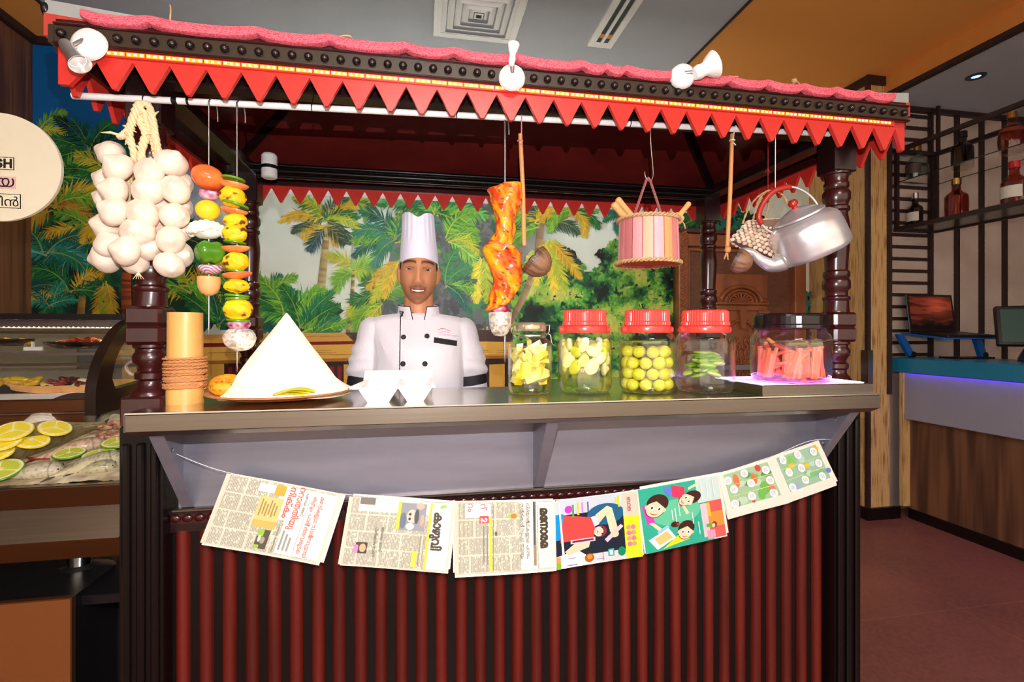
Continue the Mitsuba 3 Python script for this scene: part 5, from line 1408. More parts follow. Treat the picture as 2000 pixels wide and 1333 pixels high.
c = atZ(435, 778, ZTOP + 0.024); c = np.array([-0.505, 1.42, ZTOP + 0.046])
m = trimesh.creation.torus(0.022, 0.017, 40, 24); v = np.array(m.vertices); v[:, 2] *= 1.05
v *= (1 + 0.10 * (meshkit.fbm(v * 120, 3, 3) - 0.5))[:, None]; v = v @ rotm([1, 0, 0], 24).T
m = trimesh.Trimesh(v + c, m.faces, process=False)
single('vada', m, 'food_matte', 'golden fried ring vada at the left edge of the wooden plate', 'vada', smooth=True, color=fcol(m, (232, 164, 30), (214, 130, 24), 70, spots=(140, 80, 16), ns=160.0))
lf = []
for k in range(3):
    u = np.linspace(0, 1, 14)
    x = px_ + 0.00 + 0.085 * u + 0.012 * k; y = py_ - 0.150 + 0.02 * u + 0.003 * k; z = ZTOP + 0.021 + 0.010 * np.sin(u * 3) + 0.004 * k + 0.004
    w = 0.018 * np.sin(np.pi * np.clip(u, 0.03, 0.97))
    V = np.vstack([np.stack([x, y - w, z - 0.003], 1), np.stack([x, y, z + 0.002], 1), np.stack([x, y + w, z + 0.001], 1)])
    V = np.vstack([V, V - [0, 0, 0.001]])
    f = []
    for r0 in (0, 14):
        f += [[r0 + a_, r0 + a_ + 1, r0 + 14 + a_ + 1] for a_ in range(13)] + [[r0 + a_, r0 + 15 + a_, r0 + 14 + a_] for a_ in range(13)]
    f = np.array(f); lf.append(trimesh.Trimesh(V, np.vstack([f, f[:, ::-1] + 42]), process=False))
single('leaf_strip', cat(lf), mat('leaf_yellow', (206, 196, 24), 0.5), 'yellow green leaf strip on the front of the wooden plate', 'leaf', smooth=True)
# white foam tray with two cups
wt = thing('foam_tray', 'white two-compartment foam tray standing on the counter in front of the chef', 'tray')
mat('foam_white', (250, 250, 248), 0.6)
tx0, tx1 = -0.172, 0.030
ty0, ty1 = 1.335, 1.565
ZR = ZTOP + 0.038
def cup(xa, xb):
    o = [[x, y, ZR] for x in (xa, xb) for y in (ty0 - 0.004, ty1)] + [[x, y, ZTOP] for x in (xa + 0.024, xb - 0.024) for y in (ty0 + 0.006, ty1 - 0.02)]
    i_ = [[x, y, ZR + 0.001] for x in (xa + 0.005, xb - 0.005) for y in (ty0 + 0.004, ty1 - 0.006)] + [[x, y, ZTOP + 0.004] for x in (xa + 0.028, xb - 0.028) for y in (ty0 + 0.012, ty1 - 0.026)]
    A, B_ = manifold3d.Manifold.hull_points(np.array(o)), manifold3d.Manifold.hull_points(np.array(i_))
    mm = (A - B_).to_mesh()
    return trimesh.Trimesh(mm.vert_properties[:, :3], mm.tri_verts, process=False)
xm = (tx0 + tx1) / 2 + 0.012
part(wt, 'cup', cup(tx0 + 0.012, xm), 'foam_white', False)
part(wt, 'cup', cup(xm, tx1), 'foam_white', False)
part(wt, 'rim', cat([hullmesh([[tx0 - 0.012, ty0 + 0.02, ZR - 0.004], [tx0 + 0.02, ty0 - 0.006, ZR - 0.002], [tx0 + 0.02, ty0 - 0.006, ZR + 0.004], [tx0 - 0.012, ty0 + 0.02, ZR + 0.003], [tx0 + 0.006, ty1 + 0.01, ZR], [tx0 + 0.02, ty1 + 0.01, ZR + 0.004]]),
                     bx(tx0 + 0.012, tx1 + 0.006, ty0 - 0.010, ty0 + 0.002, ZR - 0.001, ZR + 0.004, 0.001), bx(tx1 - 0.004, tx1 + 0.008, ty0 - 0.010, ty1 + 0.01, ZR - 0.001, ZR + 0.004, 0.001), bx(xm - 0.006, xm + 0.006, ty0, ty1, ZR - 0.001, ZR + 0.003, 0.001)]), 'foam_white', False)
part(wt, 'lid', hullmesh([[x, y, z] for x in (tx0 + 0.0, tx1 + 0.006) for y, z in ((ty1, ZR), (ty1 + 0.004, ZR - 0.002), (ty1 + 0.05, ZR + 0.026), (ty1 + 0.052, ZR + 0.022))]), 'foam_white', False)

# jars
mat('jar_red', (232, 74, 64), 0.25, spec_trans=0.0); mat('jar_black', (30, 22, 24), 0.2)
mat('wire', (220, 216, 206), 0.2, 1.0)
tinted('brine_yellow', (250, 246, 196)); tinted('brine_pale', (248, 247, 216)); tinted('brine_green', (248, 248, 216)); tinted('brine_clear', (246, 246, 248)); tinted('brine_glow_tint', (252, 218, 240))  # the last tint puts the tray's pink glow into the brine colour
def jar_glass(d, c, R, h, neck_r, neck_z, top_z):
    x, y, z = c
    pr = [(0.0001, 0.004), (R * 0.80, 0.004), (R * 0.93, 0.008), (R * 0.99, 0.02), (R, 0.035), (R, neck_z - 0.035), (R * 0.985, neck_z - 0.022), (R * 0.93, neck_z - 0.010), (neck_r * 1.04, neck_z), (neck_r, neck_z + 0.006), (neck_r, top_z)]
    part(d, 'glass', lathe(pr, 56, c), 'pane', 40)
    part(d, 'glass_foot', lathe([(R * 0.5, 0.0), (R * 0.85, 0.0), (R * 0.93, 0.004), (R * 0.86, 0.006), (R * 0.5, 0.003)], 48, c, True), 'pane', 40)
def brine(c, R, z0, z1, m, lab):
    single('brine', lathe([(0.0001, z0), (R * 0.9, z0), (R - 0.004, z0 + 0.012), (R - 0.004, z1 - 0.001), (R - 0.006, z1), (0.0001, z1)], 48, c), m, lab, 'brine', smooth=40)
def red_lid(d, c, R, neck_z, top_z, m, band=True, ribs=48):
    x, y, z = c
    a = np.linspace(0, 2 * np.pi, ribs * 4, endpoint=False)
    rad = R * (1 + 0.018 * np.sign(np.sin(a * ribs)))
    prof = [(0.0, top_z), (0.90, top_z), (0.985, top_z - 0.004), (1.0, top_z - 0.009), (1.0, neck_z + 0.024), (1.04, neck_z + 0.020), (1.04, neck_z + 0.012), (0.97, neck_z + 0.008)]
    V = np.vstack([np.stack([x + rad * k * np.cos(a), y + rad * k * np.sin(a), np.full(len(a), z + zz)], 1) for k, zz in prof])
    na = len(a); i, j = np.meshgrid(np.arange(len(prof) - 1), np.arange(na), indexing='ij'); j2 = (j + 1) % na
    q = np.stack([i * na + j, (i + 1) * na + j, (i + 1) * na + j2, i * na + j2], -1).reshape(-1, 4)
    part(d, 'lid', trimesh.Trimesh(V, np.vstack([q[:, [0, 1, 2]], q[:, [0, 2, 3]]]), process=False), m, False)
    if band:
        part(d, 'collar', lathe([(R * 0.98, neck_z + 0.008), (R * 1.05, neck_z + 0.007), (R * 1.07, neck_z + 0.002), (R * 1.07, neck_z - 0.008), (R * 1.04, neck_z - 0.012), (R * 1.0, neck_z - 0.012)], 48, c, True), m, 40)
        for s in (-1, 1):
            part(d, 'handle_knob', cat([lathe([(0.0001, -0.009), (0.010, -0.008), (0.011, 0.0), (0.010, 0.008), (0.0001, 0.009)], 20)]).apply_transform(trimesh.transformations.rotation_matrix(np.pi / 2, [0, 1, 0])).apply_translation([x + s * R * 1.13, y, z + neck_z - 0.002]), m, 40)
        hh = np.linspace(0, np.pi, 30)
        part(d, 'handle', tube(np.stack([x + R * 1.13 * np.cos(hh), y + R * 1.25 * np.sin(hh), np.full(30, z + neck_z - 0.004)], 1), 0.0045, 8), m, True)

def jar_pos(px, py_bottom, R):
    q = atZ(px, py_bottom, ZTOP)
    r = ray(px, py_bottom)[:2]; r = r / np.linalg.norm(r)
    q[:2] += r * R * 0.88
    return q
JR = {}
def inside(m, c, rmax):
    """Keeps a piece inside the jar wall."""
    v = np.array(m.vertices); d = v[:, :2] - np.asarray(c)[:2]; r = np.linalg.norm(d, axis=1)
    v[:, :2] = np.asarray(c)[:2] + d * np.minimum(1, rmax / np.maximum(r, 1e-9))[:, None]
    return trimesh.Trimesh(v, m.faces, process=False)


def rnd(seed): return np.random.default_rng(seed)
# 1: clip-top jar with pale fruit pieces
R1 = 0.0665; c1 = jar_pos(1035, 773, R1)
j1 = thing('clip_top_jar', 'clear clip-top glass jar of pale yellow fruit pieces, leftmost of the row of jars', 'jar')
jar_glass(j1, c1, R1, 0.22, 0.047, 0.165, 0.168)
part(j1, 'clip_band', lathe([(0.048, 0.172), (0.051, 0.172), (0.051, 0.176), (0.048, 0.176)], 40, c1, True), 'wire')
part(j1, 'neck', lathe([(0.0475, 0.168), (0.0495, 0.172), (0.0475, 0.176), (0.0495, 0.182), (0.047, 0.186)], 40, c1), 'pane', 40)
part(j1, 'lid', lathe([(0.0001, 0.214), (0.042, 0.214), (0.0475, 0.210), (0.0495, 0.203), (0.0495, 0.192), (0.047, 0.187), (0.0001, 0.187)], 40, c1), mat('lid_glass', (206, 196, 160), 0.16, 0.7), 40)
hinge = [tube(curve([np.array(c1) + [s * 0.049, 0, 0.205], np.array(c1) + [s * 0.060, -0.004, 0.206], np.array(c1) + [s * 0.058, -0.006, 0.186], np.array(c1) + [s * 0.050, 0, 0.176]], 16), 0.0018, 6) for s in (-1, 1)]
hinge.append(tube(curve([np.array(c1) + [0.050, 0, 0.180], np.array(c1) + [0.062, -0.004, 0.176], np.array(c1) + [0.068, -0.004, 0.150], np.array(c1) + [0.080, -0.002, 0.142]], 16), 0.0020, 6))
part(j1, 'wire_clip', cat(hinge), 'wire', True)
brine(c1, R1, 0.008, 0.142, 'brine_yellow', 'pale yellow brine in the clip-top jar')
g = rnd(21)
mat('fruit_pale', (240, 226, 140), 0.4, tex=VC)
def chunk(c, size, g, flat=0.4, n=9):
    p = g.normal(0, 1, (n, 3)); p /= np.linalg.norm(p, axis=1, keepdims=True)
    p *= np.array([1, 0.75, flat]) * size * g.uniform(0.8, 1.15)
    return moved(hullmesh(p), c, euler(*g.uniform(0, 6.28, 3)))
for k in range(40):
    lev = k // 8
    a = g.uniform(0, 6.28) if k % 8 > 5 else (k % 8) * 1.047 + lev * 0.5 - 1.57
    rad = 0.010 if k % 8 > 5 else 0.043
    m = chunk(np.array(c1) + [rad * math.cos(a), rad * math.sin(a), 0.046 + 0.0215 * lev + g.uniform(-0.005, 0.005)], 0.030, g, 0.55, 8)
    m = inside(m, c1, R1 - 0.0055)
    col = [(252, 248, 214), (250, 238, 130), (248, 232, 84), (254, 252, 236)][int(g.integers(4))]
    single('fruit_piece', m, 'food_gloss', 'pale yellow fruit piece in brine inside the clip-top jar', 'fruit piece', 'fruit pieces in the clip-top jar', False, color=vcol(m, col))
# 2: sliced green mango and garlic
R2_ = 0.083; c2 = jar_pos(1142, 771, R2_)
def red_jar(px, R, c, lab):
    j = thing('red_lid_jar', lab, 'jar')
    jar_glass(j, c, R, 0.26, R * 0.76, 0.186, 0.225)
    red_lid(j, c, R * 0.78, 0.194, 0.252, 'jar_red')
    return j
red_jar(1142, R2_, c2, 'red-lidded glass jar of pale green slices floating over clear brine, second jar from the left')
brine(c2, R2_, 0.008, 0.158, 'brine_pale', 'cloudy pale brine in the jar of floating slices')
g = rnd(22)
for k in range(44):
    lev = k // 11; kk = k % 11
    a = kk * 0.785 + lev * 0.4 if kk < 8 else g.uniform(0, 6.28)
    rad = 0.064 if kk < 8 else 0.026
    m = blob((0, 0, 0), (0.024 * g.uniform(0.8, 1.2), 0.009, 0.018 * g.uniform(0.8, 1.2)), 2, 0.12, 2, k)
    m = moved(m, np.array(c2) + [rad * math.cos(a), rad * math.sin(a), 0.078 + 0.0225 * lev + g.uniform(-0.006, 0.006)], rotm([0, 0, 1], math.degrees(a) + 90 + g.uniform(-40, 40)) @ rotm([0, 1, 0], g.uniform(-70, 70)))
    m = inside(m, c2, R2_ - 0.0055)
    col = [(252, 250, 224), (240, 240, 150), (226, 232, 90), (254, 252, 240)][int(g.integers(4))]
    single('pickled_slice', m, 'food_gloss', 'pale green pickled slice floating in the second jar', 'pickled slice', 'pickled slices in the second jar', True, color=vcol(m, col))
# 3: gooseberries
R3 = 0.0855; c3 = jar_pos(1264, 771, R3)
red_jar(1264, R3, c3, 'red-lidded glass jar full of round green gooseberries, middle jar of the row')
brine(c3, R3, 0.008, 0.154, 'brine_green', 'pale green brine in the gooseberry jar')
g = rnd(23)
for lev in range(4):
    for kk in range(12):
        if kk < 9: a, rad = kk * 0.698 + lev * 0.35, 0.0600
        else: a, rad = kk * 2.094 + lev, 0.024
        if lev == 3 and kk in (0, 3, 7, 11): continue
        r = 0.0200 * g.uniform(0.88, 1.05)
        m = blob(np.array(c3) + [rad * math.cos(a), rad * math.sin(a), 0.026 + 0.0325 * lev + g.uniform(-0.002, 0.002)], (r, r, r * 0.95), 3)
        v = np.array(m.vertices) - (np.array(c3) + [0, 0, 0])
        k = np.clip(meshkit.fbm(v * 50, 3, lev) * 1.2 - 0.3, 0, 1)[:, None]
        single('gooseberry', m, 'food_gloss', 'round yellow green gooseberry in brine inside the middle jar', 'gooseberry', 'gooseberries in the middle jar', True, color=lin((232, 230, 90)) * (1 - k) + lin((206, 196, 76)) * k)
for k in range(4):
    a = k * 1.6 - 2.2
    m = tube([np.array(c3) + [0.06 * math.cos(a), 0.06 * math.sin(a), 0.152], np.array(c3) + [0.06 * math.cos(a + 0.9), 0.06 * math.sin(a + 0.9), 0.154]], [0.0035, 0.0045], 8)
    single('green_chilli', m, mat('chilli_green', (120, 160, 20), 0.25), 'green chilli floating on top of the gooseberries', 'chilli', 'chillies floating in the gooseberry jar', True)
# 4: slit green chillies
R4 = 0.0875; c4 = jar_pos(1377, 770, R4)
red_jar(1377, R4, c4, 'red-lidded glass jar of long green slices beside the light tray, fourth from the left')
brine(c4, R4, 0.008, 0.128, 'brine_clear', 'clear brine in the jar of long green slices')
g = rnd(24)
for k in range(30):
    a = g.uniform(-0.7, 0.7) + (3.14 if k % 2 else 0); z = 0.050 + 0.070 * (k / 30) + g.uniform(-0.003, 0.003)
    L = g.uniform(0.045, 0.085); ti = g.uniform(-0.35, 0.35) if k > 2 else 0.7
    off = g.uniform(0.0, 0.058)
    cen = np.array(c4) + [off * math.cos(a + 1.57), off * math.sin(a + 1.57), z]
    Lm = min(L, 1.85 * math.sqrt(max(0.0001, 0.078 ** 2 - off ** 2)))
    u = np.array([math.cos(a), math.sin(a), ti * 0.4])
    P = np.array([cen + u * Lm * t + [0, 0, 0.006 * (0.25 - t * t)] for t in np.linspace(-0.5, 0.5, 9)])
    m = tube(P, np.array([0.2, 0.7, 1, 1.05, 1.05, 1, 0.85, 0.6, 0.15]) * 0.0155, 8, flat=0.45)
    m = inside(m, c4, R4 - 0.0055)
    col = [(140, 186, 50), (176, 212, 84), (220, 234, 140), (112, 164, 36)][int(g.integers(4))]
    single('green_slice', m, 'food_gloss', 'long green pickled slice in the jar beside the light tray', 'pickled slice', 'green slices in the fourth jar', True, color=vcol(m, col))

# light tray and the carrot jar
tr = thing('light_tray', 'low steel tray with glowing white violet top at the right end of the counter', 'light box')
TX0, TX1, TY0, TY1, TZ = 0.968, 1.343, 1.276, 1.545, H - 0.155
part(tr, 'frame', cat([bx(TX0, TX1, TY0, TY0 + 0.012, ZTOP, TZ, 0.001), bx(TX0, TX1, TY1 - 0.012, TY1, ZTOP, TZ, 0.001), bx(TX0, TX0 + 0.012, TY0, TY1, ZTOP, TZ, 0.001), bx(TX1 - 0.012, TX1, TY0, TY1, ZTOP, TZ, 0.001), bx(TX0, TX1, TY0, TY1, ZTOP + 0.0005, ZTOP + 0.006)]), 'steel', False)
part(tr, 'glowing_panel', bx(TX0 + 0.012, TX1 - 0.012, TY0 + 0.012, TY1 - 0.012, TZ - 0.008, TZ - 0.002), 'white_plastic', False, emit=area((236, 120, 250), 1.9, 3.0))
for a_ in ((TX0 + 0.014, TX1 - 0.014, TY1 - 0.018, TY1 - 0.014), (TX1 - 0.018, TX1 - 0.014, TY0 + 0.02, TY1 - 0.02), (TX0 + 0.014, TX0 + 0.018, TY0 + 0.02, TY1 - 0.02)):
    part(tr, 'light_strip', bx(*a_, TZ - 0.002, TZ + 0.003), 'white_plastic', False, emit=area((150, 130, 255), 5.0, 1.0), label='bright blue white light strip')
R5 = 0.117; c5 = np.array([1.165, 1.408, TZ - 0.0018])
j5 = thing('black_lid_jar', 'wide glass jar with black lid holding pink lit carrot sticks on the glowing tray', 'jar')
jar_glass(j5, c5, R5, 0.23, R5 * 0.84, 0.160, 0.172)
red_lid(j5, c5, R5 * 0.90, 0.158, 0.215, 'jar_black', False, 12)
for s in (-0.5, 0.55):
    part(j5, 'moulded_grip', tube([np.array(c5) + [R5 * math.sin(s) - 0.03, -R5 * math.cos(s) * 1.01, 0.128], np.array(c5) + [R5 * math.sin(s), -R5 * math.cos(s) * 1.01, 0.134], np.array(c5) + [R5 * math.sin(s) + 0.03, -R5 * math.cos(s) * 1.01, 0.128]], 0.002, 6), 'pane', True)
brine(c5, R5, 0.008, 0.122, 'brine_glow_tint', 'pink lit brine in the carrot jar')
g = rnd(25)
for k in range(64):
    a = k * 2.399; rad = (0.092 if k % 3 else 0.05) * g.uniform(0.85, 1.0)
    if k < 44: L, tl = g.uniform(0.075, 0.1), g.uniform(0, 0.35)
    else: L, tl = g.uniform(0.07, 0.1), g.uniform(0.9, 1.5)
    zc_ = 0.014 + L / 2 * math.cos(tl) if k < 44 else g.uniform(0.02, 0.112)
    b_ = a + 1.57 + g.uniform(-0.5, 0.5)
    u = np.array([math.cos(b_) * math.sin(tl), math.sin(b_) * math.sin(tl), math.cos(tl)])
    if k >= 44: rad *= 0.7
    cen = np.array(c5) + [rad * math.cos(a), rad * math.sin(a), zc_]
    w = g.uniform(0.008, 0.011)
    m = bx(-w / 2, w / 2, -w / 2, w / 2, -L / 2, L / 2, 0.001)
    m = moved(m, cen, align(u))
    d_ = np.hypot(np.array(m.vertices)[:, 0] - c5[0], np.array(m.vertices)[:, 1] - c5[1])
    if d_.max() > R5 - 0.006: m.apply_translation([-(d_.max() - R5 + 0.006) * math.cos(a), -(d_.max() - R5 + 0.006) * math.sin(a), 0])
    single('carrot_stick', m, 'food_gloss', 'orange carrot stick standing in the wide jar on the glowing tray', 'carrot stick', 'carrot sticks in the wide jar', False, color=vcol(m, [(250, 186, 124), (252, 200, 140), (246, 166, 96)][k % 3]))
for k in range(3):
    a = -2.3 + k * 0.75
    m = tube([np.array(c5) + [0.085 * math.cos(a), 0.085 * math.sin(a), 0.119], np.array(c5) + [0.09 * math.cos(a + 0.55), 0.09 * math.sin(a + 0.55), 0.121]], [0.005, 0.0045], 8)
    single('green_chilli', m, 'chilli_green', 'green chilli floating on top of the carrot sticks', 'chilli', 'chillies floating in the carrot jar', True)
# ------------------------------------------------------------------ fish counter on the left
mat('brown_steel', (126, 84, 54), 0.34, 0.85); mat('brown_cabinet', (118, 66, 30), 0.4)
FYC = 1.66
fxr = -0.863
fc = thing('fish_counter', 'stainless steel fish display counter of stepped faces at the left edge', 'counter')
z1 = H - 0.451
prof = [(FYC, z1), (FYC, z1 - 0.062), (FYC - 0.022, z1 - 0.075), (FYC + 0.015, z1 - 0.14), (FYC - 0.02, z1 - 0.205), (FYC + 0.03, z1 - 0.207), (FYC + 0.07, z1 - 0.14), (FYC + 0.05, z1 - 0.01), (FYC + 0.05, z1)]
prof = [(FYC, z1), (FYC + 0.006, z1 - 0.062), (FYC - 0.034, z1 - 0.146), (FYC + 0.012, z1 - 0.215), (FYC + 0.06, z1 - 0.217), (FYC + 0.07, z1 - 0.01), (FYC + 0.07, z1)]
part(fc, 'stepped_front', ext_yz(prof, -2.38, fxr), 'steel', False)
mat('copper_reflection_tone', (150, 88, 50), 0.34, 0.8); mat('dark_reflection_tone', (96, 58, 34), 0.36, 0.8)  # brown tints put the room's reflections into the steel colour
part(fc, 'upper_reflection', ext_yz([(FYC - 0.003, z1 - 0.003), (FYC + 0.003, z1 - 0.061), (FYC + 0.010, z1 - 0.061), (FYC + 0.006, z1 - 0.003)], -2.38, fxr - 0.001), 'dark_reflection_tone', False, label='upper steel face with a dark brown reflection in its colour')
part(fc, 'lower_reflection', ext_yz([(FYC - 0.036, z1 - 0.148), (FYC + 0.010, z1 - 0.2155), (FYC + 0.016, z1 - 0.2145), (FYC - 0.030, z1 - 0.147)], -2.38, fxr - 0.001), 'copper_reflection_tone', False, label='lower steel face with a copper reflection in its colour')
part(fc, 'rim', cat([bx(-2.38, fxr, FYC, FYC + 0.045, z1 - 0.006, z1 + 0.002, 0.002), bx(fxr - 0.0, fxr + 0.035, FYC + 0.02, 2.08, z1 - 0.02, z1 + 0.03, 0.004)]), 'steel')
part(fc, 'tank', bx(-2.38, fxr + 0.03, FYC + 0.07, 2.08, z1 - 0.22, z1 - 0.04), 'steel_dull', False)
part(fc, 'leg', lathe([(0.031, H - 0.76), (0.031, H - 0.63)], 28, (-1.065, 1.80, 0)), 'chrome', 40)
part(fc, 'leg_foot', lathe([(0.031, H - 0.735), (0.06, H - 0.75), (0.09, H - 0.762), (0.0001, H - 0.762)], 28, (-1.065, 1.80, 0)), 'steel_dull', 40)
part(fc, 'plinth_top', bx(-2.38, -0.80, 1.63, 2.08, H - 0.79, H - 0.762, 0.003), 'black_plastic')
part(fc, 'plinth', bx(-2.38, -0.80, 1.80, 2.08, 0, H - 0.79), 'black_plastic', False)
part(fc, 'cabinet_body', bx(-2.38, -0.96, 1.592, 1.79, 0.02, H - 0.744), 'black_plastic', False)
part(fc, 'cabinet', bx(-2.38, -0.958, 1.58, 1.592, 0.02, H - 0.742), 'brown_cabinet', False, label='brown metal cabinet front')
part(fc, 'cabinet_edge', cat([bx(-0.958, -0.954, 1.578, 1.594, 0.02, H - 0.742), bx(-2.38, -0.954, 1.578, 1.594, H - 0.742, H - 0.738)]), 'brown_steel', False)

# bed of ice rising to the back
def bed(x, y): return z1 - 0.012 + 0.150 * np.clip((np.asarray(y) - FYC) / 0.46, 0, 1) ** 0.85
gx, gy = np.meshgrid(np.linspace(-1.75, fxr + 0.005, 90), np.linspace(FYC + 0.03, 2.12, 60), indexing='ij')
gz = bed(gx, gy) + 0.020 * (meshkit.fbm(np.stack([gx * 26, gy * 26, 0 * gx], -1), 4, 2) - 0.5) - 0.03 * np.clip((gx - fxr + 0.05) / 0.05, 0, 1)
V = np.stack([gx, gy, gz], -1).reshape(-1, 3)
i, j = np.meshgrid(np.arange(89), np.arange(59), indexing='ij')
q = np.stack([i * 60 + j, (i + 1) * 60 + j, (i + 1) * 60 + j + 1, i * 60 + j + 1], -1).reshape(-1, 4)
t = np.clip((meshkit.fbm(V * 40, 3, 6) - 0.35) / 0.3, 0, 1)[:, None]
single('crushed_ice', trimesh.Trimesh(V, np.vstack([q[:, [0, 1, 2]], q[:, [0, 2, 3]]]), process=False), 'vc_gloss', 'bed of wet crushed ice under the fish', 'ice', kind='stuff', smooth=True, color=lin((206, 192, 160)) * (1 - t) + lin((150, 130, 100)) * t)


def onbed(px, py):
    """Where the sight line to a pixel meets the bed."""
    r = ray(px, py)
    for s in np.linspace(1.3, 2.2, 500):
        q = r * s + [0, 0, H]
        if q[2] <= bed(q[0], q[1]): return q
    return q


FISH = {}


def fish(lab, head, tail, w, cols, lift=0.0, belly=None, tailw=1.0, head_dark=False, seed=0, n=46, thick=0.75):
    """A whole fish lying from its tail to its head, given as points."""
    d = thing('fish', lab, 'fish')
    a, b = np.array(tail, float), np.array(head, float)
    L = np.linalg.norm(b - a); u = (b - a) / L
    up = np.array([0, -0.25, 1.0]); side = np.cross(u, up); side /= np.linalg.norm(side); up = np.cross(side, u)
    t = np.linspace(0, 1, n)
    h = np.interp(t, [0, 0.03, 0.2, 0.45, 0.7, 0.86, 0.95, 1], [0.16, 0.17, 0.42, 0.9, 1.0, 0.86, 0.55, 0.12]) * w
    na = 28; ang = np.linspace(0, 2 * np.pi, na, endpoint=False)
    V = []
    bend = 0.05 * L * np.sin(t * 2.6)
    for k in range(n):
        c = a + u * L * t[k] + side * bend[k] * 0.3 + up * (h[k] * thick * 0.55 + lift)
        V.append(c + np.cos(ang)[:, None] * side * h[k] + np.sin(ang)[:, None] * up * h[k] * thick)
    V = np.vstack(V)
    i, j = np.meshgrid(np.arange(n - 1), np.arange(na), indexing='ij'); j2 = (j + 1) % na
    q = np.stack([i * na + j, i * na + j2, (i + 1) * na + j2, (i + 1) * na + j], -1).reshape(-1, 4)
    V = np.vstack([V, a + up * 0.5 * w * .16, b + up * (h[-1] * thick * 0.55 + lift)])
    k_ = np.arange(na)
    f = np.vstack([q[:, [0, 1, 2]], q[:, [0, 2, 3]], np.stack([(k_ + 1) % na, k_, np.full(na, n * na)], 1), np.stack([(n - 1) * na + k_, (n - 1) * na + (k_ + 1) % na, np.full(na, n * na + 1)], 1)])
    aa = np.r_[np.tile(ang, n), 0, 0]; tt = np.r_[np.repeat(t, na), 0, 1]
    cs = np.cos(aa)
    k1 = np.clip(0.5 + 0.6 * cs + 0.25 * (meshkit.fbm(V * 90, 3, seed) - 0.5), 0, 1)[:, None]
    c = lin(cols[0]) * (1 - k1) + lin(cols[1]) * k1
    sp = np.clip((meshkit.noise(V * 190, seed + 2) - 0.6) / 0.15, 0, 1)[:, None] * 0.55
    c = c * (1 - sp) + lin(cols[2]) * sp
    c = c * np.where((np.abs(tt - 0.80) < 0.012)[:, None], 0.5, 1.0)
    FISH[d] = trimesh.Trimesh(V, f, process=False)
    part(d, 'body', FISH[d], 'vc_gloss', True, color=c)
    # tail fin and back fin
    tl = a - u * 0.02
    fin = []
    for s in (-1, 1):
        fin.append(hullmesh([a + up * 0.003 + off * up for off in (-0.001, 0.001)] + [a + s * side * 0.16 * w + u * 0.02 + off * up for off in (-0.001, 0.003)] + [a - u * 0.55 * w * tailw + s * side * 0.75 * w * tailw + up * (0.004 + off) for off in (0, 0.002)]))
    m = cat(fin); part(d, 'tail_fin', m, 'vc_semi', False, color=vcol(m, cols[2]))
    p = a + u * L * 0.55 + up * (w * thick + lift)
    m = hullmesh([p + side * s * 0.001 + x * u + z * up for s in (-1, 1) for x, z in ((-0.16 * L, 0), (0.12 * L, 0.0), (0.06 * L, 0.22 * w), (-0.1 * L, 0.08 * w))])
    part(d, 'back_fin', m, 'vc_semi', False, color=vcol(m, cols[2]))
    for s in (-1, 1):
        e = a + u * L * 0.92 + side * s * h[int(0.92 * n)] * 0.80 + up * (h[int(.92 * n)] * thick * 0.55 + lift + h[int(.92 * n)] * thick * 0.45)
        m = blob(e, w * 0.12, 2); part(d, 'eye', m, 'vc_gloss', True, color=vcol(m, (30, 26, 22)))
    return d
GREYF = ((112, 98, 60), (214, 198, 158), (66, 58, 40))
big = fish('large grey brown fish lying across the ice with lemon slices on it', onbed(-46, 918), onbed(206, 832), 0.062, GREYF, 0.004, seed=1, thick=0.9)
pale = fish('pale fish head propped upright behind the lemon slices', atY(90, 802, 2.03), atY(36, 884, 1.90), 0.05, ((226, 216, 188), (240, 232, 212), (190, 172, 140)), -0.02, seed=2, thick=0.55)
fish('small silvery fish nearest the counter rim, pointing right', onbed(246, 894), onbed(96, 934), 0.034, ((112, 104, 80), (196, 184, 150), (76, 66, 54)), 0.0, seed=3)
fish('small reddish fish behind the two lime slices', onbed(212, 866), onbed(62, 900), 0.030, ((134, 84, 70), (206, 178, 150), (96, 40, 34)), 0.0, seed=4)
fish('small grey fish at the front rim below the cut pepper ring', onbed(128, 920), onbed(10, 934), 0.032, ((128, 122, 96), (204, 192, 164), (96, 84, 66)), 0.0, seed=5)
fish('small dark fish lying under the right lime slice', onbed(230, 912), onbed(140, 926), 0.026, ((96, 92, 70), (186, 176, 140), (60, 52, 44)), 0.0, seed=6)
m = lathe([(0.0001, 0.002), (0.05, 0.002), (0.085, 0.008), (0.09, 0.010), (0.086, 0.012), (0.05, 0.006), (0.0001, 0.006)], 40)
v = np.array(m.vertices) * [1.2, 1, 1]; m = trimesh.Trimesh(v @ rotm([1, 0, 0], 52).T + onbed(118, 832) + [0, 0.05, 0.03], m.faces, process=False)
single('steel_dish', m, 'steel_dull', 'oval steel dish standing behind the pale fish head', 'dish', smooth=40)
g = rnd(31)
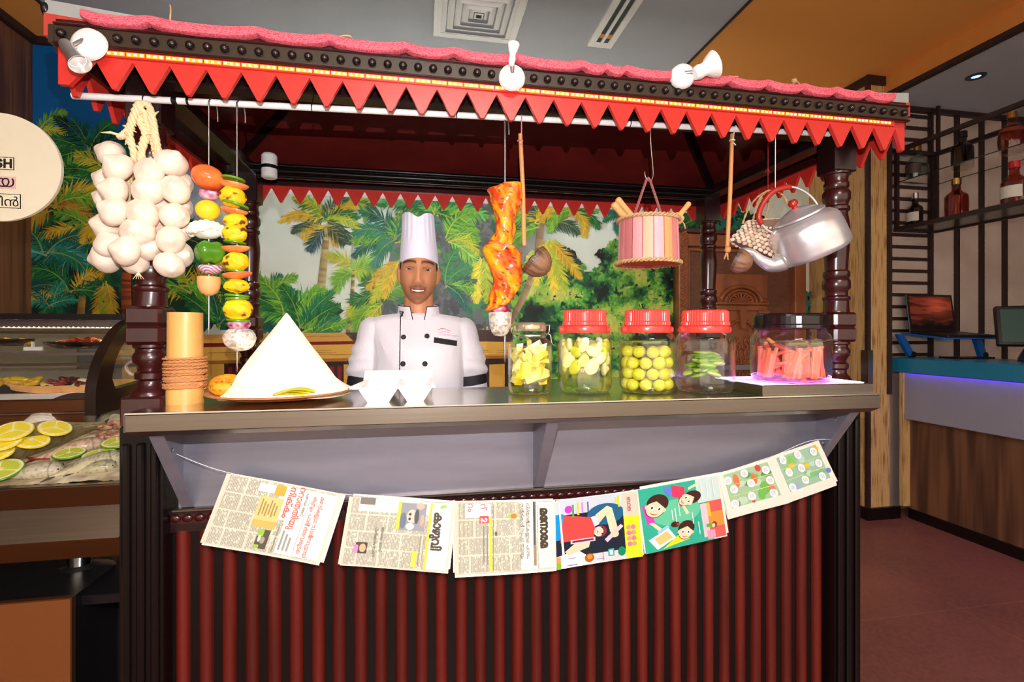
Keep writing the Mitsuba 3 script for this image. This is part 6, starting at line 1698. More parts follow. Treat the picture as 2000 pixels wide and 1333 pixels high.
for k in range(16):
    q = onbed(g.uniform(200, 262), g.uniform(826, 876)) + [0, 0, 0.012]
    a = g.uniform(0, 6.28)
    t = np.linspace(0, 1, 16); bend = 2.6 * t
    P = np.stack([0.03 * np.sin(bend), 0.018 * (1 - np.cos(bend)), 0.004 * np.sin(3 * t)], 1) @ euler(g.uniform(-.6, .6), g.uniform(-.6, .6), a).T + q
    r = np.interp(t, [0, 0.25, 0.5, 0.85, 1], [0.004, 0.0105, 0.010, 0.006, 0.003]) * (1 + 0.08 * np.sin(t * 50))
    ms = [tube(P, r, 8)] + [tube([P[2], P[2] + g.normal(0, 0.02, 3) + [0, 0, 0.015]], [0.0008, 0.0003], 4) for _ in range(3)] + [tube([P[5 + 2 * s], P[5 + 2 * s] + g.normal(0, 0.008, 3)], [0.0012, 0.0005], 4) for s in range(4)]
    m = cat(ms)
    single('prawn', m, 'vc_gloss', 'raw pinkish brown prawn in the pile at the right end of the fish counter', 'prawn', 'prawns piled on the fish counter', True, color=fcol(m, (196, 150, 116), (140, 84, 64), 60, k))
def citrus(c, r, nrm, lab, name, cat_, grp, rind, flesh, seed=0):
    m = lathe([(0.0001, -0.003), (0.97 * r, -0.003), (r, -0.001), (r, 0.001), (0.97 * r, 0.003), (0.9 * r, 0.0034), (0.75 * r, 0.0034), (0.5 * r, 0.0034), (0.25 * r, 0.0034), (0.0001, 0.0034)], 48)
    v = np.array(m.vertices); e = np.hypot(v[:, 0], v[:, 1]) / r; a = np.arctan2(v[:, 1], v[:, 0])
    col = np.where((e > 0.93)[:, None], lin(rind), np.where(((e > 0.86) | (e < 0.1) | (np.abs(np.sin(a * 4.5)) < 0.10))[:, None], lin((250, 244, 190)), lin(flesh)))
    m = moved(m, c, align(nrm))
    return single(name, m, 'food_gloss', lab, cat_, grp, True, color=col)
def onfish(px, py, up): return onbed(px, py) + up
LEM = [(28, 848, 0.050, 'lemon slice highest on the large fish, beside the pale fish head'), (8, 868, 0.048, 'lemon slice second highest on the large fish at the left edge'), (64, 865, 0.046, 'lemon slice on the middle of the large fish, seen nearly edge on'), (110, 842, 0.044, 'lemon slice nearest the tail of the large fish'), (-2, 890, 0.040, 'lowest lemon slice on the large fish at the left edge')]
for px, py, r, lab in LEM:
    both = cat([FISH[big], FISH[pale]])
    q = hit(both, px, py)
    if q is None: q = onbed(px, py)
    citrus(q + [0, -0.006, 0.010], r, (0.10, -0.42, 0.85) if px < 50 else (0.34, -0.25, 0.82), lab, 'lemon_slice', 'lemon slice', None, (236, 206, 30), (244, 222, 60))
PEP = [(144, 894, 0.042, 'green lime slice left of the two in the middle of the fish counter'), (202, 898, 0.046, 'green lime slice right of the two in the middle of the fish counter'), (236, 873, 0.044, 'green slice beside the prawns at the right end of the fish counter'), (10, 928, 0.056, 'green slice at the front rim at the left edge')]
for px, py, r, lab in PEP:
    q = onbed(px, py) + [0, -0.02, 0.018]
    citrus(q, r, (0.05, -0.22 if px > 100 else -0.4, 0.95), lab, 'lime_slice', 'lime slice', None, (84, 140, 20), (196, 206, 70))
q = onbed(78, 906)
m = hullmesh([q + np.array(o) for o in ((-0.03, 0, 0.012), (0.032, -0.004, 0.012), (-0.03, -0.008, 0.014), (0.032, -0.010, 0.014), (-0.028, 0, 0.017), (0.03, -0.006, 0.017))])
single('red_chilli_strip', m, mat('chilli_red', (170, 26, 20), 0.3), 'thin red chilli strip on the ice below the large fish', 'chilli', smooth=False)

# ------------------------------------------------------------------ glass-fronted display fridge behind the fish
fr = thing('display_fridge', 'display fridge with curved glass front and dark end panel behind the fish counter', 'display fridge')
ex = -1.135
def fpt(px, py, X=ex):
    r = ray(px, py); s = X / r[0]
    return [r[1] * s, r[2] * s + H]
outer = [fpt(187, 812), fpt(187, 770), fpt(196, 720), fpt(214, 676), fpt(238, 640), fpt(262, 624)]
y_b = outer[-1][0]
oc = curve([[0, *p] for p in outer], 30)[:, 1:]
top = [2.78, oc[-1][1] + 0.005]
poly = Polygon(list(map(tuple, oc)) + [(top[0], top[1]), (top[0], outer[0][1])])
ic = oc.copy()
inn = [fpt(219, 740), fpt(228, 700), fpt(244, 668), fpt(262, 648)]
icv = curve([[0, *p] for p in inn], 20)[:, 1:]
hole = Polygon(list(map(tuple, icv)) + [(2.70, icv[-1][1]), (2.70, fpt(226, 758)[1] + 0.03), tuple(fpt(226, 760))]).buffer(-0.006).buffer(0.006)
mat('fridge_end', (34, 20, 16), 0.12, clearcoat=0.6)
part(fr, 'end_panel', ext_yz(poly.difference(hole), ex - 0.035, ex), 'fridge_end', 40, label='glossy dark end panel with an open window')
part(fr, 'end_glass', ext_yz(hole, ex - 0.02, ex - 0.018), 'pane', False)
gl = oc[(oc[:, 1] > outer[1][1] - 0.01)]
xsL = -2.36
V = np.vstack([[[x, y, z] for y, z in gl] for x in (xsL, ex - 0.035)]); n = len(gl)
f = [[k, k + 1, n + k + 1] for k in range(n - 1)] + [[k, n + k + 1, n + k] for k in range(n - 1)]
part(fr, 'curved_glass', trimesh.Trimesh(V, f, process=False), 'pane', True)
part(fr, 'top', bx(xsL, ex - 0.03, gl[-1][0] - 0.02, 2.80, gl[-1][1] - 0.002, gl[-1][1] + 0.02), 'black_plastic', False)
part(fr, 'canopy_edge', bx(xsL, ex - 0.036, gl[-1][0] - 0.0, gl[-1][0] + 0.03, gl[-1][1] - 0.028, gl[-1][1] - 0.004), 'steel_dull', False)
zbz = fpt(187, 812)[1]
zd = outer[1][1] + 0.012
part(fr, 'base', bx(xsL, ex - 0.035, outer[0][0] + 0.005, 2.78, 0.3, zd - 0.05), 'steel_dull', False)
part(fr, 'front_rail', cat([bx(xsL, ex - 0.035, outer[0][0] - 0.004, outer[0][0] + 0.02, zd - 0.075, zd - 0.028, 0.004), bx(xsL, ex - 0.035, outer[0][0] + 0.0, outer[0][0] + 0.02, zd - 0.14, zd - 0.08, 0.004)]), 'brown_steel')
part(fr, 'lower_deck', bx(xsL, ex - 0.036, outer[0][0] + 0.03, 2.74, zd - 0.05, zd - 0.044), 'white_paint', False)
mat('fridge_inside', (118, 114, 100), 0.4)
part(fr, 'back_wall', cat([bx(xsL, ex - 0.5, 2.74, 2.76, zd - 0.05, gl[-1][1]), bx(xsL, ex - 0.04, 2.74, 2.76, zd + 0.17, gl[-1][1]), bx(xsL, ex - 0.04, 2.74, 2.76, zd - 0.05, zd + 0.03)]), 'fridge_inside', False)
zs = atY(100, 690, 2.42)[2]
part(fr, 'glass_shelf', bx(xsL, ex - 0.04, 2.36, 2.70, zs - 0.004, zs + 0.002), 'pane_thin', False)
part(fr, 'shelf_edge', bx(xsL, ex - 0.04, 2.352, 2.36, zs - 0.008, zs + 0.004), 'steel_dull', False)
for z, y in ((zs + 0.088, 2.46), (zs - 0.05, 2.44)): part(fr, 'shelf_rail', bx(xsL, ex - 0.04, y, y + 0.02, z - 0.006, z + 0.006), 'steel', False)
part(fr, 'lamp_strip', bx(xsL, ex - 0.05, 2.50, 2.52, gl[-1][1] - 0.034, gl[-1][1] - 0.029), 'white_plastic', False, emit=area((255, 236, 200), 10.0, 1.0))
part(fr, 'bead_strip', cat([blob((x, 2.40 + 0.0, zs + 0.112), 0.006, 1) for x in np.arange(-2.3, ex - 0.05, 0.018)]), 'chrome', True, kind='stuff')
part(fr, 'drip_strip', cat([blob((x, outer[0][0] + 0.035, zd - 0.036), 0.006, 1) for x in np.arange(-2.3, ex - 0.05, 0.014)]), 'steel', True, kind='stuff')
def dish(lab, px, py, Y, rx, ry, m_, name='platter'):
    c = atY(px, py, Y)
    m = lathe([(0.0001, 0.0), (0.6, 0.0), (0.95, 0.02), (1.0, 0.03), (0.95, 0.03), (0.6, 0.008), (0.0001, 0.008)], 40)
    v = np.array(m.vertices) * [rx, ry, 1]
    single(name, trimesh.Trimesh(v + c, m.faces, process=False), m_, lab, 'plate', smooth=40)
    return c
def heap(lab, c, rx, ry, h, cols, n, size, name, cat_, seed, shape=(1, 0.5, 0.4)):
    g = rnd(seed); ms = []
    for k in range(n):
        a, r = g.uniform(0, 6.28), math.sqrt(g.random())
        q = np.array(c) + [rx * r * math.cos(a), ry * r * math.sin(a), 0.012 + h * (1 - r ** 2) * g.uniform(0.5, 1)]
        m = blob(q, np.array(shape) * size * g.uniform(0.7, 1.3), 2, 0.15, 2, k, euler(*g.uniform(-0.6, 0.6, 2), g.uniform(0, 6.28)))
        ms.append((m, cols[int(g.integers(len(cols)))]))
    mb = MB()
    for m, c_ in ms: mb.mesh(m, c_)
    m, cc = mb.out()
    single(name, m, 'food_gloss', lab, cat_, kind='stuff', smooth=True, color=cc)
c = dish('black plate with orange marinated prawns on the fridge glass shelf', 160, 681, 2.48, 0.14, 0.09, 'black_plastic')
heap('orange marinated prawns heaped on the upper shelf plate', c, 0.11, 0.06, 0.035, [(206, 74, 24), (226, 104, 40), (190, 50, 20)], 46, 0.022, 'marinated_prawns', 'seafood', 41)
c = dish('black plate with yellow food on the fridge shelf at the left edge', 10, 676, 2.48, 0.10, 0.08, 'black_plastic')
heap('yellow food on the upper shelf plate at the left edge', c, 0.08, 0.05, 0.02, [(206, 160, 40), (190, 140, 30)], 20, 0.02, 'yellow_food', 'food', 42)
for px, py, lab in ((66, 676, 'white price stand on the fridge glass shelf between the plates'),):
    c = atY(px, py, 2.46)
    single('shelf_clip', cat([bx(c[0] - 0.035, c[0] + 0.035, 2.455, 2.46, c[2] - 0.02, c[2] - 0.004), bx(c[0] - 0.004, c[0] + 0.004, 2.45, 2.46, c[2] - 0.004, c[2] + 0.016)]), 'white_paint', lab, 'shelf clip', smooth=False)
zdk = zd - 0.044
def boat(lab, px, py, Y, L, W_, ang, m_):
    c = atY(px, py, Y); c[2] = zdk + 0.001
    n = 30; t = np.linspace(-1, 1, n); w = W_ * (1 - np.abs(t) ** 2.6) ** 0.8 + 0.004
    V = []
    for k in range(n):
        up = 0.016 * abs(t[k]) ** 3
        V += [[t[k] * L, -w[k], 0.030 + up], [t[k] * L * 0.9, -w[k] * 0.7, 0.0 + up], [t[k] * L * 0.9, w[k] * 0.7, 0.0 + up], [t[k] * L, w[k], 0.030 + up], [t[k] * L * 0.97, w[k] * 0.86, 0.030 + up], [t[k] * L * 0.87, w[k] * 0.6, 0.008 + up], [t[k] * L * 0.87, -w[k] * 0.6, 0.008 + up], [t[k] * L * 0.97, -w[k] * 0.86, 0.030 + up]]
    f = []
    for k in range(n - 1):
        for e in range(8):
            a_, b_ = 8 * k + e, 8 * k + (e + 1) % 8
            f += [[a_, b_, b_ + 8], [a_, b_ + 8, a_ + 8]]
    m = moved(trimesh.Trimesh(V, f, process=False), c, rotm([0, 0, 1], ang))
    single('boat_tray', m, m_, lab, 'tray', smooth=30)
    return c
c = boat('pale wooden boat-shaped tray of dark red meat in the fridge, beside the end panel', 135, 768, 2.40, 0.20, 0.055, 16, 'pale_wood')
heap('dark red marinated meat in the boat-shaped tray', c + [0.0, 0, 0.012], 0.12, 0.035, 0.03, [(110, 30, 26), (140, 44, 34), (80, 22, 20), (206, 200, 160)], 40, 0.022, 'marinated_meat', 'meat', 43)
c = boat('long tray of yellow food at the left of the fridge lower deck', 14, 762, 2.40, 0.26, 0.06, 6, 'black_plastic')
heap('yellow marinated food heaped in the left tray of the fridge', c + [0, 0, 0.012], 0.2, 0.045, 0.035, [(232, 200, 20), (226, 180, 40), (206, 160, 60)], 60, 0.026, 'yellow_fish_pieces', 'food', 44)
c = boat('pale wooden tray seen through the window of the fridge end panel', 244, 754, 2.58, 0.11, 0.04, 12, 'pale_wood')
hk_ = curve([[-1.10, 2.30, atY(243, 700, 2.30)[2]], atY(246, 718, 2.30), atY(258, 732, 2.30), atY(276, 728, 2.28)], 24)
single('white_hose', tube(hk_, 0.006, 8), 'white_paint', 'short bent white pipe beside the fridge end panel behind the left post', 'pipe', smooth=True)
# ------------------------------------------------------------------ the chef
mat('skin', (136, 84, 56), 0.42, tex=VC, specular=0.4)
mat('jacket', (222, 216, 222), 0.75, sheen=0.3); mat('cloth_black', (26, 24, 27), 0.7); mat('hair_black', (14, 11, 10), 0.5); mat('trousers', (24, 24, 28), 0.8)
chef = thing('person', 'smiling man in white chef jacket with black cuffs and tall white toque', 'person')
CXc, CYc = -0.008, 1.86
EZ = H + 0.223                      # eye level
def S(c, r, n=2):
    s = trimesh.creation.icosphere(subdivisions=n).vertices
    return np.asarray(s) * r + np.asarray(c, float)
def bone(a, ra, b, rb): return manifold3d.Manifold.hull_points(np.vstack([S(a, ra), S(b, rb)]))
def tomesh(M, smooth=0, ref=None):
    if ref: M = M.refine_to_length(ref)
    mm = M.to_mesh(); m = trimesh.Trimesh(np.array(mm.vert_properties[:, :3], float), np.array(mm.tri_verts), process=False)
    if smooth: trimesh.smoothing.filter_taubin(m, 0.5, 0.53, smooth)
    return m
# head
m = trimesh.creation.icosphere(subdivisions=5); v = np.array(m.vertices)
x, y, z = v[:, 0] * 0.0655, v[:, 1] * 0.092, v[:, 2] * 0.117
g2 = lambda a, s: np.exp(-(a / s) ** 2)
low = np.clip(-z / 0.117, 0, 1)
x = x * (1 - 0.13 * low ** 2.6) * (1 + 0.05 * g2(z + 0.045, 0.04))
y = np.where(y > 0, y * (1 - 0.55 * np.clip((-z - 0.02) / 0.09, 0, 1)), y)
front = np.clip(-v[:, 1], 0, 1) ** 0.7
y = np.where(v[:, 1] < 0, y * (1 + 0.05 * low), y)
dy = np.zeros_like(y)
nose = g2(x, 0.0105 + 0.006 * np.clip((0.0 - z) / 0.045, 0, 1)) * np.interp(z, [-0.062, -0.050, -0.042, -0.03, 0.0, 0.016, 0.03], [0, 0.006, 0.021, 0.018, 0.008, 0.003, 0])
dy -= nose
for s in (-1, 1):
    dy -= 0.007 * g2(x - s * 0.013, 0.0065) * g2(z + 0.045, 0.007)          # nostril wings
    dy += 0.0095 * g2(x - s * 0.030, 0.016) * g2(z - 0.001, 0.013)          # eye sockets
    dy -= 0.0045 * g2(x - s * 0.030, 0.020) * g2(z - 0.021, 0.009)          # brows
    dy -= 0.005 * g2(x - s * 0.040, 0.017) * g2(z + 0.040, 0.019)           # cheeks
    dy += 0.003 * g2(x - s * 0.031, 0.006) * g2(z + 0.062, 0.016)           # smile folds
dy -= 0.006 * g2(x, 0.026) * g2(z + 0.071, 0.012)                            # mouth mound
dy -= 0.0028 * g2(x, 0.020) * g2(z + 0.063, 0.0035) + 0.004 * g2(x, 0.018) * g2(z + 0.0815, 0.0045)
dy -= 0.007 * g2(x, 0.020) * g2(z + 0.105, 0.013)                            # chin
y = y + dy * (v[:, 1] < 0.1)
HZS = 1.085
head_v = np.stack([x, y, z], 1)
HR = rotm([1, 0, 0], 2) @ rotm([0, 1, 0], 2)
HC = np.array([CXc, CYc - 0.01, EZ])
def hd(p): return (np.asarray(p, float) * [1, 1, HZS]) @ HR.T + HC
Hm_ = manifold3d.Manifold(manifold3d.Mesh(hd(head_v).astype(np.float32), np.asarray(m.faces, np.uint32)))
ears = []
for s in (-1, 1):
    e = trimesh.creation.icosphere(subdivisions=3); ev = np.array(e.vertices) * [0.010, 0.017, 0.031]
    ev[:, 0] += 0.004 * (ev[:, 1] / 0.017) ** 2
    ev = ev @ rotm([0, 0, 1], s * -38).T + [s * 0.0665, 0.004, -0.012]
    ears.append(manifold3d.Manifold(manifold3d.Mesh(hd(ev).astype(np.float32), np.asarray(e.faces, np.uint32))))
SZ = H + 0.012                      # shoulder height
arm = {}
J = {}
for s in (-1, 1):
    sh = np.array([CXc + s * 0.168, CYc + 0.01, SZ]); el = np.array([CXc + s * 0.198, CYc + 0.01, H - 0.215]); wr = np.array([CXc + s * 0.165, CYc - 0.10, H - 0.43])
    arm[s] = (sh, el, wr)
parts_ = [bone((CXc, CYc + 0.012, EZ - 0.06), 0.051, (CXc, CYc + 0.02, H + 0.06), 0.057), bone((CXc, CYc + 0.02, H + 0.07), 0.06, (CXc, CYc + 0.01, H - 0.2), 0.10),
          bone((CXc - 0.06, CYc + 0.01, H - 0.2), 0.095, (CXc - 0.05, CYc, H - 0.48), 0.09), bone((CXc + 0.06, CYc + 0.01, H - 0.2), 0.095, (CXc + 0.05, CYc, H - 0.48), 0.09)]
for s in (-1, 1):
    sh, el, wr = arm[s]
    parts_ += [bone((CXc + s * 0.08, CYc + 0.01, SZ - 0.02), 0.045, sh + [-s * 0.01, 0, -0.01], 0.036), bone(sh + [-s * 0.01, 0, -0.02], 0.036, el, 0.036), bone(el, 0.039, wr, 0.026)]
    parts_ += [bone((CXc + s * 0.09, CYc, H - 0.50), 0.085, (CXc + s * 0.10, CYc, 0.48), 0.055), bone((CXc + s * 0.10, CYc, 0.48), 0.055, (CXc + s * 0.10, CYc + 0.02, 0.10), 0.04)]
    # hand resting low behind the counter
    d_ = np.array([-s * 0.25, -0.55, -0.45]); d_ /= np.linalg.norm(d_)
    pl_ = wr + d_ * 0.05
    sd = np.cross(d_, [0, 0, 1.0]); sd /= np.linalg.norm(sd); dn = np.cross(sd, d_)
    parts_.append(manifold3d.Manifold.hull_points(np.vstack([S(wr, 0.024), S(pl_ + sd * 0.028 + d_ * 0.03, 0.012), S(pl_ - sd * 0.028 + d_ * 0.03, 0.012)])))
    for k, (o, L) in enumerate(((-0.030, 0.062), (-0.010, 0.074), (0.010, 0.070), (0.029, 0.056))):
        a = pl_ + sd * o + d_ * 0.03
        b = a + d_ * L * 0.5 + sd * o * 0.12; c = b + d_ * L * 0.35 - dn * 0.02 * (1 if dn[2] > 0 else -1); e = c + d_ * L * 0.2 - dn * 0.02 * (1 if dn[2] > 0 else -1)
        parts_ += [bone(a, 0.0095, b, 0.009), bone(b, 0.009, c, 0.0082), bone(c, 0.0082, e, 0.007)]
    tb = wr + d_ * 0.03 + sd * (-s) * 0.025
    parts_ += [bone(tb, 0.012, tb + d_ * 0.03 + sd * (-s) * 0.025, 0.0105), bone(tb + d_ * 0.03 + sd * (-s) * 0.025, 0.0105, tb + d_ * 0.058 + sd * (-s) * 0.032, 0.0085)]
body_M = manifold3d.Manifold.batch_boolean(parts_, manifold3d.OpType.Add)
bm_ = tomesh(body_M, 6, 0.012)
bM = manifold3d.Manifold(manifold3d.Mesh(np.asarray(bm_.vertices, np.float32), np.asarray(bm_.faces, np.uint32)))
full = manifold3d.Manifold.batch_boolean([bM, Hm_] + ears, manifold3d.OpType.Add)
bm_ = tomesh(full)
lv = ((np.asarray(bm_.vertices) - HC) @ HR) / [1, 1, HZS]
X_, Y_, Z_ = lv.T
sk = np.tile(lin((200, 136, 98)), (len(lv), 1))
def tint(mask, c):
    global sk
    mk = np.clip(mask, 0, 1)[:, None]
    sk = sk * (1 - mk) + lin(c) * mk
fr_ = (Y_ < -0.02)
nz_ = meshkit.fbm(lv * 90, 3, 2)
tint(0.45 * fr_ * g2(Z_ + 0.085, 0.035) * (np.abs(X_) < 0.08), (132, 84, 62))                   # shaved beard shade of the skin
tint(0.75 * fr_ * g2(X_, 0.027) * g2(Z_ + 0.0575, 0.0045) * (0.6 + 0.8 * nz_), (56, 34, 26))     # moustache
tint(0.5 * fr_ * g2(X_, 0.012) * g2(Z_ + 0.093, 0.005), (70, 44, 34))
for s in (-1, 1):
    arch = Z_ - (0.0225 + 0.004 * (1 - ((X_ - s * 0.031) / 0.024) ** 2) - 0.0015)
    tint(0.95 * fr_ * (np.abs(X_ - s * 0.032) < 0.023) * g2(arch, 0.0052), (20, 14, 12))         # eyebrows
    tint(0.35 * fr_ * g2(X_ - s * 0.030, 0.018) * g2(Z_ - 0.001, 0.010), (124, 78, 56))
    tint(0.9 * fr_ * (np.abs(X_ - s * 0.030) < 0.0145) * g2(Z_ - (0.0062 - 14 * (X_ - s * 0.030) ** 2), 0.0014), (24, 16, 14))   # lash line
    tint(0.30 * fr_ * g2(X_ - s * 0.040, 0.016) * g2(Z_ + 0.034, 0.014), (206, 142, 104))
    tint(0.8 * fr_ * g2(X_ - s * 0.0075, 0.003) * g2(Z_ + 0.052, 0.0022), (60, 32, 24))
lipc = (150, 74, 66)
mc = -0.0695 + 0.09 * 0 + 5.0 * X_ ** 2          # smiling mouth line
tint(0.9 * fr_ * (np.abs(X_) < 0.028) * g2(Z_ - (mc + 0.0052), 0.0028), (128, 66, 56))
tint(0.9 * fr_ * (np.abs(X_) < 0.025) * g2(Z_ - (mc - 0.0075), 0.0040), lipc)
tint(1.0 * fr_ * (np.abs(X_) < 0.026) * (np.abs(Z_ - mc) < 0.0042 * np.clip(1.12 - (X_ / 0.026) ** 2, 0, 1)), (90, 40, 36))
part(chef, 'body', bm_, 'skin', True, color=sk)
# teeth and eyes sit in the face surface
def face_y(xx, zz):
    d = np.hypot(head_v[:, 0] - xx, head_v[:, 2] - zz) + (head_v[:, 1] > 0) * 9
    k = np.argsort(d)[:6]; w = 1 / (d[k] + 1e-4)
    return float((head_v[k, 1] * w).sum() / w.sum())
tv, tf = [], []
u = np.linspace(-0.0215, 0.0215, 17)
for a in u:
    mcz = -0.0695 + 5.0 * a * a; hh = 0.0036 * math.sqrt(max(0.05, 1 - (a / 0.0225) ** 2))
    yy = face_y(a, mcz) - 0.0012
    tv += [[a, yy, mcz + hh], [a, yy - 0.0003, mcz - hh * 0.75]]
for k in range(16): tf += [[2 * k, 2 * k + 1, 2 * k + 3], [2 * k, 2 * k + 3, 2 * k + 2]]
tm = trimesh.Trimesh(hd(tv), tf, process=False)
part(chef, 'teeth', tm, mat('teeth', (236, 230, 220), 0.3), False)
for s in (-1, 1):
    ex_, ez_ = s * 0.030, 0.0
    yy = face_y(ex_, ez_)
    e = trimesh.creation.icosphere(subdivisions=3); ev = np.array(e.vertices)
    ecol = np.tile(lin((222, 212, 204)), (len(ev), 1))
    dd = np.hypot(ev[:, 0] - 0.02, ev[:, 2] - 0.02)
    ecol[(dd < 0.74) & (ev[:, 1] < 0)] = lin((16, 10, 8))
    ev2 = ev * [0.0128, 0.006, 0.0047] + [ex_, yy + 0.0028, ez_]
    part(chef, 'eye', trimesh.Trimesh(hd(ev2), e.faces, process=False), 'vc_gloss', True, color=ecol)
# hair under the toque
hr = trimesh.creation.icosphere(subdivisions=4); hv = np.array(hr.vertices)
hx = hv * [0.0688, 0.095, 0.118]
hx[:, 1] = np.where(hx[:, 1] > 0, hx[:, 1] * (1 - 0.35 * np.clip((-hx[:, 2] - 0.02) / 0.09, 0, 1)), hx[:, 1])
keepv = (hx[:, 2] < 0.036) & (((hx[:, 1] > 0.012) & (hx[:, 2] > -0.055)) | ((np.abs(hx[:, 0]) > 0.054) & (hx[:, 1] > -0.040) & (hx[:, 2] > -0.004)))
kf = keepv[hr.faces].all(1)
hm = trimesh.Trimesh(hd(hx), hr.faces[kf], process=False)
part(chef, 'hair', hm, 'hair_black', True)
# toque
hz0 = H + 0.263
na = 144; a = np.linspace(0, 2 * np.pi, na, endpoint=False)
lev = [(-0.004, 0.0), (0.0, 0.0), (0.054, 0.0), (0.057, 0.3), (0.078, 1), (0.11, 1), (0.14, 1), (0.164, 1)]
V = []
def toque(zrel, pl, inset=0.0):
    t = np.clip(zrel / 0.168, 0, 1)
    rx = np.interp(t, [0, 0.34, 0.6, 1], [0.0690, 0.064, 0.0605, 0.057]) - inset
    ry = np.interp(t, [0, 0.34, 0.6, 1], [0.094, 0.089, 0.082, 0.074]) - inset
    plt_ = 1 + pl * 0.030 * (np.abs(((a * 20 / (2 * np.pi)) % 1) - 0.5) * 2 - 0.5)
    top = np.full(na, zrel)
    if t > 0.9:
        dip = 0.020 * np.exp(-((np.cos(a) * 0.057 - 0.0) / 0.022) ** 2) * (np.sin(a) < 0) + 0.012 * np.exp(-((np.cos(a) * 0.057) / 0.03) ** 2) * (np.sin(a) > 0)
        top = zrel - dip
    lean = 0.004 * t
    low_ = np.where(np.sin(a) < 0, -0.0, -0.030) * max(0, 1 - zrel / 0.05)
    curve_ = 0.012 * (np.cos(a) ** 2) * max(0, 1 - zrel / 0.05)
    return np.stack([CXc + 0.002 - lean + rx * plt_ * np.cos(a), CYc - 0.004 + ry * plt_ * np.sin(a), hz0 + top + low_ - curve_], 1)
rings = [toque(zr, pl) for zr, pl in lev] + [toque(zr, pl, 0.0015) for zr, pl in lev[::-1]]
V = np.vstack(rings)
i, j = np.meshgrid(np.arange(len(rings)), np.arange(na), indexing='ij'); i2, j2 = (i + 1) % len(rings), (j + 1) % na
q = np.stack([i * na + j, i * na + j2, i2 * na + j2, i2 * na + j], -1).reshape(-1, 4)
part(chef, 'toque', trimesh.Trimesh(V, np.vstack([q[:, [0, 1, 2]], q[:, [0, 2, 3]]]), process=False), mat('toque_white', (226, 224, 240), 0.8), 35, label='tall white pleated paper chef hat')
bandr = [toque(zr, 0, -0.0012) for zr in (-0.003, 0.052)] + [toque(zr, 0, 0.0004) for zr in (0.052, -0.003)]
V = np.vstack(bandr); i, j = np.meshgrid(np.arange(4), np.arange(na), indexing='ij'); i2, j2 = (i + 1) % 4, (j + 1) % na
q = np.stack([i * na + j, i * na + j2, i2 * na + j2, i2 * na + j], -1).reshape(-1, 4)
part(chef, 'toque_band', trimesh.Trimesh(V, np.vstack([q[:, [0, 1, 2]], q[:, [0, 2, 3]]]), process=False), 'toque_white', 35)
# jacket
def ell(c, r): return np.asarray(trimesh.creation.icosphere(subdivisions=2).vertices) * np.asarray(r) + np.asarray(c, float)
tors = [manifold3d.Manifold.hull_points(np.vstack([ell((CXc - 0.128, CYc + 0.01, SZ + 0.004), (0.05, 0.06, 0.046)), ell((CXc + 0.128, CYc + 0.01, SZ + 0.004), (0.05, 0.06, 0.046)), ell((CXc, CYc + 0.015, H + 0.052), (0.078, 0.07, 0.028)), ell((CXc, CYc - 0.008, H - 0.08), (0.168, 0.118, 0.08)), ell((CXc, CYc - 0.012, H - 0.22), (0.166, 0.124, 0.08))])),
        manifold3d.Manifold.hull_points(np.vstack([ell((CXc, CYc - 0.012, H - 0.22), (0.166, 0.124, 0.06)), ell((CXc, CYc - 0.010, H - 0.42), (0.172, 0.128, 0.06)), ell((CXc, CYc - 0.005, H - 0.52), (0.18, 0.130, 0.02))]))]
for s in (-1, 1):
    sh, el, wr = arm[s]
    ce = el * 0.80 + wr * 0.20
    tors += [manifold3d.Manifold.hull_points(np.vstack([S(sh + [-s * 0.006, 0, -0.012], 0.056), S(sh * 0.45 + el * 0.55 + [s * 0.002, 0, 0], 0.060)])), manifold3d.Manifold.hull_points(np.vstack([S(sh * 0.45 + el * 0.55 + [s * 0.002, 0, 0], 0.060), S(el + [0, 0, 0.075], 0.055)]))]
jm = tomesh(manifold3d.Manifold.batch_boolean(tors, manifold3d.OpType.Add), 20, 0.010)
jv = np.array(jm.vertices); jn = np.array(jm.vertex_normals)
fold = (meshkit.fbm(np.c_[jv[:, 0] * 9 + jv[:, 2] * 5, jv[:, 1] * 5, jv[:, 2] * 4], 3, 8) - 0.5) * 0.016
armz = np.clip((np.abs(jv[:, 0] - CXc) - 0.16) / 0.03, 0, 1)
fold += armz * 0.004 * np.sin(jv[:, 2] * 90 + 25 * jv[:, 1] + 3 * np.sin(jv[:, 2] * 30))
jv = jv + jn * fold[:, None]
jm = trimesh.Trimesh(jv, jm.faces, process=False)
jk = part(chef, 'jacket', jm, 'jacket', True, label='white double-breasted chef jacket with black piping')
TA, TB, TCc = jv[jm.faces[:, 0]], jv[jm.faces[:, 1]], jv[jm.faces[:, 2]]
def surf(x_, z_, off=0.001):
    """Front of the jacket at (x, z)."""
    p = np.array([x_, z_])
    a2, b2, c2_ = TA[:, [0, 2]], TB[:, [0, 2]], TCc[:, [0, 2]]
    d = (b2[:, 1] - c2_[:, 1]) * (a2[:, 0] - c2_[:, 0]) + (c2_[:, 0] - b2[:, 0]) * (a2[:, 1] - c2_[:, 1])
    d = np.where(np.abs(d) < 1e-12, 1e-12, d)
    l1 = ((b2[:, 1] - c2_[:, 1]) * (p[0] - c2_[:, 0]) + (c2_[:, 0] - b2[:, 0]) * (p[1] - c2_[:, 1])) / d
    l2 = ((c2_[:, 1] - a2[:, 1]) * (p[0] - c2_[:, 0]) + (a2[:, 0] - c2_[:, 0]) * (p[1] - c2_[:, 1])) / d
    ok = (l1 >= -1e-6) & (l2 >= -1e-6) & (l1 + l2 <= 1 + 1e-6)
    if not ok.any(): return np.array([x_, CYc - 0.1, z_])
    yv = (l1 * TA[:, 1] + l2 * TB[:, 1] + (1 - l1 - l2) * TCc[:, 1])[ok].min()
    return np.array([x_, yv - off, z_])
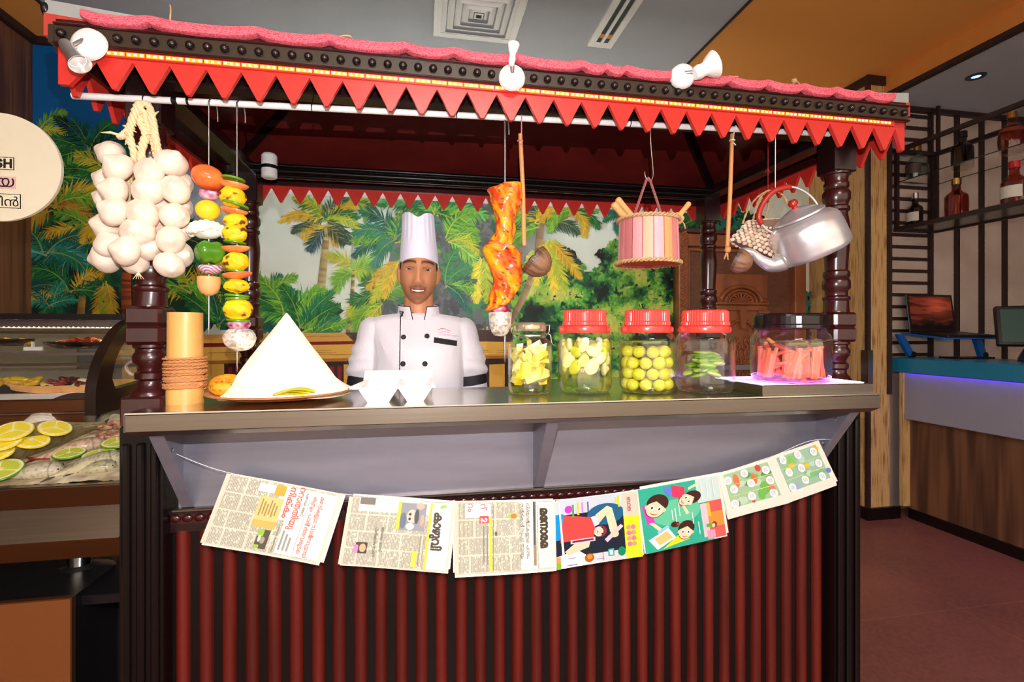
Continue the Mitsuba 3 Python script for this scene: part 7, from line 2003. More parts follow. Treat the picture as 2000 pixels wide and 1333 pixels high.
def on_j(px, py, off=0.001):
    q = atY(px, py, 1.74)
    for _ in range(3):
        q = atY(px, py, surf(q[0], q[2])[1])
    return surf(q[0], q[2], off)
for px, py in ((788, 616), (840, 617), (788, 659), (834, 657), (787, 711), (830, 711)):
    q = on_j(px, py, 0.001)
    b_ = part(jk, 'button', moved(lathe([(0.0001, 0.003), (0.0055, 0.003), (0.0075, 0.0045), (0.0088, 0.003), (0.0088, -0.002), (0.0001, -0.002)], 24), q, align((0, -1, 0.0))), 'cloth_black', 30, label='round black button')
def ribbon(pts, w, off=0.0012):
    P = np.array([on_j(x, y, off) for x, y in pts])
    return tube(P, w, 6)
def dens(pts, n=26):
    pts = np.array(pts, float); d = np.r_[0, np.cumsum(np.hypot(*np.diff(pts, axis=0).T))]
    t = np.linspace(0, d[-1], n); return list(zip(np.interp(t, d, pts[:, 0]), np.interp(t, d, pts[:, 1])))
part(jk, 'piping', cat([ribbon(dens([(808, 611.5), (798, 611.5), (782, 610.5)]), 0.0016), ribbon(dens([(782.5, 610.5), (781.5, 660), (780, 745)], 40), 0.0016)]), 'cloth_black', True, label='thin black piping')
# pocket with black flap and the small two-colour emblem
fu, fv = np.meshgrid(np.linspace(0, 1, 14), np.linspace(0, 1, 5), indexing='ij')
pk = np.array([on_j(848 + 45 * a_ - b_, 659 + 7 * a_ + 10.5 * b_, 0.0022) for a_, b_ in zip(fu.ravel(), fv.ravel())])
i, j = np.meshgrid(np.arange(13), np.arange(4), indexing='ij')
q = np.stack([i * 5 + j, i * 5 + j + 1, (i + 1) * 5 + j + 1, (i + 1) * 5 + j], -1).reshape(-1, 4)
part(jk, 'pocket_flap', trimesh.Trimesh(np.vstack([pk, pk + [0, 0.002, 0]]), np.vstack([q[:, [0, 1, 2]], q[:, [0, 2, 3]], q[:, [2, 1, 0]] + 70, q[:, [3, 2, 0]] + 70]), process=False), 'cloth_black', False, label='black pocket flap')
em = [ribbon(dens([(856, 645.5), (861, 642.5), (868, 642.5), (880, 647.5)], 12), 0.0008, 0.0012), ribbon(dens([(858, 649.5), (868, 648), (878, 650.5)], 10), 0.0007, 0.0012)]
em += [blob(on_j(x, y, 0.0012), 0.0012, 1) for x, y in ((857.5, 644.5), (861, 642), (864, 644))]
part(jk, 'emblem', cat(em), mat('emblem_red', (206, 60, 84), 0.7), False, label='small red swoosh emblem')
em2 = []
for k, px in enumerate(np.arange(860, 893, 2.6)):
    y0 = 653.5 + (px - 860) * 0.10
    q0, q1 = on_j(px, y0 - 1.2, 0.0012), on_j(px + (0.8 if k % 2 else -0.4), y0 + 1.2, 0.0012)
    em2.append(tube([q0, q1], 0.0006, 5))
part(jk, 'emblem_lettering', cat(em2), mat('emblem_blue', (120, 116, 176), 0.7), False, label='tiny blue lettering line')
# collar: a stand-up band open at the front, with piping
def collar_band(r0, z0, z1, inset):
    aa = np.linspace(-math.pi / 2 + 0.34, 1.5 * math.pi - 0.34, 60)
    zz = []
    ctr_ = np.array([CXc, CYc + 0.012])
    rows = []
    for t in (0, 0.33, 0.66, 1):
        op = 0.10 * t
        ang = np.linspace(-math.pi / 2 + 0.26 + op * 1.6, 1.5 * math.pi - 0.26 - op * 1.6, 60)
        rx, ry = r0 * (1 - 0.06 * t) - inset, r0 * 1.04 * (1 - 0.07 * t) - inset
        rise = 0.018 * (0.5 + 0.5 * np.sin(ang))
        rows.append(np.stack([ctr_[0] + rx * np.cos(ang), ctr_[1] + ry * np.sin(ang), z0 + (z1 - z0) * t + rise * (0.4 + 0.6 * t)], 1))
    return rows
ro, ri = collar_band(0.078, H + 0.044, H + 0.090, 0), collar_band(0.078, H + 0.044, H + 0.090, 0.0035)
rows = ro + ri[::-1]; nr_ = 60; V = np.vstack(rows)
i, j = np.meshgrid(np.arange(len(rows)), np.arange(nr_ - 1), indexing='ij'); i2 = (i + 1) % len(rows)
q = np.stack([i * nr_ + j, i * nr_ + j + 1, i2 * nr_ + j + 1, i2 * nr_ + j], -1).reshape(-1, 4)
endc = [[r * nr_ + e for r in range(len(rows))] for e in (0, nr_ - 1)]
f = np.vstack([q[:, [0, 1, 2]], q[:, [0, 2, 3]]] + [np.array([[e[0], e[k], e[k + 1]] for k in range(1, len(e) - 1)]) for e in endc])
part(jk, 'collar', trimesh.Trimesh(V, f, process=False), 'jacket', 40)
part(jk, 'collar_piping', cat([tube(ro[3], 0.0016, 6), tube([r[0] for r in ro], 0.0016, 6), tube([r[-1] for r in ro], 0.0016, 6)]), 'cloth_black', True, label='thin black piping')
for s in (-1, 1):
    sh, el, wr = arm[s]
    ax = (el - sh); ax /= np.linalg.norm(ax)
    c0_ = el - ax * 0.040
    B = align(ax)
    rot = lambda m_, o: moved(m_, c0_ + ax * o, B)
    part(jk, 'cuff_band', rot(lathe([(0.058, -0.006), (0.0595, -0.004), (0.0605, 0.026), (0.0595, 0.029), (0.054, 0.029), (0.053, -0.006)], 36, close=True), -0.008), 'cloth_black', 40, label='black sleeve band')
    part(jk, 'cuff', rot(lathe([(0.0585, 0.0), (0.058, 0.030), (0.0565, 0.033), (0.050, 0.033), (0.050, 0.0)], 36, close=True), 0.018), 'jacket', 40)
part(chef, 'apron', hullmesh([[CXc + x_, CYc + y_, z_] for x_, y_ in ((-0.15, -0.12), (0.15, -0.12), (-0.19, -0.02), (0.19, -0.02)) for z_ in (H - 0.55, H - 0.42)]) if False else bx(CXc - 0.14, CXc + 0.14, CYc - 0.142, CYc - 0.137, 0.55, H - 0.46), 'cloth_black', False)
tr_ = []
for s in (-1, 1):
    tr_ += [bone((CXc + s * 0.085, CYc, H - 0.52), 0.098, (CXc + s * 0.10, CYc, 0.48), 0.075), bone((CXc + s * 0.10, CYc, 0.48), 0.075, (CXc + s * 0.10, CYc + 0.02, 0.13), 0.065)]
part(chef, 'trousers', tomesh(manifold3d.Manifold.batch_boolean(tr_, manifold3d.OpType.Add), 4, 0.02), 'trousers', True)
for s in (-1, 1):
    part(chef, 'shoe', hullmesh(np.vstack([S((CXc + s * 0.10, CYc + 0.05, 0.045), 0.045), S((CXc + s * 0.115, CYc - 0.13, 0.032), 0.032)])), 'black_plastic', True)

# ------------------------------------------------------------------ newspapers and comics pegged on a string
NY = 1.395
def newsprint(p, n, uv):
    ln = uv.x * 78
    word = cell_rand(dr.floor(ln), dr.floor(uv.y * 46 + 3 * cell_rand(dr.floor(ln), 3)), 2)
    stripe = smoothstep(0.28, 0.42, dr.abs(ln - dr.floor(ln) - 0.5))
    col = uv.y * 4.0
    fy = col - dr.floor(col)
    edge = smoothstep(0.03, 0.06, fy) * (1 - smoothstep(0.94, 0.97, fy))
    colx = uv.x * 5 + 0.35 * cell_rand(dr.floor(col), 7)
    fx = colx - dr.floor(colx)
    edge = edge * smoothstep(0.03, 0.05, fx) * (1 - smoothstep(0.95, 0.97, fx)) * smoothstep(0.03, 0.04, uv.x) * (1 - smoothstep(0.955, 0.965, uv.x))
    ink = (1 - stripe) * smoothstep(0.12, 0.2, word) * edge
    return mix(mix(lin((216, 211, 192)), lin((206, 197, 172)), fbm(p.x * 9, p.z * 9)), lin((150, 146, 130)), ink * 0.8)
mat('newsprint', 0, 0.8, tex=proc(newsprint), specular=0.2)
mat('paper_white', (226, 222, 208), 0.8, specular=0.2)


class Sheet:
    def __init__(s, name, lab, cat_, corners, Y=NY, curl=0.006, front='newsprint', seed=0, backs=((0.0, -0.010, 0.004), (0.004, -0.016, 0.007))):
        s.P = [atY(x, y, Y) for x, y in corners]          # TL TR BR BL
        s.curl, s.seed = curl, seed
        s.W = np.linalg.norm(s.P[1] - s.P[0]); s.Hh = np.linalg.norm(s.P[3] - s.P[0])
        s.d = thing(name, lab, cat_)
        s.layer = 0
        part(s.d, 'front_sheet', s.grid(0, (0, 0)), front, True, uv=s.uv)
        for k, (dx, dz, dy) in enumerate(backs):
            part(s.d, 'inner_sheet', s.grid(dy, (dx, dz)), 'paper_white', True)

    def at(s, u, v, lift=0.0):
        u, v = np.asarray(u, float)[..., None], np.asarray(v, float)[..., None]
        q = s.P[3] * (1 - u) * (1 - v) + s.P[2] * u * (1 - v) + s.P[1] * u * v + s.P[0] * (1 - u) * v
        y = s.curl * np.sin(2.6 * u + s.seed) * (1 - 0.5 * v) - s.curl * 1.2 * (1 - v) ** 2 - lift
        return q + np.concatenate([0 * y, y, 0 * y], -1)

    def grid(s, dy, off, n=14):
        u, v = np.meshgrid(np.linspace(0, 1, n), np.linspace(0, 1, n))
        V = s.at(u.ravel(), v.ravel()) + [off[0], dy, off[1]]
        i, j = np.meshgrid(np.arange(n - 1), np.arange(n - 1), indexing='ij')
        q = np.stack([i * n + j, i * n + j + 1, (i + 1) * n + j + 1, (i + 1) * n + j], -1).reshape(-1, 4)
        f = np.vstack([q[:, [0, 1, 2]], q[:, [0, 2, 3]]])
        s.uv = np.vstack([np.stack([u.ravel(), v.ravel()], 1)] * 2)
        V2 = V + [0, 0.0004, 0]
        e = []
        for k in range(n - 1):
            for a_, b_ in ((k, k + 1), (n * (n - 1) + k, n * (n - 1) + k + 1), (k * n, (k + 1) * n), (k * n + n - 1, (k + 1) * n + n - 1)):
                e += [[a_, b_, b_ + n * n], [a_, b_ + n * n, a_ + n * n]]
        return trimesh.Trimesh(np.vstack([V, V2]), np.vstack([f, f[:, ::-1] + n * n, e]), process=False)

    def shape(s, mb, g, c):
        """Lays a flat shape given in (u, v) on the sheet as ink."""
        from shapely import segmentize
        s.layer += 1
        try: v, f = tri2d(g if g.area < 0.02 else segmentize(g, 0.12))
        except Exception: return
        m = trimesh.Trimesh(np.c_[v, 0 * v[:, :1]], f, process=False)
        if g.area > 0.01:
            vv, ff = trimesh.remesh.subdivide_to_size(m.vertices, m.faces, 0.14); v, f = vv[:, :2], ff
        mb.add(s.at(v[:, 0], v[:, 1], 0.0006 + 0.00006 * s.layer), f, lin(c))

    def text(s, mb, txt, u0, v0, size, c, mal=True, bold=1, maxlen=None):
        """Sideways lettering: it reads downwards, tops of the letters to the right. size: capital height in u."""
        g = glyphs(txt, mal, bold)
        k = size * s.W
        ln = g.bounds[2] * k
        sq = min(1, maxlen * s.Hh / ln) if maxlen else 1
        g = affinity.affine_transform(g, [0, size, -k * sq / s.Hh, 0, u0, v0])
        s.shape(mb, g, c)

    def done(s, mb, name='print'):
        m, c = mb.out()
        part(s.d, name, m, 'vc_print', False, color=c, label=None)


def R4_(u0, v0, u1, v1): return Polygon([(u0, v0), (u1, v0), (u1, v1), (u0, v1)])
def EL(u, v, a, b, n=10): return affinity.scale(Point(u, v).buffer(1, quad_segs=n), a, b)
RED, INK, YEL = (226, 92, 84), (84, 76, 66), (226, 220, 60)
# 1
s = Sheet('newspaper', 'folded Malayalam newspaper with red headlines, leftmost on the string', 'newspaper', [(443, 925), (665, 967), (622, 1100), (393, 1058)], seed=0, backs=((0.001, -0.008, 0.005), (0.012, -0.004, 0.010)))
mb = MB()
for g, c in ((R4_(0.50, 0.50, 0.60, 0.98), (240, 234, 214)), (R4_(0.34, 0.34, 0.54, 0.78), (236, 196, 128)), (R4_(0.34, 0.34, 0.54, 0.44), (232, 176, 96)), (R4_(0.44, 0.82, 0.53, 0.97), (232, 168, 70)), (R4_(0.30, 0.84, 0.44, 0.96), (206, 212, 214)),
             (R4_(0.42, 0.05, 0.52, 0.32), (90, 84, 74)), (R4_(0.42, 0.22, 0.47, 0.32), (150, 190, 60)), (R4_(0.42, 0.05, 0.46, 0.10), (150, 190, 60)), (EL(0.475, 0.17, 0.02, 0.05), (170, 150, 130)), (EL(0.445, 0.19, 0.012, 0.05), (226, 222, 210)),
             (R4_(0.60, 0.03, 0.985, 0.97), (242, 238, 220))): s.shape(mb, g, c)
for k in range(6): s.shape(mb, R4_(0.365 + 0.026 * k, 0.50 + 0.03 * (k % 2), 0.377 + 0.026 * k, 0.74 - 0.03 * (k % 3)), (170, 136, 84))
s.text(mb, '\u0d28\u0d3f\u0d15\u0d4d\u0d15\u0d02', 0.565, 0.98, 0.055, RED, maxlen=0.46)
s.text(mb, '\u0d31\u0d31\u0d3e\u0d24\u0d24\u0d3f\u0d2f\u0d41', 0.645, 1.0, 0.055, RED, maxlen=0.62)
s.text(mb, '\u0d2a\u0d4b\u0d2f \u0d05\u0d1f\u0d3f', 0.715, 0.93, 0.026, (90, 86, 78), maxlen=0.5)
s.text(mb, '\u0d15\u0d41\u0d1f\u0d41\u0d02 \u0d2a\u0d3e\u0d30\u0d4d\u200d \u0d05\u0d35\u0d30\u0d41\u0d1f\u0d46', 0.785, 0.90, 0.036, RED, maxlen=0.85)
s.text(mb, '\u0d15\u0d4b\u0d1f\u0d3f\u0d15\u0d33\u0d41\u0d1f\u0d46 \u0d38\u0d4d\u0d35\u0d30\u0d4d\u200d\u0d23\u0d35\u0d41\u0d2e\u0d3e\u0d2f\u0d3f', 0.845, 0.92, 0.036, RED, maxlen=0.88)
for k, uu in enumerate((0.62, 0.655, 0.69)): s.shape(mb, R4_(uu, 0.08, uu + 0.018, 0.36 - 0.04 * k), (150, 156, 140))
s.shape(mb, R4_(0.755, 0.04, 0.758, 0.95), (120, 114, 100)); s.shape(mb, R4_(0.575, 0.04, 0.579, 0.42), (110, 104, 92))
s.done(mb)
# 2
s = Sheet('newspaper', 'folded newspaper with grey portrait drawing and dark sideways title, second on the string', 'newspaper', [(682, 971), (887, 984), (872, 1115), (660, 1102)], seed=1.4, backs=((0.004, -0.006, 0.005), (0.010, 0.004, 0.009)))
mb = MB()
for g, c in ((R4_(0.10, 0.80, 0.98, 0.99), (242, 238, 222)), (R4_(0.80, 0.02, 0.985, 0.98), (244, 240, 224)), (R4_(0.11, 0.90, 0.25, 1.0), (128, 122, 112)), (R4_(0.17, 0.86, 0.25, 0.90), (190, 206, 194)), (R4_(0.50, 0.56, 0.74, 0.965), (150, 152, 158)), (R4_(0.47, 0.57, 0.50, 0.98), (232, 216, 80)), (R4_(0.775, 0.02, 0.795, 0.98), (222, 222, 66)),
             (R4_(0.655, 0.04, 0.70, 0.26), (224, 220, 80)), (EL(0.61, 0.77, 0.05, 0.10), (214, 196, 178)), (EL(0.655, 0.77, 0.022, 0.11), (92, 92, 100)), (EL(0.59, 0.80, 0.012, 0.02), (70, 66, 66)), (EL(0.59, 0.73, 0.012, 0.02), (70, 66, 66)), (EL(0.53, 0.70, 0.03, 0.12), (112, 122, 136)), (EL(0.60, 0.62, 0.04, 0.05), (226, 222, 214)), (EL(0.68, 0.93, 0.04, 0.05), (214, 178, 156)), (EL(0.71, 0.72, 0.018, 0.09), (222, 168, 140)),
             (R4_(0.13, 0.18, 0.235, 0.34), (86, 74, 62)), (EL(0.195, 0.26, 0.03, 0.062), (216, 176, 140)), (R4_(0.115, 0.185, 0.155, 0.30), (232, 140, 190)), (affinity.rotate(EL(0.90, 0.945, 0.035, 0.022), 35), (150, 196, 90))): s.shape(mb, g, c)
s.text(mb, '\u0d15\u0d3e\u0d34\u0d41\u0d35\u0d3f', 0.825, 0.86, 0.085, INK, bold=3, maxlen=0.56)
s.text(mb, '\u0d2e\u0d32\u0d2f\u0d3e\u0d33\u0d02 \u0d15\u0d4b\u0d1f\u0d3f', 0.345, 0.58, 0.026, (120, 112, 100), maxlen=0.36)
s.text(mb, '\u0d2a\u0d4d\u0d30\u0d24\u0d3f\u0d15\u0d3e\u0d30\u0d02 \u0d28\u0d3e\u0d1f\u0d3f\u0d28\u0d4d', 0.285, 0.58, 0.028, (110, 104, 92), maxlen=0.44)
for k in range(2): s.shape(mb, R4_(0.715 + 0.03 * k, 0.06, 0.724 + 0.03 * k, 0.50), (150, 146, 136))
s.done(mb)
# 3
s = Sheet('newspaper', 'folded newspaper with a large black sideways title at its right edge, third on the string', 'newspaper', [(888, 983), (1084, 977), (1085, 1106), (888, 1122)], seed=2.6, backs=((0.001, -0.011, 0.005), (-0.004, 0.002, 0.009)))
mb = MB()
for g, c in ((R4_(0.82, 0.02, 0.985, 0.98), (240, 234, 212)), (R4_(0.10, 0.78, 0.35, 0.98), (244, 240, 228)), (R4_(0.645, 0.01, 0.81, 0.99), (240, 236, 220)), (R4_(0.338, 0.03, 0.362, 0.78), (228, 224, 60)), (R4_(0.37, 0.02, 0.373, 0.99), (110, 106, 96)), (R4_(0.77, 0.06, 0.80, 0.99), (150, 138, 108)), (R4_(0.77, 0.36, 0.79, 0.99), (90, 86, 78)),
             (R4_(0.24, 0.70, 0.33, 0.80), (206, 84, 80)), (EL(0.57, 0.79, 0.05, 0.055), (170, 200, 110)), (EL(0.575, 0.79, 0.032, 0.036), (210, 120, 90)), (EL(0.40, 0.545, 0.012, 0.035), (120, 100, 90))): s.shape(mb, g, c)
s.text(mb, '\u0d2e\u0d47\u0d28\u0d3e\u0d30\u0d2e', 0.845, 0.90, 0.085, (70, 62, 50), bold=4, maxlen=0.60)
s.text(mb, '\u0d35\u0d3f\u0d26\u0d4d\u0d2f\u0d3e\u0d30\u0d4d\u200d\u0d25\u0d3f\u0d15\u0d33\u0d41\u0d1f\u0d46 \u0d2a\u0d20\u0d28\u0d02', 0.70, 0.97, 0.034, (110, 104, 92), maxlen=0.8)
s.text(mb, '\u0d38\u0d30\u0d4d\u200d\u0d15\u0d4d\u0d15\u0d3e\u0d30\u0d4d\u200d \u0d28\u0d1f\u0d2a\u0d1f\u0d3f \u0d24\u0d41\u0d1f\u0d30\u0d41\u0d02', 0.645, 0.97, 0.034, (110, 104, 92), maxlen=0.8)
s.text(mb, '2', 0.255, 0.785, 0.055, (250, 244, 238), mal=False, bold=3)
s.text(mb, '\u0d31\u0d4d', 0.25, 0.98, 0.06, (224, 110, 120), maxlen=0.1); s.text(mb, '\u0d31\u0d02', 0.13, 0.99, 0.055, (226, 120, 130), maxlen=0.14)
for k in range(2): s.shape(mb, R4_(0.275 + 0.035 * k, 0.12, 0.285 + 0.035 * k, 0.66), (140, 136, 130))
s.done(mb)
# 4: magazine cover with a sideways swimmer-like figure
s = Sheet('magazine', 'glossy dark blue magazine cover with a reclining drawn figure in red, fourth on the string', 'magazine', [(1083, 981), (1244, 960), (1254, 1086), (1087, 1113)], front='paper_white', seed=0.7, backs=((0.006, 0.002, 0.004),), curl=0.003)
mb = MB()
def PG(*p): return Polygon(p).buffer(0)
for g, c in ((R4_(0, 0, 0.81, 1), (24, 34, 48)), (R4_(0.0, 0.78, 0.81, 1), (190, 200, 210)), (EL(0.60, 0.72, 0.22, 0.16), (30, 92, 128)), (R4_(0, 0, 0.81, 0.15), (206, 204, 206)), (PG((0, 0), (0.5, 0), (0.25, 0.24), (0, 0.18)), (232, 226, 230)), (R4_(0.81, 0, 1, 1), (236, 226, 40)), (R4_(0.81, 0.64, 1, 1), (238, 196, 176)),
             (R4_(0.0, 0.42, 0.10, 0.80), (10, 140, 210)), (PG((0.10, 0.78), (0.42, 0.70), (0.48, 0.50), (0.44, 0.40), (0.05, 0.38)), (214, 70, 66)), (PG((0.42, 0.70), (0.50, 0.72), (0.52, 0.58), (0.46, 0.55)), (206, 206, 236)),
             (PG((0.48, 0.73), (0.62, 0.84), (0.68, 0.80), (0.74, 0.44), (0.68, 0.40), (0.64, 0.44), (0.60, 0.70), (0.52, 0.60)), (240, 206, 170)), (EL(0.53, 0.47, 0.07, 0.085), (130, 40, 56)), (EL(0.505, 0.47, 0.055, 0.075), (242, 200, 180)), (EL(0.55, 0.52, 0.010, 0.012), (60, 40, 40)), (EL(0.545, 0.43, 0.010, 0.012), (60, 40, 40)), (EL(0.49, 0.47, 0.008, 0.02), (206, 100, 100)),
             (PG((0.10, 0.24), (0.24, 0.36), (0.40, 0.34), (0.38, 0.26), (0.14, 0.18)), (240, 200, 170)), (R4_(0.17, 0.34, 0.46, 0.40), (236, 190, 206)), (R4_(0.19, 0.355, 0.44, 0.385), (110, 50, 70)), (PG((0.57, 0.34), (0.60, 0.29), (0.80, 0.50), (0.77, 0.54)), (236, 190, 206)), (EL(0.69, 0.40, 0.05, 0.05), (240, 196, 172)),
             (EL(0.38, 0.10, 0.055, 0.065), (170, 92, 26)), (EL(0.385, 0.115, 0.03, 0.035), (226, 140, 50)), (EL(0.16, 0.86, 0.045, 0.055), (196, 60, 190)), (R4_(0.20, 0.74, 0.225, 0.92), (90, 150, 90)), (R4_(0.26, 0.76, 0.285, 0.95), (226, 200, 60)), (R4_(0.315, 0.78, 0.335, 0.94), (210, 130, 206)), (R4_(0.385, 0.78, 0.40, 0.94), (70, 80, 130)), (R4_(0.72, 0.86, 0.74, 0.96), (206, 210, 40)), (R4_(0.755, 0.80, 0.775, 0.98), (206, 210, 40)),
             (EL(0.76, 0.13, 0.045, 0.07), (10, 130, 90)), (R4_(0.60, 0.08, 0.67, 0.19), (40, 170, 180)), (R4_(0.615, 0.10, 0.655, 0.17), (206, 226, 200)), (R4_(0.0, 0.0, 0.05, 0.10), (130, 180, 50)), (R4_(0.0, 0.10, 0.05, 0.18), (230, 150, 90)), (PG((0.04, 0.99), (0.06, 0.99), (0.105, 0.0), (0.075, 0.0)), (240, 214, 230)),
             (R4_(0.12, 0.03, 0.24, 0.045), (150, 130, 180)), (R4_(0.13, 0.13, 0.22, 0.14), (150, 130, 180)), (R4_(0.46, 0.06, 0.55, 0.07), (150, 130, 180)), (R4_(0.535, 0.03, 0.545, 0.16), (150, 130, 180))): s.shape(mb, g, c)
for k in range(4):
    for q_ in range(2): s.shape(mb, EL(0.86 + 0.055 * q_, 0.22 + 0.085 * k, 0.028, 0.036), [(206, 120, 150), (196, 150, 130)][(k + q_) % 2])
s.text(mb, '\u0d2c\u0d3e\u0d32', 0.865, 0.94, 0.05, (140, 90, 120), maxlen=0.22)
s.done(mb, 'cover_print')
# 5: comic cover with three children
s = Sheet('comic_book', 'teal comic cover with three drawn dark-haired children, fifth on the string', 'comic book', [(1246, 958), (1402, 929), (1418, 1046), (1262, 1083)], front='paper_white', seed=2.0, backs=((0.008, 0.008, 0.005), (-0.004, 0.0, 0.003)), curl=0.003)
mb = MB()
OUT = (40, 26, 24)
def kid(cu, cv, a, b, rot, hair_part, face=(246, 206, 170)):
    f_ = lambda g: affinity.rotate(g, rot, origin=(cu, cv))
    s.shape(mb, f_(EL(cu, cv + b * 0.42, a * 1.16, b * 0.92)), (62, 34, 24))
    s.shape(mb, f_(EL(cu, cv - b * 0.10, a * 1.04, b * 0.92)), OUT)
    s.shape(mb, f_(EL(cu, cv - b * 0.10, a * 0.98, b * 0.86)), face)
    for e in (-1, 1): s.shape(mb, f_(EL(cu + e * a, cv - b * 0.1, a * 0.16, b * 0.2)), face)
    s.shape(mb, f_(PG((cu - a * 1.05, cv + b * 0.15), (cu + hair_part * a, cv + b * 0.62), (cu + a * 1.05, cv + b * 0.05), (cu + a * 0.9, cv + b * 1.0), (cu - a * 0.9, cv + b * 1.0))), (62, 34, 24))
    for e in (-1, 1):
        s.shape(mb, f_(EL(cu + e * a * 0.38, cv - b * 0.05, a * 0.20, b * 0.24)), (250, 250, 248))
        s.shape(mb, f_(EL(cu + e * a * 0.40, cv - b * 0.09, a * 0.10, b * 0.13)), (20, 16, 16))
    sm_ = EL(cu, cv - b * 0.52, a * 0.42, b * 0.22).difference(EL(cu, cv - b * 0.44, a * 0.46, b * 0.22))
    s.shape(mb, f_(sm_), (150, 50, 40))
for g, c in ((R4_(0, 0, 0.84, 1), (48, 168, 140)), (EL(0.42, 0.55, 0.30, 0.20), (96, 190, 150)), (R4_(0.70, 0.62, 0.99, 1), (190, 210, 206)), (R4_(0.80, 0.02, 0.99, 0.62), (222, 90, 84)), (R4_(0.80, 0.20, 0.99, 0.44), (224, 140, 60)), (R4_(0.72, 0.06, 0.80, 0.60), (206, 190, 200)), (R4_(0.76, 0.02, 0.86, 0.16), (232, 150, 180)), (R4_(0.80, 0.38, 0.84, 0.60), (214, 180, 60)),
             (PG((0.02, 0.74), (0.10, 0.72), (0.16, 0.44), (0.06, 0.44)), (226, 60, 170)), (PG((0.08, 0.46), (0.13, 0.46), (0.24, 0.32), (0.20, 0.29)), (246, 206, 170)), (PG((0.30, 0.96), (0.42, 0.96), (0.42, 0.80), (0.32, 0.84)), (96, 120, 210)), (PG((0.40, 0.98), (0.56, 0.92), (0.55, 0.62), (0.48, 0.62), (0.47, 0.76), (0.40, 0.80)), (226, 56, 90)), (PG((0.50, 0.64), (0.53, 0.63), (0.58, 0.50), (0.54, 0.48)), (246, 206, 170)), (PG((0.60, 0.90), (0.72, 0.95), (0.73, 0.91), (0.60, 0.86)), (246, 206, 170)),
             (PG((0.20, 0.02), (0.54, 0.10), (0.48, 0.22), (0.42, 0.20)), (232, 214, 30)), (PG((0.05, 0.20), (0.30, 0.33), (0.38, 0.16), (0.14, 0.03)), (226, 236, 240)), (PG((0.12, 0.20), (0.28, 0.29), (0.34, 0.17), (0.17, 0.09)), (226, 190, 120)), (PG((0.16, 0.30), (0.30, 0.38), (0.32, 0.34), (0.18, 0.26)), (150, 190, 226))): s.shape(mb, g, c)
kid(0.185, 0.68, 0.115, 0.155, -24, -0.2)
kid(0.585, 0.72, 0.085, 0.125, -68, 0.2)
kid(0.50, 0.23, 0.085, 0.125, -16, 0.1)
s.shape(mb, EL(0.385, 0.37, 0.05, 0.045), (62, 34, 24)); s.shape(mb, EL(0.415, 0.365, 0.014, 0.02), (206, 40, 40)); s.shape(mb, EL(0.86, 0.24, 0.03, 0.05), (110, 70, 50)); s.shape(mb, EL(0.845, 0.23, 0.02, 0.032), (246, 206, 170)); s.shape(mb, R4_(0.76, 0.22, 0.82, 0.27), (90, 170, 60))
for k, (uu, v0, v1) in enumerate(((0.36, 0.44, 0.60), (0.40, 0.40, 0.62), (0.45, 0.48, 0.70), (0.60, 0.32, 0.50), (0.66, 0.14, 0.34), (0.75, 0.66, 0.96), (0.82, 0.70, 0.92), (0.90, 0.68, 0.96))): s.shape(mb, R4_(uu, v0, uu + 0.012, v1), (214, 222, 220))
s.done(mb, 'cover_print')
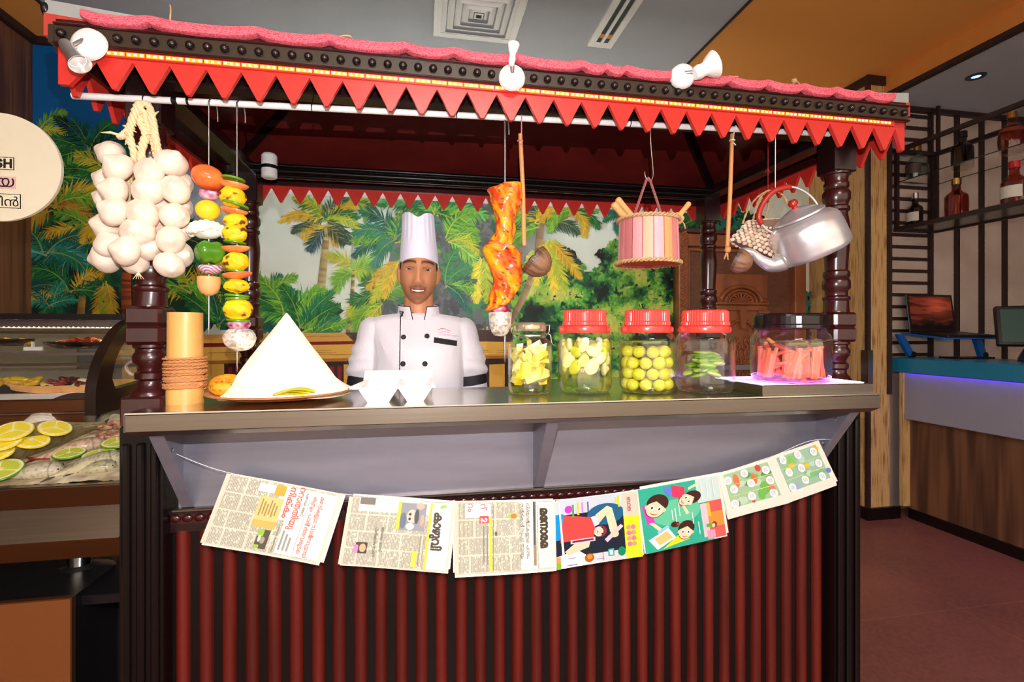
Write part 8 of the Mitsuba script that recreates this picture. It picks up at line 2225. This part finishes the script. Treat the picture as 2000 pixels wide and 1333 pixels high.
# 6, 7: comic pages with panels and speech balloons
def comic(lab, corners, seed, tones, accents):
    global s
    s = Sheet('comic_page', lab, 'comic page', corners, front='paper_white', seed=seed, curl=0.003)
    mb = MB(); g_ = rnd(int(seed * 10) + 3)
    s.shape(mb, R4_(0.09, 0.13, 0.90, 0.93), tones[0])
    for k in range(10): s.shape(mb, EL(g_.uniform(0.18, 0.82), g_.uniform(0.22, 0.84), g_.uniform(0.05, 0.10), g_.uniform(0.05, 0.10)), tones[1 + k % (len(tones) - 1)])
    for (u, v, a, b), c in accents: s.shape(mb, EL(u, v, a, b), c)
    for k in range(9):
        u, v = 0.18 + 0.30 * (k % 3) + g_.uniform(-.05, .05), 0.25 + 0.28 * (k // 3) + g_.uniform(-.05, .05)
        s.shape(mb, EL(u, v, 0.065, 0.095), (240, 240, 238))
        for q_ in range(5): s.shape(mb, R4_(u - 0.036 + 0.016 * q_, v - 0.05, u - 0.030 + 0.016 * q_, v + 0.05), (150, 140, 160))
    for v in (0.40, 0.66): s.shape(mb, R4_(0.09, v, 0.90, v + 0.012), (226, 220, 150))
    s.done(mb)
comic('comic page with red and orange animal panels, left of the two end pages', [(1402, 926), (1506, 894), (1540, 974), (1422, 1007)], 1.1, [(156, 190, 150), (110, 180, 80), (186, 206, 176), (96, 150, 90)], [((0.28, 0.72, 0.05, 0.16), (226, 120, 80)), ((0.58, 0.66, 0.045, 0.13), (222, 116, 70)), ((0.80, 0.28, 0.06, 0.15), (220, 120, 96)), ((0.70, 0.86, 0.05, 0.08), (206, 70, 66)), ((0.2, 0.2, 0.04, 0.07), (90, 150, 120)), ((0.45, 0.2, 0.03, 0.08), (190, 90, 70))])
comic('comic page with green panels and yellow figures, rightmost paper on the string', [(1505, 893), (1598, 860), (1633, 939), (1539, 975)], 2.3, [(150, 186, 160), (120, 180, 130), (176, 204, 190), (130, 190, 96)], [((0.85, 0.84, 0.07, 0.07), (226, 180, 40)), ((0.30, 0.66, 0.06, 0.06), (226, 186, 60)), ((0.58, 0.56, 0.05, 0.06), (226, 190, 40)), ((0.74, 0.24, 0.05, 0.07), (130, 150, 200)), ((0.92, 0.30, 0.05, 0.06), (110, 130, 190)), ((0.26, 0.2, 0.06, 0.07), (150, 170, 200))])
# the string
pts = [atY(362, 886, 1.425), atY(443, 923, NY + 0.004), atY(674, 966, NY + 0.004), atY(885, 981, NY + 0.004), atY(1084, 977, NY + 0.004), atY(1245, 957, NY + 0.004), atY(1402, 925, NY + 0.004), atY(1505, 893, NY + 0.004), atY(1600, 859, 1.405), atY(1606, 856, 1.425)]
pts[0] = np.array([-0.6215, 1.42, pts[0][2]]); pts[-1] = np.array([1.3085, 1.40, pts[-1][2]])
single('string', tube(curve(pts, 90), 0.0009, 5), 'white_paint', 'thin string sagging between the counter brackets with papers hung on it', 'string', smooth=True)
